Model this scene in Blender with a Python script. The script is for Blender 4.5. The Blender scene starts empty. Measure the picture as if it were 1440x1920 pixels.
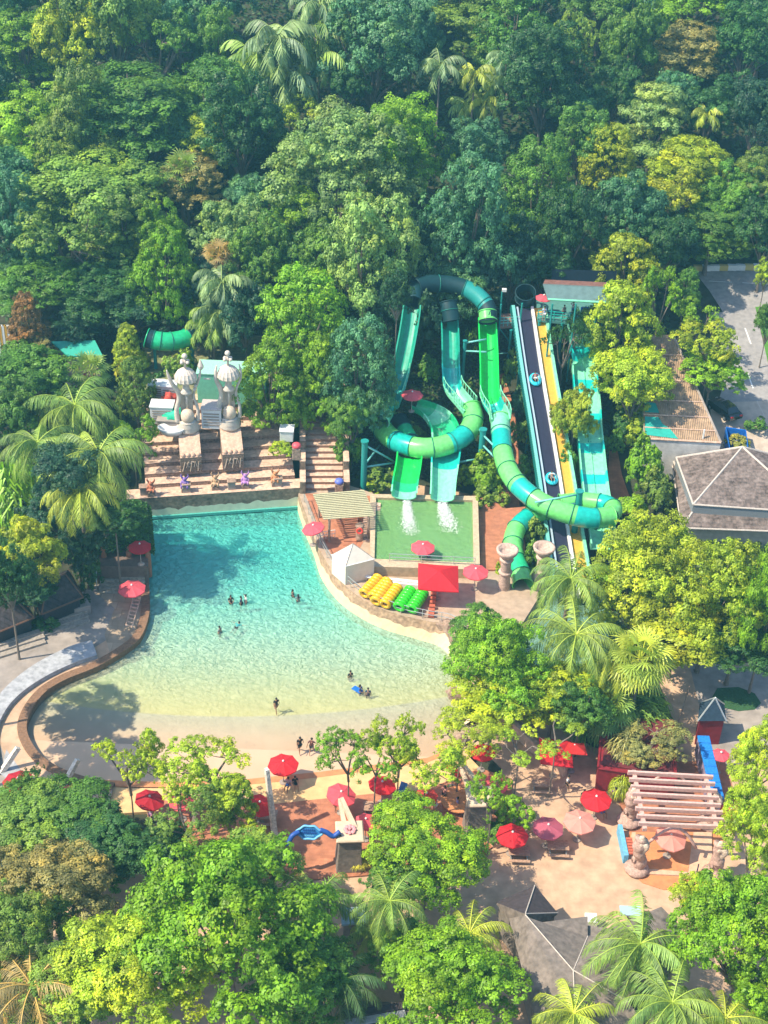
import bpy, bmesh, math, random
import numpy as np
from mathutils import Vector, Matrix, noise as mnoise
R = math.radians
rnd = random.Random(7)
S = bpy.context.scene
C = S.collection
# ---------------------------------------------------------------- camera, light, exposure
CAMZ, FPX, PITCH, ROLL = 88.0, 2700.0, R(35), R(2.4)
CR = Matrix.Rotation(R(90)-PITCH, 3, 'X') @ Matrix.Rotation(ROLL, 3, 'Z')
cam = bpy.data.objects.new('camera', bpy.data.cameras.new('camera')); C.objects.link(cam)
cam.matrix_world = Matrix.Translation((0, 0, CAMZ)) @ CR.to_4x4()
cam.data.sensor_fit = 'VERTICAL'; cam.data.sensor_height = 24
cam.data.lens = 24*FPX/1920; cam.data.clip_end = 3000
S.camera = cam
SUN_EL, SH = R(52), Vector((0.95, 0.31))           # SH: horizontal direction the shadows fall
sd = Vector((SH.x*math.cos(SUN_EL), SH.y*math.cos(SUN_EL), -math.sin(SUN_EL)))
sl = bpy.data.lights.new('sun', 'SUN'); sl.energy = 4.0; sl.angle = R(0.5); sl.color = (1, .90, .68)
so = bpy.data.objects.new('sun', sl); C.objects.link(so); so.rotation_euler = sd.to_track_quat('-Z', 'Y').to_euler()
so.location = (0, 0, 200)
W = bpy.data.worlds.new('World'); S.world = W; W.use_nodes = True
nt = W.node_tree; sky = nt.nodes.new('ShaderNodeTexSky'); sky.sky_type = 'NISHITA'; sky.sun_disc = False
sky.sun_elevation = SUN_EL; sky.sun_rotation = math.atan2(-SH.x, -SH.y) % (2*math.pi)
bg = nt.nodes['Background']; bg.inputs[1].default_value = 0.15; nt.links.new(sky.outputs[0], bg.inputs[0])
S.view_settings.view_transform = 'Standard'; S.view_settings.look = 'None'
S.view_settings.gamma = 1; S.view_settings.exposure = 1.0
S.cycles.max_bounces = 6; S.cycles.diffuse_bounces = 2; S.cycles.transparent_max_bounces = 8
S.cycles.volume_bounces = 0; S.cycles.caustics_reflective = False; S.cycles.caustics_refractive = False

# ---------------------------------------------------------------- terrain and projection helpers
def sstep(a, b, x):
    t = min(1, max(0, (x-a)/(b-a))); return t*t*(3-2*t)
def gz(x, y):
    z = 0.30*max(0, y-128) if y < 238 else 33+0.22*(y-238)
    z *= 1
    if y > 165: z += 1.2*math.sin(x*.05+1)*math.cos(y*.04)*sstep(165, 190, y)
    return z
def ray(u, v):
    return CR @ Vector(((u-720)/FPX, -(v-960)/FPX, -1))
def P(u, v, z=0.0):
    d = ray(u, v); t = (z-CAMZ)/d.z
    return Vector((d.x*t, d.y*t, z))
def PG(u, v, h=0.0):                      # point on the ray h metres above the terrain
    d = ray(u, v); t = 60
    lo, hi = 50, 600
    for _ in range(40):
        m = (lo+hi)/2; p = d*m; zz = CAMZ+p.z-gz(p.x, p.y)-h
        if zz > 0: lo = m
        else: hi = m
    p = d*lo; return Vector((p.x, p.y, CAMZ+p.z))
def depth(p):
    return -(CR.transposed() @ (Vector(p)-Vector((0, 0, CAMZ)))).z
def PX(p): return FPX/depth(p)            # pixels per metre at p

# ---------------------------------------------------------------- materials
MATS = {}
def mat(name, col=(.5, .5, .5), rough=.7, var=.0, scale=1.0, bump=0.0, bscale=None, spec=.4, metal=0, col2=None,
        brick=None, wave=None, objcol=False, coat=0):
    if name in MATS: return MATS[name]
    m = bpy.data.materials.new(name); m.use_nodes = True; n = m.node_tree; L = n.links
    b = n.nodes['Principled BSDF']; b.inputs['Roughness'].default_value = rough
    b.inputs['Specular IOR Level'].default_value = spec; b.inputs['Metallic'].default_value = metal
    b.inputs['Coat Weight'].default_value = coat
    tc = n.nodes.new('ShaderNodeTexCoord')
    src = None
    rgb = n.nodes.new('ShaderNodeRGB'); rgb.outputs[0].default_value = (*col, 1); src = rgb.outputs[0]
    if objcol:
        oi = n.nodes.new('ShaderNodeObjectInfo'); src = oi.outputs['Color']
    def mix(f, a, bcol, mode='MIX'):
        x = n.nodes.new('ShaderNodeMix'); x.data_type = 'RGBA'; x.blend_type = mode
        if isinstance(f, float): x.inputs[0].default_value = f
        else: L.new(f, x.inputs[0])
        L.new(a, x.inputs[6])
        if isinstance(bcol, tuple): x.inputs[7].default_value = (*bcol, 1)
        else: L.new(bcol, x.inputs[7])
        return x.outputs[2]
    if brick:
        bt = n.nodes.new('ShaderNodeTexBrick'); L.new(tc.outputs['Object'], bt.inputs[0])
        bt.inputs['Scale'].default_value = 1; bt.inputs['Brick Width'].default_value = brick[0]; bt.inputs['Row Height'].default_value = brick[1]
        bt.inputs['Mortar Size'].default_value = brick[2]; bt.inputs['Color1'].default_value = (1, 1, 1, 1)
        bt.inputs['Color2'].default_value = (.72, .72, .72, 1); bt.inputs['Mortar'].default_value = (*brick[3], 1)
        if len(brick) > 4:
            mp = n.nodes.new('ShaderNodeMapping'); mp.inputs['Rotation'].default_value = brick[4]
            L.new(tc.outputs['Object'], mp.inputs[0]); L.new(mp.outputs[0], bt.inputs[0])
        src = mix(1.0, src, bt.outputs[0], 'MULTIPLY')
    if var or col2:
        nz = n.nodes.new('ShaderNodeTexNoise'); nz.inputs['Scale'].default_value = scale; nz.inputs['Detail'].default_value = 6
        nz.inputs['Roughness'].default_value = .65
        L.new(tc.outputs['Object'], nz.inputs[0])
        mr = n.nodes.new('ShaderNodeMapRange'); L.new(nz.outputs[0], mr.inputs[0])
        mr.inputs[1].default_value = .3; mr.inputs[2].default_value = .7
        if col2:
            src = mix(mr.outputs[0], src, col2)
        if var:
            nz2 = n.nodes.new('ShaderNodeTexNoise'); nz2.inputs['Scale'].default_value = scale*3.1; nz2.inputs['Detail'].default_value = 8
            L.new(tc.outputs['Object'], nz2.inputs[0])
            mr2 = n.nodes.new('ShaderNodeMapRange'); L.new(nz2.outputs[0], mr2.inputs[0])
            mr2.inputs[1].default_value = .3; mr2.inputs[2].default_value = .7
            mr2.inputs[3].default_value = 1-var; mr2.inputs[4].default_value = 1+var*.6
            vm = n.nodes.new('ShaderNodeVectorMath'); vm.operation = 'SCALE'
            L.new(src, vm.inputs[0]); L.new(mr2.outputs[0], vm.inputs[3]); src = vm.outputs[0]
    L.new(src, b.inputs['Base Color'])
    if bump:
        nb = n.nodes.new('ShaderNodeTexNoise'); nb.inputs['Scale'].default_value = bscale or scale*4; nb.inputs['Detail'].default_value = 4
        L.new(tc.outputs['Object'], nb.inputs[0])
        bp = n.nodes.new('ShaderNodeBump'); bp.inputs['Strength'].default_value = bump; bp.inputs['Distance'].default_value = .1
        h = nb.outputs[0]
        if wave:
            wv = n.nodes.new('ShaderNodeTexWave'); wv.inputs['Scale'].default_value = wave[0]; wv.bands_direction = wave[1]
            L.new(tc.outputs['Object'], wv.inputs[0]); h = wv.outputs[1]
        L.new(h, bp.inputs['Height']); L.new(bp.outputs[0], b.inputs['Normal'])
    MATS[name] = m; return m

def leaf_mat(name, gloss=.35, trans=.25):
    m = bpy.data.materials.new(name); m.use_nodes = True; n = m.node_tree; L = n.links
    b = n.nodes['Principled BSDF']; out = n.nodes['Material Output']
    oi = n.nodes.new('ShaderNodeObjectInfo'); at = n.nodes.new('ShaderNodeAttribute'); at.attribute_name = 'tint'
    sep = n.nodes.new('ShaderNodeSeparateColor'); L.new(at.outputs['Color'], sep.inputs[0])
    # value variation (r) and hue drift to yellow (g), both a property of each leaf or spray
    mr = n.nodes.new('ShaderNodeMapRange'); mr.inputs[3].default_value = .42; mr.inputs[4].default_value = 1.55; L.new(sep.outputs[0], mr.inputs[0])
    sc = n.nodes.new('ShaderNodeVectorMath'); sc.operation = 'SCALE'; L.new(oi.outputs['Color'], sc.inputs[0]); L.new(mr.outputs[0], sc.inputs[3])
    mx = n.nodes.new('ShaderNodeMix'); mx.data_type = 'RGBA'; mx.blend_type = 'MULTIPLY'; L.new(sep.outputs[1], mx.inputs[0])
    L.new(sc.outputs[0], mx.inputs[6]); mx.inputs[7].default_value = (1.55, 1.12, .5, 1)
    L.new(mx.outputs[2], b.inputs['Base Color']); b.inputs['Roughness'].default_value = .5; b.inputs['Specular IOR Level'].default_value = gloss
    tr = n.nodes.new('ShaderNodeBsdfTranslucent'); 
    tc = n.nodes.new('ShaderNodeMix'); tc.data_type = 'RGBA'; tc.blend_type = 'MULTIPLY'; tc.inputs[0].default_value = 1
    L.new(mx.outputs[2], tc.inputs[6]); tc.inputs[7].default_value = (1.5, 1.6, .5, 1); L.new(tc.outputs[2], tr.inputs[0])
    ms = n.nodes.new('ShaderNodeMixShader'); ms.inputs[0].default_value = trans
    L.new(b.outputs[0], ms.inputs[1]); L.new(tr.outputs[0], ms.inputs[2]); L.new(ms.outputs[0], out.inputs[0])
    MATS[name] = m; return m
M_LEAF = leaf_mat('foliage')
M_PALM = leaf_mat('palm foliage', .5, .2)
M_BARK = mat('bark', (.20, .16, .13), .9, .35, 3, .5)
M_PBARK = mat('palm bark', (.26, .21, .17), .9, .3, 4, .6, wave=(3, 'Z'))

# ---------------------------------------------------------------- mesh builder
class MB:
    def __init__(s): s.v = []; s.f = []; s.m = []
    def add(s, vs, fs, mi=0):
        o = len(s.v); s.v += [tuple(v) for v in vs]
        for f in fs: s.f.append(tuple(o+i for i in f)); s.m.append(mi)
        return s
    def box(s, c, sz, rz=0, mi=0, rx=0, ry=0):
        M = Matrix.Translation(c) @ Matrix.Rotation(rz, 4, 'Z') @ Matrix.Rotation(ry, 4, 'Y') @ Matrix.Rotation(rx, 4, 'X')
        vs = [M @ Vector((x*sz[0]/2, y*sz[1]/2, z*sz[2]/2)) for z in (-1, 1) for y in (-1, 1) for x in (-1, 1)]
        return s.add(vs, [(0, 2, 3, 1), (4, 5, 7, 6), (0, 1, 5, 4), (2, 6, 7, 3), (0, 4, 6, 2), (1, 3, 7, 5)], mi)
    def prism(s, pts, z0, z1, mi=0, mside=None):
        if sum(pts[i][0]*pts[(i+1) % len(pts)][1]-pts[(i+1) % len(pts)][0]*pts[i][1] for i in range(len(pts))) < 0: pts = pts[::-1]
        n = len(pts); o = len(s.v)
        s.v += [(p[0], p[1], z0) for p in pts]+[(p[0], p[1], z1) for p in pts]
        from mathutils.geometry import tessellate_polygon
        for t in tessellate_polygon([[Vector((p[0], p[1], 0)) for p in pts]]):
            a = [pts[i] for i in t]
            ar = (a[1][0]-a[0][0])*(a[2][1]-a[0][1])-(a[2][0]-a[0][0])*(a[1][1]-a[0][1])
            t = t if ar > 0 else t[::-1]
            s.f.append(tuple(o+n+i for i in t)); s.m.append(mi)
            s.f.append(tuple(o+i for i in t[::-1])); s.m.append(mi)
        for i in range(n):
            j = (i+1) % n; s.f.append((o+i, o+j, o+n+j, o+n+i)); s.m.append(mi if mside is None else mside)
        return s
    def tube(s, path, r, n=8, mi=0, cap=True, closed=False):
        path = [Vector(p) for p in path]; m = len(path)
        rr = r if isinstance(r, (list, tuple)) else [r]*m
        o = len(s.v); up = Vector((0, 0, 1)); a = None
        for i, p in enumerate(path):
            if closed: t = (path[(i+1) % m]-path[i-1])
            else: t = (path[min(i+1, m-1)]-path[max(i-1, 0)])
            if t.length < 1e-6: t = Vector((0, 0, 1))
            t.normalize()
            if a is None:
                a = t.cross(up if abs(t.z) < .95 else Vector((1, 0, 0))).normalized()
            else:
                a = (a-t*a.dot(t)).normalized()
            b = t.cross(a)
            for k in range(n):
                q = 2*math.pi*k/n; s.v.append(tuple(p+(a*math.cos(q)+b*math.sin(q))*rr[i]))
        for i in range(m if closed else m-1):
            i2 = (i+1) % m
            for k in range(n):
                k2 = (k+1) % n
                s.f.append((o+i*n+k, o+i*n+k2, o+i2*n+k2, o+i2*n+k)); s.m.append(mi)
        if cap and not closed:
            s.f.append(tuple(o+k for k in range(n))[::-1]); s.m.append(mi)
            s.f.append(tuple(o+(m-1)*n+k for k in range(n))); s.m.append(mi)
        return s
    def lathe(s, prof, c=(0, 0, 0), n=16, mi=0, sx=1, sy=1, rot=0):
        o = len(s.v)
        for r, z in prof:
            for k in range(n):
                q = 2*math.pi*k/n+rot; s.v.append((c[0]+r*sx*math.cos(q), c[1]+r*sy*math.sin(q), c[2]+z))
        for i in range(len(prof)-1):
            for k in range(n):
                k2 = (k+1) % n; s.f.append((o+i*n+k, o+i*n+k2, o+(i+1)*n+k2, o+(i+1)*n+k)); s.m.append(mi)
        s.f.append(tuple(o+k for k in range(n))[::-1]); s.m.append(mi)
        s.f.append(tuple(o+(len(prof)-1)*n+k for k in range(n))); s.m.append(mi)
        return s
    def blob(s, c, r, seed=0, amp=.2, sub=2, mi=0):
        bm = bmesh.new(); bmesh.ops.create_icosphere(bm, subdivisions=sub, radius=1)
        rr = r if isinstance(r, (list, tuple)) else (r, r, r)
        vs = []
        for v in bm.verts:
            k = 1+amp*mnoise.noise(v.co*1.7+Vector((seed*7.3, seed, 0)))*2
            vs.append(Vector((v.co.x*rr[0]*k+c[0], v.co.y*rr[1]*k+c[1], v.co.z*rr[2]*k+c[2])))
        s.add(vs, [tuple(v.index for v in f.verts) for f in bm.faces], mi); bm.free(); return s
    def loft(s, A, B, mi=0, nseg=1):
        o = len(s.v); n = len(A)
        for k in range(nseg+1):
            for a, b in zip(A, B): s.v.append(tuple(Vector(a).lerp(Vector(b), k/nseg)))
        for k in range(nseg):
            for i in range(n-1): s.f.append((o+k*n+i, o+k*n+i+1, o+(k+1)*n+i+1, o+(k+1)*n+i)); s.m.append(mi)
        return s
    def build(s, name, mats, parent=None, local=False, smooth=False, bevel=0, kind=None, label=None):
        me = bpy.data.meshes.new(name)
        off = Vector((0, 0, 0))
        if parent is not None and not local:
            q = parent; off = Vector(q.location)
            while q.parent: q = q.parent; off = off+Vector(q.location)
        me.from_pydata([tuple(Vector(v)-off) for v in s.v], [], s.f)
        if not isinstance(mats, (list, tuple)): mats = [mats]
        for m in mats: me.materials.append(m)
        if len(mats) > 1: me.polygons.foreach_set('material_index', s.m)
        if smooth: me.polygons.foreach_set('use_smooth', [True]*len(me.polygons))
        me.update()
        o = bpy.data.objects.new(name, me); C.objects.link(o)
        if parent is not None: o.parent = parent
        if bevel:
            b = o.modifiers.new('bevel', 'BEVEL'); b.width = bevel; b.segments = 2; b.limit_method = 'ANGLE'
        if kind: o['kind'] = kind
        if label: o['label'] = label
        return o
def tag(o, label=None, cat=None, group=None, kind=None):
    if label: o['label'] = label
    if cat: o['category'] = cat
    if group: o['group'] = group
    if kind: o['kind'] = kind
    return o
def empty(name, loc, label, cat, group=None, rz=0):
    o = bpy.data.objects.new(name, None); C.objects.link(o); o.location = loc; o.rotation_euler = (0, 0, rz)
    o.empty_display_size = .3
    return tag(o, label, cat, group)
def copy_tree(o, parent=None):
    c = o.copy(); C.objects.link(c)
    if parent is not None: c.parent = parent
    for ch in [x for x in CH.get(o.name, [])]: 
        k = copy_tree(ch, c)
    return c
CH = {}
def regch(root):                      # remember children so copying is fast
    ch = [x for x in bpy.data.objects if x.parent == root]; CH[root.name] = ch
    for x in ch: regch(x)
def smoothpath(pts, n=6):
    pts = [Vector(p) for p in pts]; out = []
    for i in range(len(pts)-1):
        p0 = pts[max(i-1, 0)]; p1 = pts[i]; p2 = pts[i+1]; p3 = pts[min(i+2, len(pts)-1)]
        for k in range(n):
            t = k/n
            out.append(.5*((2*p1)+(p2-p0)*t+(2*p0-5*p1+4*p2-p3)*t*t+(3*p1-p0-3*p2+p3)*t**3))
    out.append(pts[-1]); return out
def path_px(l, z=None, n=6): return smoothpath([P(a[0], a[1], (a[2] if z is None else z)) for a in l], n)

# ---------------------------------------------------------------- plant prototypes
def quads_mesh(name, V, tint, m, extra=None):
    """V: (n,4,3) array of leaf quads; tint: (n,2)"""
    n = len(V); me = bpy.data.meshes.new(name)
    me.vertices.add(n*4); me.vertices.foreach_set('co', V.reshape(-1).astype(np.float32))
    me.loops.add(n*4); me.loops.foreach_set('vertex_index', np.arange(n*4, dtype=np.int32))
    me.polygons.add(n); me.polygons.foreach_set('loop_start', np.arange(0, n*4, 4, dtype=np.int32))
    me.update(calc_edges=True)
    a = me.attributes.new('tint', 'FLOAT_COLOR', 'FACE')
    col = np.ones((n, 4), np.float32); col[:, 0] = tint[:, 0]; col[:, 1] = tint[:, 1]; col[:, 2] = 0
    a.data.foreach_set('color', col.reshape(-1)); me.materials.append(m); return me
def nrm(a): return a/np.maximum(np.linalg.norm(a, axis=1, keepdims=True), 1e-9)
def leaves(pos, nor, L, Wd, rg, fold=0.0):
    n = len(pos); r = rg.normal(size=(n, 3)); t = nrm(r-nor*np.sum(r*nor, 1, keepdims=True)); b = np.cross(nor, t)
    L = (L*rg.uniform(.65, 1.3, n))[:, None]; Wd = L*Wd
    return np.stack([pos-t*L*.5, pos+b*Wd*.5-t*L*.05, pos+t*L*.5, pos-b*Wd*.5-t*L*.05], 1)
OPEN = {}
def crown_data(seed, shape='round', nl=60, lr=.3, N=12000, leaf=.1, wid=.62, spread=1.0, sub=14):
    rg = np.random.default_rng(seed); cs = []; rs = []
    for i in range(nl):
        r = lr*rg.uniform(.7, 1.3)
        if shape == 'round':
            d = nrm(rg.normal(size=(1, 3)))[0]
            if d[2] < -.45: d[2] *= -1
            k = rg.uniform(.68, 1.12) if i > nl*.15 else rg.uniform(.2, .6)
            k *= 1+.18*math.sin(3*math.atan2(d[1], d[0])+seed)+.12*math.sin(5*d[2]+seed*2)
            c = d*(k*(1-lr*.6))
        elif shape == 'ovoid':
            z = rg.uniform(-.85, 1); rad = (1-((z+.15)/1.18)**2)**.5 if abs((z+.15)/1.18) < 1 else 0
            rad = max(0.05, rad)*rg.uniform(.75, 1); a = rg.uniform(0, 6.283)
            c = np.array([math.cos(a)*rad*(1-lr*.6), math.sin(a)*rad*(1-lr*.6), z*(1-lr*.6)]); r *= .8
        elif shape == 'cone':
            z = rg.uniform(-1, 1); rad = (1-z)/2*.85+.12; rad *= rg.uniform(.6, 1); a = rg.uniform(0, 6.283)
            c = np.array([math.cos(a)*rad*.85, math.sin(a)*rad*.85, z*.9]); r *= .8
        elif shape == 'tiers':
            lev = rg.integers(0, 5); z = [-.6, -.25, .15, .5, .8][lev]+rg.uniform(-.06, .06)
            rad = [.75, .95, .85, .65, .35][lev]*math.sqrt(rg.uniform(.05, 1)); a = rg.uniform(0, 6.283)
            c = np.array([math.cos(a)*rad*.85, math.sin(a)*rad*.85, z])
        elif shape == 'open':
            nm = 5; k = i % nm; a = k*6.283/nm+.7*math.sin(seed*3+k); zz = .05+.35*((k*7+seed) % 5)/4
            e = np.array([math.cos(a)*.42, math.sin(a)*.42, zz-.25]); d = nrm(rg.normal(size=(1, 3))+np.array([math.cos(a)*.8, math.sin(a)*.8, .7]))[0]
            c = e+d*rg.uniform(.18, .62); c[2] = min(c[2], .95); OPEN[(seed, i)] = e
        cs.append(c); rs.append(r)
    cs = np.array(cs); rs = np.array(rs)
    # every lobe carries many small leaf tufts; leaves sit on the tufts
    ns = max(nl*sub, 60); li = rg.choice(nl, size=ns, p=(rs**2)/np.sum(rs**2)); sdr = nrm(rg.normal(size=(ns, 3)))
    sdr[:, 2] = np.where(sdr[:, 2] < -.35, -sdr[:, 2], sdr[:, 2]); flat = .5 if shape == 'tiers' else .85
    sc = cs[li]+sdr*rs[li][:, None]*rg.uniform(.72, 1.12, (ns, 1))*np.array([1, 1, flat]); sr = rs[li]*rg.uniform(.22, .5, ns)
    keep = np.ones(ns, bool)
    for j in range(nl): keep &= ~((np.linalg.norm(sc-cs[j], axis=1) < rs[j]*.7) & (li != j))
    sc, sr, li, sdr = sc[keep], sr[keep], li[keep], sdr[keep]; ns = len(sc)
    si = rg.choice(ns, size=N, p=(sr**1.6)/np.sum(sr**1.6))
    d = nrm(rg.normal(size=(N, 3))+sdr[si]*.5+np.array([0, 0, .3]))
    pos = sc[si]+d*sr[si][:, None]*rg.uniform(.45, 1.1, (N, 1))*np.array([1, 1, .75]); idx = li[si]
    nor = nrm(d*.8+sdr[si]*.4+rg.normal(size=pos.shape)*.30+np.array([0, 0, .25])); st = rg.uniform(-1, 1, ns)
    V = leaves(pos, nor, leaf, wid, rg)
    lt = rg.uniform(0, 1, nl); ly = rg.uniform(0, 1, nl)**2
    ti = np.clip(.38+.28*(lt[idx]-.5)+.26*st[si]+.17*rg.uniform(-1, 1, len(idx)), 0, 1)
    ye = np.clip(ly[idx]*.6+.2*st[si]+.15*rg.uniform(-1, 1, len(idx)), 0, 1)
    return V, np.stack([ti, ye], 1), cs, rs
PROTO = {}
def mk_proto(key, m=None, **k):
    V, t, cs, rs = crown_data(**k)
    me = quads_mesh('crown', V, t, m or M_LEAF)
    b = MB(); root = Vector((0, 0, -1.0)); rg = random.Random(k['seed'])
    if k.get('shape') == 'open':
        done = {}
        for i in range(len(cs)):
            e = Vector(OPEN[(k['seed'], i)]); key_ = tuple(round(x, 2) for x in e); fork = Vector((.03, 0, -.72))
            if key_ not in done:
                done[key_] = 1; m_ = fork.lerp(e, .5)+Vector((rg.uniform(-.05, .05), rg.uniform(-.05, .05), -.04)); b.tube([root, fork, m_, e], [.042, .036, .028, .02], 6, cap=False)
            c = Vector(cs[i]); b.tube([e, e.lerp(c, .5)+Vector((rg.uniform(-.05, .05), rg.uniform(-.05, .05), 0)), c], [.016, .011, .005], 5, cap=False)
    order = sorted(range(len(cs)), key=lambda i: -rs[i])[:14 if k.get('shape') != 'open' else 0]
    for i in order:
        c = Vector(cs[i]); mid = root.lerp(c, .45)+Vector((rg.uniform(-.06, .06), rg.uniform(-.06, .06), .05 if c.z > 0 else .12))
        b.tube([root, root.lerp(mid, .5)+Vector((0, 0, .05)), mid, c], [.035, .028, .02, .006], 5, cap=False)
    br = bpy.data.meshes.new('branches'); br.from_pydata(b.v, [], b.f); br.materials.append(M_BARK); br.update()
    PROTO[key] = (me, br)
mk_proto('R0', seed=11, shape='round', nl=60, lr=.27, N=24650, leaf=0.061)
mk_proto('R1', seed=12, shape='round', nl=42, lr=.31, N=24650, leaf=0.064, sub=18)
mk_proto('R2', seed=13, shape='round', nl=95, lr=.21, N=27550, leaf=0.054)
mk_proto('R3', seed=14, shape='round', nl=32, lr=.33, N=20300, leaf=0.072, sub=20)
mk_proto('R4', seed=15, shape='round', nl=50, lr=.26, N=23200, leaf=0.066, sub=16)
mk_proto('O0', seed=21, shape='ovoid', nl=100, lr=.26, N=29000, leaf=0.049)
mk_proto('O1', seed=22, shape='ovoid', nl=60, lr=.33, N=24650, leaf=0.059)
mk_proto('C0', seed=25, shape='cone', nl=90, lr=.28, N=24650, leaf=0.056)
mk_proto('T0', seed=31, shape='tiers', nl=70, lr=.26, N=23200, leaf=0.057)
mk_proto('T1', seed=32, shape='tiers', nl=48, lr=.30, N=21750, leaf=0.057)
mk_proto('T2', seed=33, shape='tiers', nl=36, lr=.30, N=18850, leaf=0.061)
mk_proto('L0', seed=41, shape='open', nl=24, lr=.19, N=6800, leaf=.062, wid=.5)
mk_proto('L1', seed=42, shape='open', nl=30, lr=.17, N=6900, leaf=.06, wid=.5)
mk_proto('L2', seed=43, shape='open', nl=13, lr=.19, N=3600, leaf=.07, wid=.5)
mk_proto('B0', seed=51, shape='round', nl=110, lr=.20, N=42000, leaf=.046, sub=16)      # big near crowns
mk_proto('B1', seed=52, shape='round', nl=80, lr=.24, N=40000, leaf=.047, sub=18)
mk_proto('V0', seed=35, shape='tiers', nl=95, lr=.21, N=36000, leaf=.043, sub=18)
mk_proto('S0', seed=61, shape='round', nl=18, lr=.42, N=3400, leaf=.17)          # shrubs
mk_proto('S1', seed=62, shape='round', nl=24, lr=.36, N=3600, leaf=.15)
bt = MB()                                                                        # unit trunk, base at 0, top at 1
bt.tube([(0, 0, -.05), (.03, 0, .05), (.0, .03, .35), (.05, 0, .7), (0, 0, 1.0)], [.5, .34, .27, .24, .2], 9, cap=False)
ME_TRUNK = bpy.data.meshes.new('trunk'); ME_TRUNK.from_pydata(bt.v, [], bt.f); ME_TRUNK.materials.append(M_BARK); ME_TRUNK.update()

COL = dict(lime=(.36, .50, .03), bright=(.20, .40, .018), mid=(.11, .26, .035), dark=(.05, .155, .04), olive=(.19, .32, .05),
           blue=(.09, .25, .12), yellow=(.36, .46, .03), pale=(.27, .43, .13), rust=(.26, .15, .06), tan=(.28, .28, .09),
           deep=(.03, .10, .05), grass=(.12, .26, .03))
PCOL = dict(mid=(.18, .31, .07), olive=(.21, .33, .07), lime=(.29, .40, .06), pale=(.17, .29, .15), tan=(.33, .27, .12), dark=(.06, .13, .045), yellow=(.42, .46, .05))
ntree = 0
def tree(u, v, w, h, kind, col, label, hc=None, z0=None, cat='tree', name='tree', group=None, squash=1.0):
    """crown centred on pixel (u,v), w x h pixels; the tree stands on the terrain (or on z0)"""
    global ntree; ntree += 1; rg = random.Random(ntree*13+5)
    if kind[0] == 'L': w *= 1.25; h *= 1.2
    cl = 3.0 if cat == 'tree' else .0
    hh = 6.0
    for _ in range(4):
        p = PG(u, v, hh) if z0 is None else P(u, v, z0+hh)
        s = PX(p); rx = w/2/s; th = math.atan2(CAMZ-p.z, math.hypot(p.x, p.y)); ry = rx*squash
        q = (h/2/s)**2-(ry*math.sin(th))**2; rz = math.sqrt(max(q, (rx*.45)**2))/math.cos(th)
        rz = min(rz, rx*2.6)
        hh = hc if hc is not None else rz+cl
    base = Vector((p.x, p.y, p.z-hh))
    t = empty(name, base, label, cat, group)
    if w > 165 and kind == 'T': kind = 'V'
    if w > 165 and kind == 'R': kind = 'B'
    pk = kind if kind in PROTO else rg.choice([k for k in PROTO if k[0] == kind])
    me, br = PROTO[pk]
    c = bpy.data.objects.new('crown', me); C.objects.link(c); c.parent = t; c.location = (0, 0, hh)
    c.scale = (rx, ry, rz); c.rotation_euler = (0, 0, rg.uniform(0, 6.28))
    cc = COL[col] if isinstance(col, str) else col; j = rg.uniform(.85, 1.15)
    c.color = (cc[0]*j*rg.uniform(.92, 1.08), cc[1]*j, cc[2]*j*rg.uniform(.9, 1.1), 1)
    if kind[0] != 'S':
        b = bpy.data.objects.new('branches', br); C.objects.link(b); b.parent = t; b.location = (0, 0, hh); b.scale = c.scale; b.rotation_euler = c.rotation_euler
        tk = bpy.data.objects.new('trunk', ME_TRUNK); C.objects.link(tk); tk.parent = t
        tr = max(.25, rx*(.16 if kind[0] != 'L' else .085)); tk.scale = (tr, tr, max(.5, hh-rz*.98))
    return t
def shrub(u, v, w, h, col, label, kind='S', z0=None, cat='shrub', group=None, name='shrub', hc=None):
    return tree(u, v, w, h, kind, col, label, z0=z0, cat=cat, group=group, name=name, hc=hc)

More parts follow.
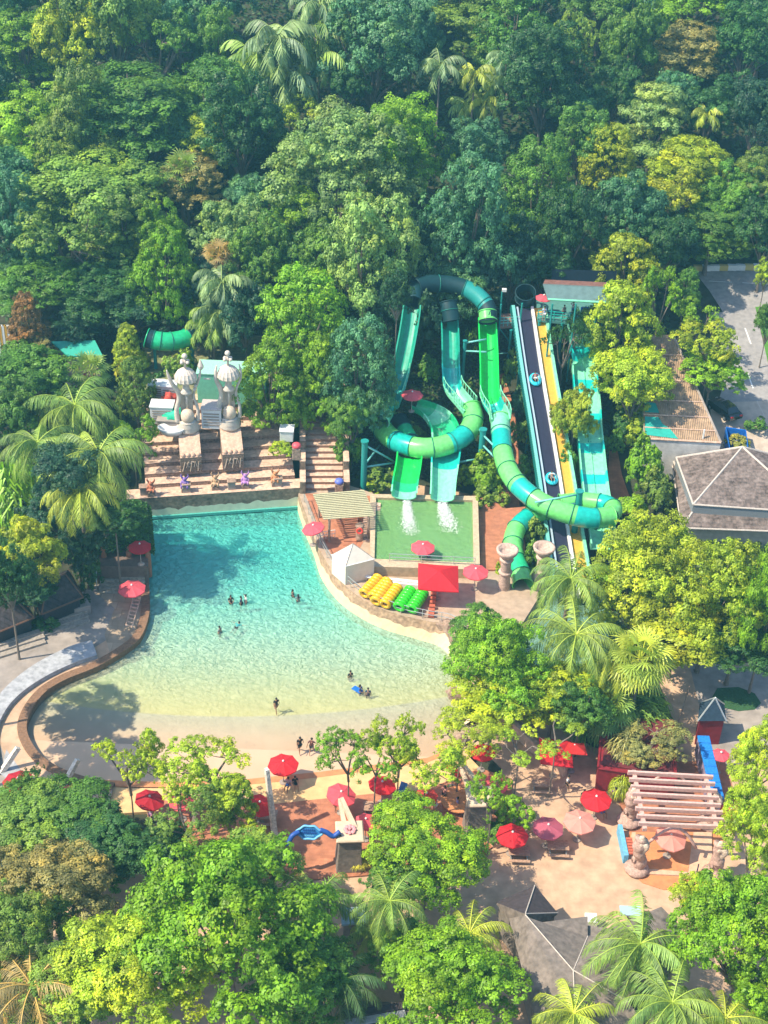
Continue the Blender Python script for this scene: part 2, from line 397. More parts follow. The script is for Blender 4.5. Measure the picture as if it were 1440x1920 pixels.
def palm_mesh(seed, nf=22, L=4.2, leaflets=34, ll=.75, droop=1.0, w=.055, up=.9):
    rg = np.random.default_rng(seed); Q = []; T = []
    bar = MB()
    for i in range(nf):
        az = i*2.39996+rg.uniform(-.2, .2); el = up-1.25*(i/nf)+rg.uniform(-.12, .12)
        d = np.array([math.cos(az), math.sin(az), 0]); LL = L*rg.uniform(.85, 1.1)
        pts = []; p = np.zeros(3); e = el
        ns = leaflets
        for k in range(ns+1):
            pts.append(p.copy()); st = LL/ns
            p = p+(d*math.cos(e)+np.array([0, 0, math.sin(e)]))*st
            e -= droop*(1.9/ns)*(0.5+k/ns)
        tn = rg.uniform(.2, .9); ye = rg.uniform(0, .6)+(.3 if el < 0 else 0)
        side = np.cross(d, [0, 0, 1])
        for k in range(3, ns+1):
            f = k/ns; l = ll*math.sin(math.pi*min(1, f*.85+.12))**.6*rg.uniform(.85, 1.1)
            tan = pts[k]-pts[k-1]; tan /= np.linalg.norm(tan)
            for sg in (-1, 1):
                dr = side*sg*.75+tan*.6-np.array([0, 0, .45+.6*rg.uniform()])+rg.normal(size=3)*.10; dr /= np.linalg.norm(dr)
                a = pts[k]; wv = tan*w; m = a+dr*l*.5; tip = a+dr*l-np.array([0, 0, .22*l])
                Q.append([a-wv*.6, a+wv*.6, m+wv, m-wv]); T.append([np.clip(tn+rg.uniform(-.2, .2), 0, 1), np.clip(ye, 0, 1)])
                Q.append([m-wv, m+wv, tip+wv*.3, tip-wv*.3]); T.append([np.clip(tn+rg.uniform(-.2, .2), 0, 1), np.clip(ye, 0, 1)])
        bw = .035
        for k in range(ns):
            a, b2 = pts[k], pts[k+1]; ww = bw*(1-k/ns*.8); zz = np.array([0, 0, .02])
            Q.append([a-side*ww+zz, a+side*ww+zz, b2+side*ww+zz, b2-side*ww+zz]); T.append([.95, .8])
    return quads_mesh('frond_crown', np.array(Q), np.array(T), M_PALM)
def fan_mesh(seed, nf=26, R0=1.0, rad=.95):
    rg = np.random.default_rng(seed); Q = []; T = []
    for i in range(nf):
        az = i*2.39996; el = 1.3-2.1*i/nf
        d = np.array([math.cos(az)*math.cos(el), math.sin(az)*math.cos(el), math.sin(el)]); c = d*R0*rg.uniform(.9, 1.2)
        s = np.cross(d, [0, 0, 1.0]); s /= max(np.linalg.norm(s), 1e-6); n = np.cross(s, d); tn = rg.uniform(.3, .9); ye = rg.uniform(0, .7)
        Q.append([s*.03, -s*.03, c-s*.02, c+s*.02]); T.append([.8, .8])
        for k in range(15):
            a = -1.9+3.8*k/14; dr = d*math.cos(a)+s*math.sin(a)-np.array([0, 0, .3]); dr /= np.linalg.norm(dr)
            l = rad*rg.uniform(.85, 1.1); wv = np.cross(dr, n); wv /= max(np.linalg.norm(wv), 1e-6); wv *= .05
            m = c+dr*l*.6; t = c+dr*l-np.array([0, 0, .15])
            Q.append([c-wv*.3, c+wv*.3, m+wv, m-wv]); Q.append([m-wv, m+wv, t+wv*.2, t-wv*.2]); T += [[tn, ye]]*2
    return quads_mesh('frond_crown', np.array(Q), np.array(T), M_PALM)
def strap_mesh(seed, n=420):
    rg = np.random.default_rng(seed); Q = []; T = []
    for i in range(n):
        a = rg.uniform(0, 6.28); r = math.sqrt(rg.uniform()); b = np.array([math.cos(a)*r*.8, math.sin(a)*r*.8, .95*math.sqrt(max(0, 1-r*r*.7))*rg.uniform(.5, 1)])
        az = a+rg.uniform(-1.2, 1.2); d = np.array([math.cos(az), math.sin(az), 0]); s = np.cross(d, [0, 0, 1]); l = .45*rg.uniform(.7, 1.3); w = .022
        p1 = b+d*l*.35+np.array([0, 0, l*.35]); p2 = b+d*l*.8+np.array([0, 0, l*.2]); p3 = b+d*l*1.1-np.array([0, 0, l*.35]); t = rg.uniform(0, 1)
        for x, y, w0, w1 in ((b, p1, .5, 1), (p1, p2, 1, .9), (p2, p3, .9, .1)):
            Q.append([x-s*w*w0, x+s*w*w0, y+s*w*w1, y-s*w*w1]); T.append([t, rg.uniform(0, .4)])
    return quads_mesh('leaf_mass', np.array(Q), np.array(T), M_PALM)
PALM = {'coco': [palm_mesh(1, nf=24, leaflets=54, w=.032, droop=1.15, ll=.85), palm_mesh(2, nf=28, L=4.5, leaflets=56, w=.032, droop=1.25, ll=.8), palm_mesh(3, nf=21, L=4.0, leaflets=50, w=.034, ll=.9, droop=1.1)],
        'areca': [palm_mesh(4, nf=11, L=3.0, leaflets=24, ll=.8, droop=1.5, w=.07, up=1.2), palm_mesh(5, nf=9, L=3.2, leaflets=24, ll=.9, droop=1.4, w=.07, up=1.25)],
        'fan': [fan_mesh(6), fan_mesh(7, nf=32)]}
ME_STRAP = strap_mesh(9); ME_STRAP2 = strap_mesh(10, 700)
M_NUT = mat('palm fruit', (.35, .09, .05), .6, .3, 5)
def palm(u, v, w, kind, col, label, hgt, z0=None, lean=(0, 0), fruit=False, group=None, stems=1, name='palm_tree'):
    """crown heart at pixel (u,v); crown w pixels wide; trunk hgt metres"""
    global ntree; ntree += 1; rg = random.Random(ntree*31+2)
    p = PG(u, v, hgt) if z0 is None else P(u, v, z0+hgt)
    base = Vector((p.x-lean[0], p.y-lean[1], p.z-hgt)); t = empty(name, base, label, 'palm tree', group)
    sc = w/PX(p)/({'coco': 7.0, 'areca': 4.6, 'fan': 3.6}[kind])
    me = rg.choice(PALM[kind])
    for k in range(stems):
        ox, oy, oz = (0, 0, 0) if k == 0 else (rg.uniform(-2, 2)*sc, rg.uniform(-1.5, 1.5)*sc, rg.uniform(-.35, -.05)*hgt)
        b = MB(); top = Vector((lean[0]+ox, lean[1]+oy, hgt+oz)); n = 9
        pts = [Vector((top.x*(i/n)**1.5, top.y*(i/n)**1.5, top.z*i/n)) for i in range(n+1)]
        if k: pts = [q+Vector((ox*.3*(1-i/n), oy*.3*(1-i/n), 0)) for i, q in enumerate(pts)]
        r = (.17 if kind != 'areca' else .09)*max(.8, min(1.3, sc))
        b.tube([(pts[0].x, pts[0].y, -.4)]+pts, [r*1.7]+[r*(1.4-.5*i/n) for i in range(n+1)], 9)
        b.build('trunk', M_PBARK, t, local=True, smooth=True)
        c = bpy.data.objects.new('crown', me); C.objects.link(c); c.parent = t; c.location = top; c.scale = (sc,)*3
        c.rotation_euler = (rg.uniform(-.1, .1), rg.uniform(-.1, .1), rg.uniform(0, 6.28))
        cc = PCOL[col] if isinstance(col, str) else col; c.color = (*cc, 1)
    if fruit:
        f = MB()
        for i in range(16):
            a = rg.uniform(0, 6.28); f.blob((top.x+.42*sc*math.cos(a)*rg.uniform(.5, 1.1), top.y+.42*sc*math.sin(a)*rg.uniform(.5, 1.1), top.z-.25*sc-rg.uniform(0, .7)*sc), .13*sc, i, .05, 1)
        f.build('fruit_cluster', M_NUT, t, local=True, smooth=True)
    return t
def straps(u, v, w, h, col, label, z0=None, me=None):
    global ntree; ntree += 1
    p = PG(u, v+h*.45) if z0 is None else P(u, v+h*.45, z0); s = PX(p); t = empty('strap_leaf_shrub', p, label, 'shrub')
    c = bpy.data.objects.new('leaf_mass', me or ME_STRAP2); C.objects.link(c); c.parent = t; c.scale = (w/2/s, w/2/s, h/s*.85); c.rotation_euler = (0, 0, ntree)
    cc = COL[col] if isinstance(col, str) else col; c.color = (*cc, 1); return t
# haze: one closed box of thin pale air round the camera and the whole scene
HZ = MB().box((0, 200, 47), (700, 560, 106)).build('haze', [bpy.data.materials.new('haze')], kind='stuff'); hm = HZ.data.materials[0]; hm.use_nodes = True
hm.node_tree.nodes.remove(hm.node_tree.nodes['Principled BSDF']); hv = hm.node_tree.nodes.new('ShaderNodeVolumePrincipled'); hv.inputs['Color'].default_value = (.26, .78, .98, 1)
hv.inputs['Density'].default_value = .00048; hv.inputs['Anisotropy'].default_value = .2; hm.node_tree.links.new(hv.outputs[0], hm.node_tree.nodes['Material Output'].inputs['Volume'])
#==PART2==
# ================================================================= THE SETTING
M_SOIL = mat('soil', (.055, .05, .03), .95, .4, .5, .4, col2=(.03, .045, .018))
M_SAND = mat('sandy concrete', (.57, .375, .25), .9, .22, .35, .15, 6, col2=(.46, .30, .2))
M_GREY = mat('grey concrete', (.36, .30, .26), .9, .25, .3, .15, 6, col2=(.27, .23, .21))
M_PAVE = mat('promenade paving', (.42, .31, .22), .9, .2, .4, .1, 5, brick=(1.2, 1.2, .03, (.7, .7, .7)))
M_TERRA = mat('terracotta paving', (.50, .20, .11), .85, .25, .5, .1, 8, brick=(.6, .3, .02, (.75, .7, .65)), col2=(.42, .16, .09))
M_ORANGE = mat('orange paving', (.62, .25, .10), .85, .2, .6, .1, 8, col2=(.5, .2, .09))
M_PEACH = mat('peach screed', (.66, .42, .20), .9, .15, .5, .1, 8)
M_STONE = mat('carved stone', (.40, .27, .20), .9, .4, 1.2, .8, 4, col2=(.26, .18, .14))
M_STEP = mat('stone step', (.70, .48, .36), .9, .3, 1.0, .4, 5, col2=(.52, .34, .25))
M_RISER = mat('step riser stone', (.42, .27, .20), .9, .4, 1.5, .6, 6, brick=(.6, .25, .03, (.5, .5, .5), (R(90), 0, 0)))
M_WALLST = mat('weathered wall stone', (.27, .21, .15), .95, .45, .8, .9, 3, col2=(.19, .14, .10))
M_CREAM = mat('cream pool paint', (.68, .56, .36), .8, .12, .5)
M_MINT = mat('pale mint pool paint', (.66, .66, .48), .8, .12, .5)
M_ASPH = mat('asphalt', (.27, .25, .25), .9, .2, .6, .2, 10, col2=(.32, .295, .28))
M_WHITE = mat('white paint', (.75, .74, .72), .6, .1, 2)
M_BROWN = mat('brown kerb', (.22, .12, .07), .9, .3, 1.5, .3)
M_METAL = mat('galvanised metal', (.5, .52, .52), .4, .1, 3, metal=.6)

# terrain: one sheet, fine near, coarse far
POOL = [(276, 972), (557, 953), (572, 1000), (588, 1040), (603, 1085), (632, 1125), (670, 1155), (720, 1180), (780, 1198), (826, 1214), (850, 1245),
        (862, 1290), (866, 1345), (860, 1400), (800, 1425), (700, 1437), (600, 1448), (500, 1462), (400, 1470), (300, 1472), (220, 1470), (160, 1458), (105, 1437), (70, 1410), (50, 1372), (54, 1338), (80, 1301),
        (120, 1275), (182, 1249), (240, 1214), (264, 1190), (277, 1150), (277, 1110), (270, 1030)]
PW = [P(*a) for a in POOL]
SPL = [(705, 935), (886, 940), (888, 1057), (702, 1050)]
def inside(x, y, poly, grow=0):
    c = False; n = len(poly); j = n-1; dm = 1e9
    for i in range(n):
        a, b = poly[i], poly[j]
        if (a[1] > y) != (b[1] > y) and x < (b[0]-a[0])*(y-a[1])/(b[1]-a[1])+a[0]: c = not c
        if grow:
            dx, dy = b[0]-a[0], b[1]-a[1]; t = max(0, min(1, ((x-a[0])*dx+(y-a[1])*dy)/(dx*dx+dy*dy+1e-9)))
            dm = min(dm, math.hypot(x-a[0]-t*dx, y-a[1]-t*dy))
        j = i
    return c or (grow and dm < grow)
b = MB()
xs = [-700, -350, -200, -140]+[-120+2*i for i in range(121)]+[140, 200, 350, 700]; ys = [-60, 0, 30]+[50+1.6*i for i in range(130)]+[275, 300, 350, 420, 520, 700, 1000, 1600, 2400]
for y in ys:
    for x in xs:
        z = min(gz(x, y), 60+.02*y)-.08
        if 78 < y < 132 and abs(x) < 60 and inside(x, y, PW, 2.2) and y > 84: z = -3.4
        b.v.append((x, y, z))
nx = len(xs)
for j in range(len(ys)-1):
    for i in range(nx-1): b.f.append((j*nx+i, j*nx+i+1, (j+1)*nx+i+1, (j+1)*nx+i)); b.m.append(0)
b.build('ground', M_SOIL, kind='structure', smooth=True)

def sheet(name, mats, rows, dz=.02, z=None, k=8, kind='structure', parent=None):
    """rows: list of (left_px, right_px) edge pairs; sheet draped on the terrain or at height z"""
    b = MB(); m = 7
    R0 = []
    for i in range(len(rows)-1):
        for q in range(k):
            t = q/k; R0.append([tuple(rows[i][s][c]*(1-t)+rows[i+1][s][c]*t for c in (0, 1)) for s in (0, 1)])
    R0.append(rows[-1])
    for l, r in R0:
        for q in range(m+1):
            t = q/m; u, v = l[0]*(1-t)+r[0]*t, l[1]*(1-t)+r[1]*t
            b.v.append(tuple(PG(u, v, dz) if z is None else P(u, v, z)))
    for i in range(len(R0)-1):
        for q in range(m): b.f.append((i*(m+1)+q, (i+1)*(m+1)+q, (i+1)*(m+1)+q+1, i*(m+1)+q+1)); b.m.append(0)
    o = b.build(name, mats, parent, kind=kind); return o
def flat(name, m, px, z, thick=.3, kind='structure', mside=None):
    b = MB().prism([P(u, v, z) for u, v in px], z-thick, z, 0, 1 if mside else None)
    return b.build(name, [m, mside] if mside else m, kind=kind)

# --- pool floor: painted turquoise at the deep end, sand at the beach end; slopes up towards the beach
def water_line_y(x): return 91.2+.00*x
def mk_floor():
    b = MB(); n = 60; x0, x1, y0, y1 = -46, 12, 82, 131
    for j in range(n+1):
        for i in range(n+1):
            x = x0+(x1-x0)*i/n; y = y0+(y1-y0)*j/n
            z = -(y-89.4)*.052 if y > 89.4 else -(y-89.4)*.012
            b.v.append((x, y, max(-2.0, min(z, .16))))
    for j in range(n):
        for i in range(n):
            q = [j*(n+1)+i, j*(n+1)+i+1, (j+1)*(n+1)+i+1, (j+1)*(n+1)+i]
            cx = (b.v[q[0]][0]+b.v[q[2]][0])/2; cy = (b.v[q[0]][1]+b.v[q[2]][1])/2
            if inside(cx, cy, PW, 1.6): b.f.append(tuple(q)); b.m.append(0)
    m = bpy.data.materials.new('pool floor'); m.use_nodes = True; N = m.node_tree; L = N.links; B = N.nodes['Principled BSDF']
    tc = N.nodes.new('ShaderNodeTexCoord'); sx = N.nodes.new('ShaderNodeSeparateXYZ'); L.new(tc.outputs['Object'], sx.inputs[0])
    # distance along the pool, bent so the paint line follows the curved beach
    a = N.nodes.new('ShaderNodeMath'); a.operation = 'MULTIPLY_ADD'; a.inputs[1].default_value = 1; 
    xx = N.nodes.new('ShaderNodeMath'); xx.operation = 'ADD'; xx.inputs[1].default_value = 17; L.new(sx.outputs[0], xx.inputs[0])
    x2 = N.nodes.new('ShaderNodeMath'); x2.operation = 'POWER'; x2.inputs[1].default_value = 2; L.new(xx.outputs[0], x2.inputs[0])
    x3 = N.nodes.new('ShaderNodeMath'); x3.operation = 'MULTIPLY'; x3.inputs[1].default_value = -.0075; L.new(x2.outputs[0], x3.inputs[0])
    L.new(sx.outputs[1], a.inputs[0]); L.new(x3.outputs[0], a.inputs[2])
    mr = N.nodes.new('ShaderNodeMapRange'); mr.inputs[1].default_value = 84; mr.inputs[2].default_value = 128; L.new(a.outputs[0], mr.inputs[0])
    cr = N.nodes.new('ShaderNodeValToRGB'); L.new(mr.outputs[0], cr.inputs[0]); e = cr.color_ramp.elements
    def s(y): return (y-84)/44
    stops = [(84, (.56, .37, .24)), (88.5, (.55, .37, .25)), (90.5, (.54, .40, .28)), (93.3, (.50, .44, .32)), (93.5, (.60, .52, .22)), (97, (.54, .53, .25)), (101, (.38, .54, .32)), (106, (.24, .52, .38)), (113, (.07, .44, .37)), (122, (.015, .32, .31)), (128, (.015, .30, .30))]
    e[0].position = 0; e[0].color = (*stops[0][1], 1); e[1].position = 1; e[1].color = (*stops[-1][1], 1)
    for y, c in stops[1:-1]: q = e.new(s(y)); q.color = (*c, 1)
    nz = N.nodes.new('ShaderNodeTexNoise'); nz.inputs['Scale'].default_value = .5; nz.inputs['Detail'].default_value = 8; L.new(tc.outputs['Object'], nz.inputs[0])
    m2 = N.nodes.new('ShaderNodeMapRange'); L.new(nz.outputs[0], m2.inputs[0]); m2.inputs[3].default_value = .85; m2.inputs[4].default_value = 1.15
    sc = N.nodes.new('ShaderNodeVectorMath'); sc.operation = 'SCALE'; L.new(cr.outputs[0], sc.inputs[0]); L.new(m2.outputs[0], sc.inputs[3])
    L.new(sc.outputs[0], B.inputs['Base Color']); B.inputs['Roughness'].default_value = .7
    b.build('pool_floor', m, kind='structure', smooth=True)
mk_floor()
def water_mat(name, murk, murkcol, absd, abscol, bscale, bstr, fade=False):
    m = bpy.data.materials.new(name); m.use_nodes = True; N = m.node_tree; L = N.links; out = N.nodes['Material Output']; N.nodes.remove(N.nodes['Principled BSDF'])
    tc = N.nodes.new('ShaderNodeTexCoord'); mp = N.nodes.new('ShaderNodeMapping'); L.new(tc.outputs['Object'], mp.inputs[0]); mp.inputs['Scale'].default_value = (1, 1.25, 1)
    n1 = N.nodes.new('ShaderNodeTexNoise'); n1.inputs['Scale'].default_value = bscale; n1.inputs['Detail'].default_value = 3; n1.inputs['Distortion'].default_value = 1.2; L.new(mp.outputs[0], n1.inputs[0])
    n2 = N.nodes.new('ShaderNodeTexVoronoi'); n2.feature = 'SMOOTH_F1'; n2.inputs['Smoothness'].default_value = .35; n2.inputs['Scale'].default_value = bscale*1.0
    wp = N.nodes.new('ShaderNodeVectorMath'); wp.operation = 'ADD'; L.new(mp.outputs[0], wp.inputs[0]); L.new(n1.outputs['Color'], wp.inputs[1]); L.new(wp.outputs[0], n2.inputs[0])
    ad = N.nodes.new('ShaderNodeMath'); ad.operation = 'MULTIPLY_ADD'; ad.inputs[1].default_value = .8; L.new(n2.outputs[0], ad.inputs[0]); L.new(n1.outputs[0], ad.inputs[2])
    bp = N.nodes.new('ShaderNodeBump'); bp.inputs['Strength'].default_value = bstr; bp.inputs['Distance'].default_value = .55; L.new(ad.outputs[0], bp.inputs['Height'])
    t = N.nodes.new('ShaderNodeBsdfTransparent'); d = N.nodes.new('ShaderNodeBsdfDiffuse'); g = N.nodes.new('ShaderNodeBsdfGlossy')
    d.inputs[0].default_value = (*murkcol, 1); g.inputs['Roughness'].default_value = .12; L.new(bp.outputs[0], d.inputs['Normal']); b2 = N.nodes.new('ShaderNodeBump'); b2.inputs['Strength'].default_value = bstr*.3; b2.inputs['Distance'].default_value = .12; L.new(ad.outputs[0], b2.inputs['Height']); L.new(b2.outputs[0], g.inputs['Normal'])
    a = N.nodes.new('ShaderNodeMixShader'); a.inputs[0].default_value = murk; L.new(t.outputs[0], a.inputs[1])
    if fade:
        sx = N.nodes.new('ShaderNodeSeparateXYZ'); L.new(tc.outputs['Object'], sx.inputs[0]); fm = N.nodes.new('ShaderNodeMapRange'); fm.inputs[1].default_value = 89.6; fm.inputs[2].default_value = 102; fm.inputs[3].default_value = .02; fm.inputs[4].default_value = murk; L.new(sx.outputs[1], fm.inputs[0]); L.new(fm.outputs[0], a.inputs[0])
        f2_ = N.nodes.new('ShaderNodeMapRange'); f2_.interpolation_type = 'SMOOTHSTEP'; f2_.inputs[1].default_value = 94; f2_.inputs[2].default_value = 117; L.new(sx.outputs[1], f2_.inputs[0]); cm = N.nodes.new('ShaderNodeMix'); cm.data_type = 'RGBA'; cm.inputs[6].default_value = (.74, .70, .50, 1); cm.inputs[7].default_value = (*murkcol, 1); L.new(f2_.outputs[0], cm.inputs[0]); L.new(cm.outputs[2], d.inputs[0])
    L.new(d.outputs[0], a.inputs[2])
    fr = N.nodes.new('ShaderNodeFresnel'); fr.inputs[0].default_value = 1.33; L.new(b2.outputs[0], fr.inputs['Normal'])
    c = N.nodes.new('ShaderNodeMixShader'); L.new(fr.outputs[0], c.inputs[0]); L.new(a.outputs[0], c.inputs[1]); L.new(g.outputs[0], c.inputs[2]); L.new(c.outputs[0], out.inputs['Surface'])
    va = N.nodes.new('ShaderNodeVolumeAbsorption'); va.inputs[0].default_value = (*abscol, 1); va.inputs[1].default_value = absd; L.new(va.outputs[0], out.inputs['Volume'])
    return m
M_WATER = water_mat('pool water', .46, (.17, .80, .70), .22, (.08, .88, .84), 1.5, 1.0, True)
ww = [P(*a) for a in POOL]; cx = sum(p.x for p in ww)/len(ww); cy = sum(p.y for p in ww)/len(ww)
wp = [(cx+(p.x-cx)*1.02, cy+(p.y-cy)*1.02) for p in ww]
MB().prism(wp, -2.8, 0.0).build('pool_water', M_WATER, kind='structure')

# --- left side: promenade, raised strip, kerb
LC = [(277, 1062), (279, 1108), (279, 1150), (266, 1190), (242, 1214), (184, 1249), (121, 1275), (81, 1301), (55, 1338), (50, 1372), (70, 1410), (105, 1437), (160, 1458), (215, 1469)]
lc = smoothpath([P(u, v, .55) for u, v in LC], 6)
def offs(path, d):
    out = []
    for i, p in enumerate(path):
        t = (path[min(i+1, len(path)-1)]-path[max(0, i-1)]); t.z = 0; t.normalize(); out.append(p+Vector((t.y, -t.x, 0))*d)
    return out
far = [P(200, 1520, .5), P(60, 1560, .5), P(-120, 1560, .5), P(-140, 1215, .5), P(20, 1180, .5), P(110, 1135, .5), P(150, 1112, .5), P(182, 1095, .5)]
pr = [p for p in offs(lc, .4)]+far
MB().prism([(p.x, p.y) for p in pr], -3.2, .5).build('promenade', M_GREY, kind='structure')
# orange-brown paving patch by the umbrella
flat('promenade_patch', M_PAVE, [(178, 1112), (276, 1112), (274, 1150), (260, 1187), (236, 1207), (205, 1222), (196, 1190), (215, 1140), (188, 1118)], .515, .02)
kb = MB(); A = offs(lc, -.05); B2 = offs(lc, .75)
for i in range(len(A)): A[i].z = .62; B2[i].z = .62
kb.loft(A, B2); lo = [Vector((p.x, p.y, -2.8)) for p in A]; kb.loft(lo, A)
lo2 = [Vector((p.x, p.y, .5)) for p in B2]; kb.loft(B2, lo2)
kb.build('pool_kerb', M_BROWN, kind='structure')
# tan inner walk and pale raised strip
inner = smoothpath([P(u, v, .53) for u, v in [(216, 1222), (150, 1252), (90, 1282), (40, 1318), (14, 1360), (20, 1405), (70, 1450), (140, 1478)]], 6)
A = offs(inner, -2.2); B2 = offs(inner, .3)
MB().loft([Vector((p.x, p.y, .512)) for p in offs(lc, .7)], [Vector((p.x, p.y, .512)) for p in offs(lc, 2.4)]).build('inner_walk', M_SAND, kind='structure')
M_PALEST = mat('pale blue grey concrete', (.40, .40, .42), .9, .3, .8, .2, 4, col2=(.32, .32, .35))
st = smoothpath([P(u, v, .95) for u, v in [(172, 1200), (130, 1212), (70, 1242), (25, 1275), (-6, 1310), (-30, 1370), (-25, 1430)]], 6)
st2 = smoothpath([P(u, v, .95) for u, v in [(182, 1228), (140, 1242), (85, 1268), (38, 1300), (8, 1335), (-8, 1380), (0, 1440)]], 6)
b = MB(); b.loft(st, st2); b.loft(st2, [Vector((p.x, p.y, .5)) for p in st2]); b.loft([Vector((p.x, p.y, .5)) for p in st], st)
b.add([st[0], st2[0], Vector((st2[0].x, st2[0].y, .5)), Vector((st[0].x, st[0].y, .5))], [(0, 1, 2, 3)])
tag(b.build('low_seat_wall', M_PALEST), 'pale grey curved low concrete seat wall on the left promenade', 'low wall')
# pinkish pebble strip bottom left
flat('pebble_strip', M_PALEST, [(12, 1405), (40, 1445), (110, 1480), (170, 1492), (170, 1520), (60, 1500), (0, 1450)], .52, .02)

# --- beach rim beyond the water
flat('beach_rim', M_PEACH, [(160, 1470), (240, 1478), (400, 1477), (500, 1468), (600, 1456), (700, 1443), (800, 1430), (866, 1405), (900, 1440), (880, 1480), (700, 1500), (600, 1508), (480, 1518), (300, 1520), (150, 1530)], .20, .35)
flat('beach_trim', M_ORANGE, [(180, 1462), (300, 1466), (440, 1463), (520, 1455), (600, 1447), (700, 1434), (800, 1421), (845, 1405), (845, 1412), (800, 1430), (700, 1444), (600, 1457), (520, 1466), (440, 1473), (300, 1476), (180, 1474)], .215, .03)
flat('terracotta_plaza', M_TERRA, [(300, 1500), (470, 1512), (600, 1498), (700, 1488), (800, 1480), (900, 1440), (960, 1460), (960, 1560), (880, 1620), (700, 1640), (560, 1650), (430, 1640), (280, 1640)], .225, .1)
flat('sandy_plaza', M_SAND, [(640, 1600), (900, 1560), (940, 1440), (900, 1400), (1000, 1330), (1110, 1400), (1180, 1420), (1300, 1330), (1300, 1250), (1440, 1240), (1600, 1300), (1600, 2100), (100, 2100), (100, 1700), (300, 1620)], .05, .1)
flat('grey_plaza', M_GREY, [(1290, 1235), (1370, 1250), (1520, 1255), (1520, 1420), (1340, 1440), (1320, 1360)], .06, .02)
flat('side_path', M_SAND, [(1215, 1228), (1335, 1232), (1345, 1440), (1262, 1440), (1255, 1330)], .055, .02)
# round green lawn patch
flat('lawn', mat('lawn', (.03, .09, .03), .95, .3, 2, .6), [(1345, 1290), (1385, 1288), (1415, 1300), (1427, 1318), (1415, 1330), (1385, 1333), (1350, 1325), (1335, 1308)], .1, .05)

# --- right bank of the pool: ring deck wall (slanted, cream below, stone above)
base = smoothpath([P(u, v, -.0) for u, v in [(557, 953), (572, 1000), (588, 1040), (603, 1085), (632, 1125), (670, 1155), (720, 1180), (780, 1198), (826, 1214), (850, 1245), (866, 1300), (870, 1360)]], 6)
top = smoothpath([P(u, v, 2.0) for u, v in [(556, 915), (578, 975), (592, 1015), (618, 1062), (648, 1098), (688, 1128), (740, 1150), (800, 1164), (850, 1175), (880, 1215), (890, 1270), (900, 1340)]], 6)
mid = [a.lerp(c, .5) for a, c in zip(base, top)]
up1 = []; 
for i, (a, c) in enumerate(zip(base, top)):
    k = .52+.05*math.sin(i*1.1)+.05*math.sin(i*2.7); up1.append(a.lerp(c, k))
cw = MB(); bb = [Vector((p.x, p.y, -2.6)) for p in base]; cw.loft(bb, base); cw.loft(base, up1); cw.loft(up1, top, 1)
cw.build('pool_bank_wall', [M_CREAM, mat('bank stone', (.46, .31, .2), .95, .4, .9, .7, 4, col2=(.36, .23, .15))], kind='structure')
deckpx = [(p) for p in top]
dk = [(p.x, p.y) for p in top]+[(P(960, 1345, 2).x, P(960, 1345, 2).y)]+[(P(u, v, 2).x, P(u, v, 2).y) for u, v in [(960, 1200), (1010, 1120), (1000, 1060), (930, 1050), (890, 1062), (702, 1052), (700, 925), (640, 905)]]
MB().prism(dk, -3.2, 2.0).build('ring_deck', mat('ring deck concrete', (.50, .38, .28), .9, .2, .5, .15, 6, brick=(2.5, 2.5, .02, (.75, .75, .75)), col2=(.42, .30, .22)), kind='structure')
# terracotta strip of the deck under the first umbrella
flat('deck_terracotta', M_TERRA, [(572, 925), (596, 925), (700, 930), (700, 985), (655, 1060), (628, 1052), (608, 1012)], 2.02, .02)
# railing along the deck
def railing(name, label, path, h=1.05, step=1.6, m=None, bars=0, cat='railing'):
    p0 = path[0]; e = empty(name, p0, label, cat); m = m or M_METAL; b = MB(); d = 0; last = None; posts = MB()
    for z in (h, h*.55): b.tube([q+Vector((0, 0, z)) for q in path], .035, 6)
    b.build('rail', m, e)
    acc = 0
    for i in range(len(path)):
        if i == 0 or acc >= step or i == len(path)-1:
            posts.tube([path[i], path[i]+Vector((0, 0, h))], .035, 6); acc = 0
        if i < len(path)-1: acc += (path[i+1]-path[i]).length
    posts.build('posts', m, e); return e
def dense(path, s=.8):
    out = []
    for a, c in zip(path, path[1:]):
        n = max(1, int((c-a).length/s)); out += [a.lerp(c, i/n) for i in range(n)]
    return out+[path[-1]]
tp = offs(top, .25)
if (tp[3]-top[3]).length and not inside(tp[3].x, tp[3].y, dk): tp = offs(top, -.25)
railing('deck_railing', 'thin metal railing curving along the edge of the tube deck beside the wave pool', dense([Vector((p.x, p.y, 2.0)) for p in tp[3:50]]))
# low wall on inner side of the deck edge (upper part)
# --- splash pool
ZS = 3.0
spw = [P(u, v, ZS) for u, v in SPL]
so_ = [P(u, v, ZS+.15) for u, v in [(694, 926), (896, 930), (900, 1068), (694, 1062)]]
M_SPW = water_mat('splash pool water', .38, (.36, .74, .26), .2, (.25, .9, .5), 1.6, .4)
b = MB(); ring_o = [(p.x, p.y) for p in so_]; ring_i = [(p.x, p.y) for p in spw]
for i in range(4):
    j = (i+1) % 4; b.prism([ring_o[i], ring_o[j], ring_i[j], ring_i[i]], -.5, ZS+.15, 0, 1)
b.build('splash_pool_rim', [mat('rim stone', (.50, .38, .26), .9, .25, 1.5, .3), mat('beige wall render', (.50, .36, .22), .9, .2, .8, .2)], kind='structure')
MB().prism(ring_i, -.5, ZS-.85).build('splash_pool_floor', mat('splash pool tiles', (.46, .72, .26), .7, .15, .6, brick=(.8, .8, .03, (.8, .8, .8))), kind='structure')
MB().prism([(p.x, p.y) for p in spw], ZS-.84, ZS-.12).build('splash_pool_water', M_SPW, kind='structure')
flat('splash_walk', M_TERRA, [(886, 925), (930, 930), (985, 1000), (960, 1060), (906, 1066), (900, 1030)], 2.03, .3)
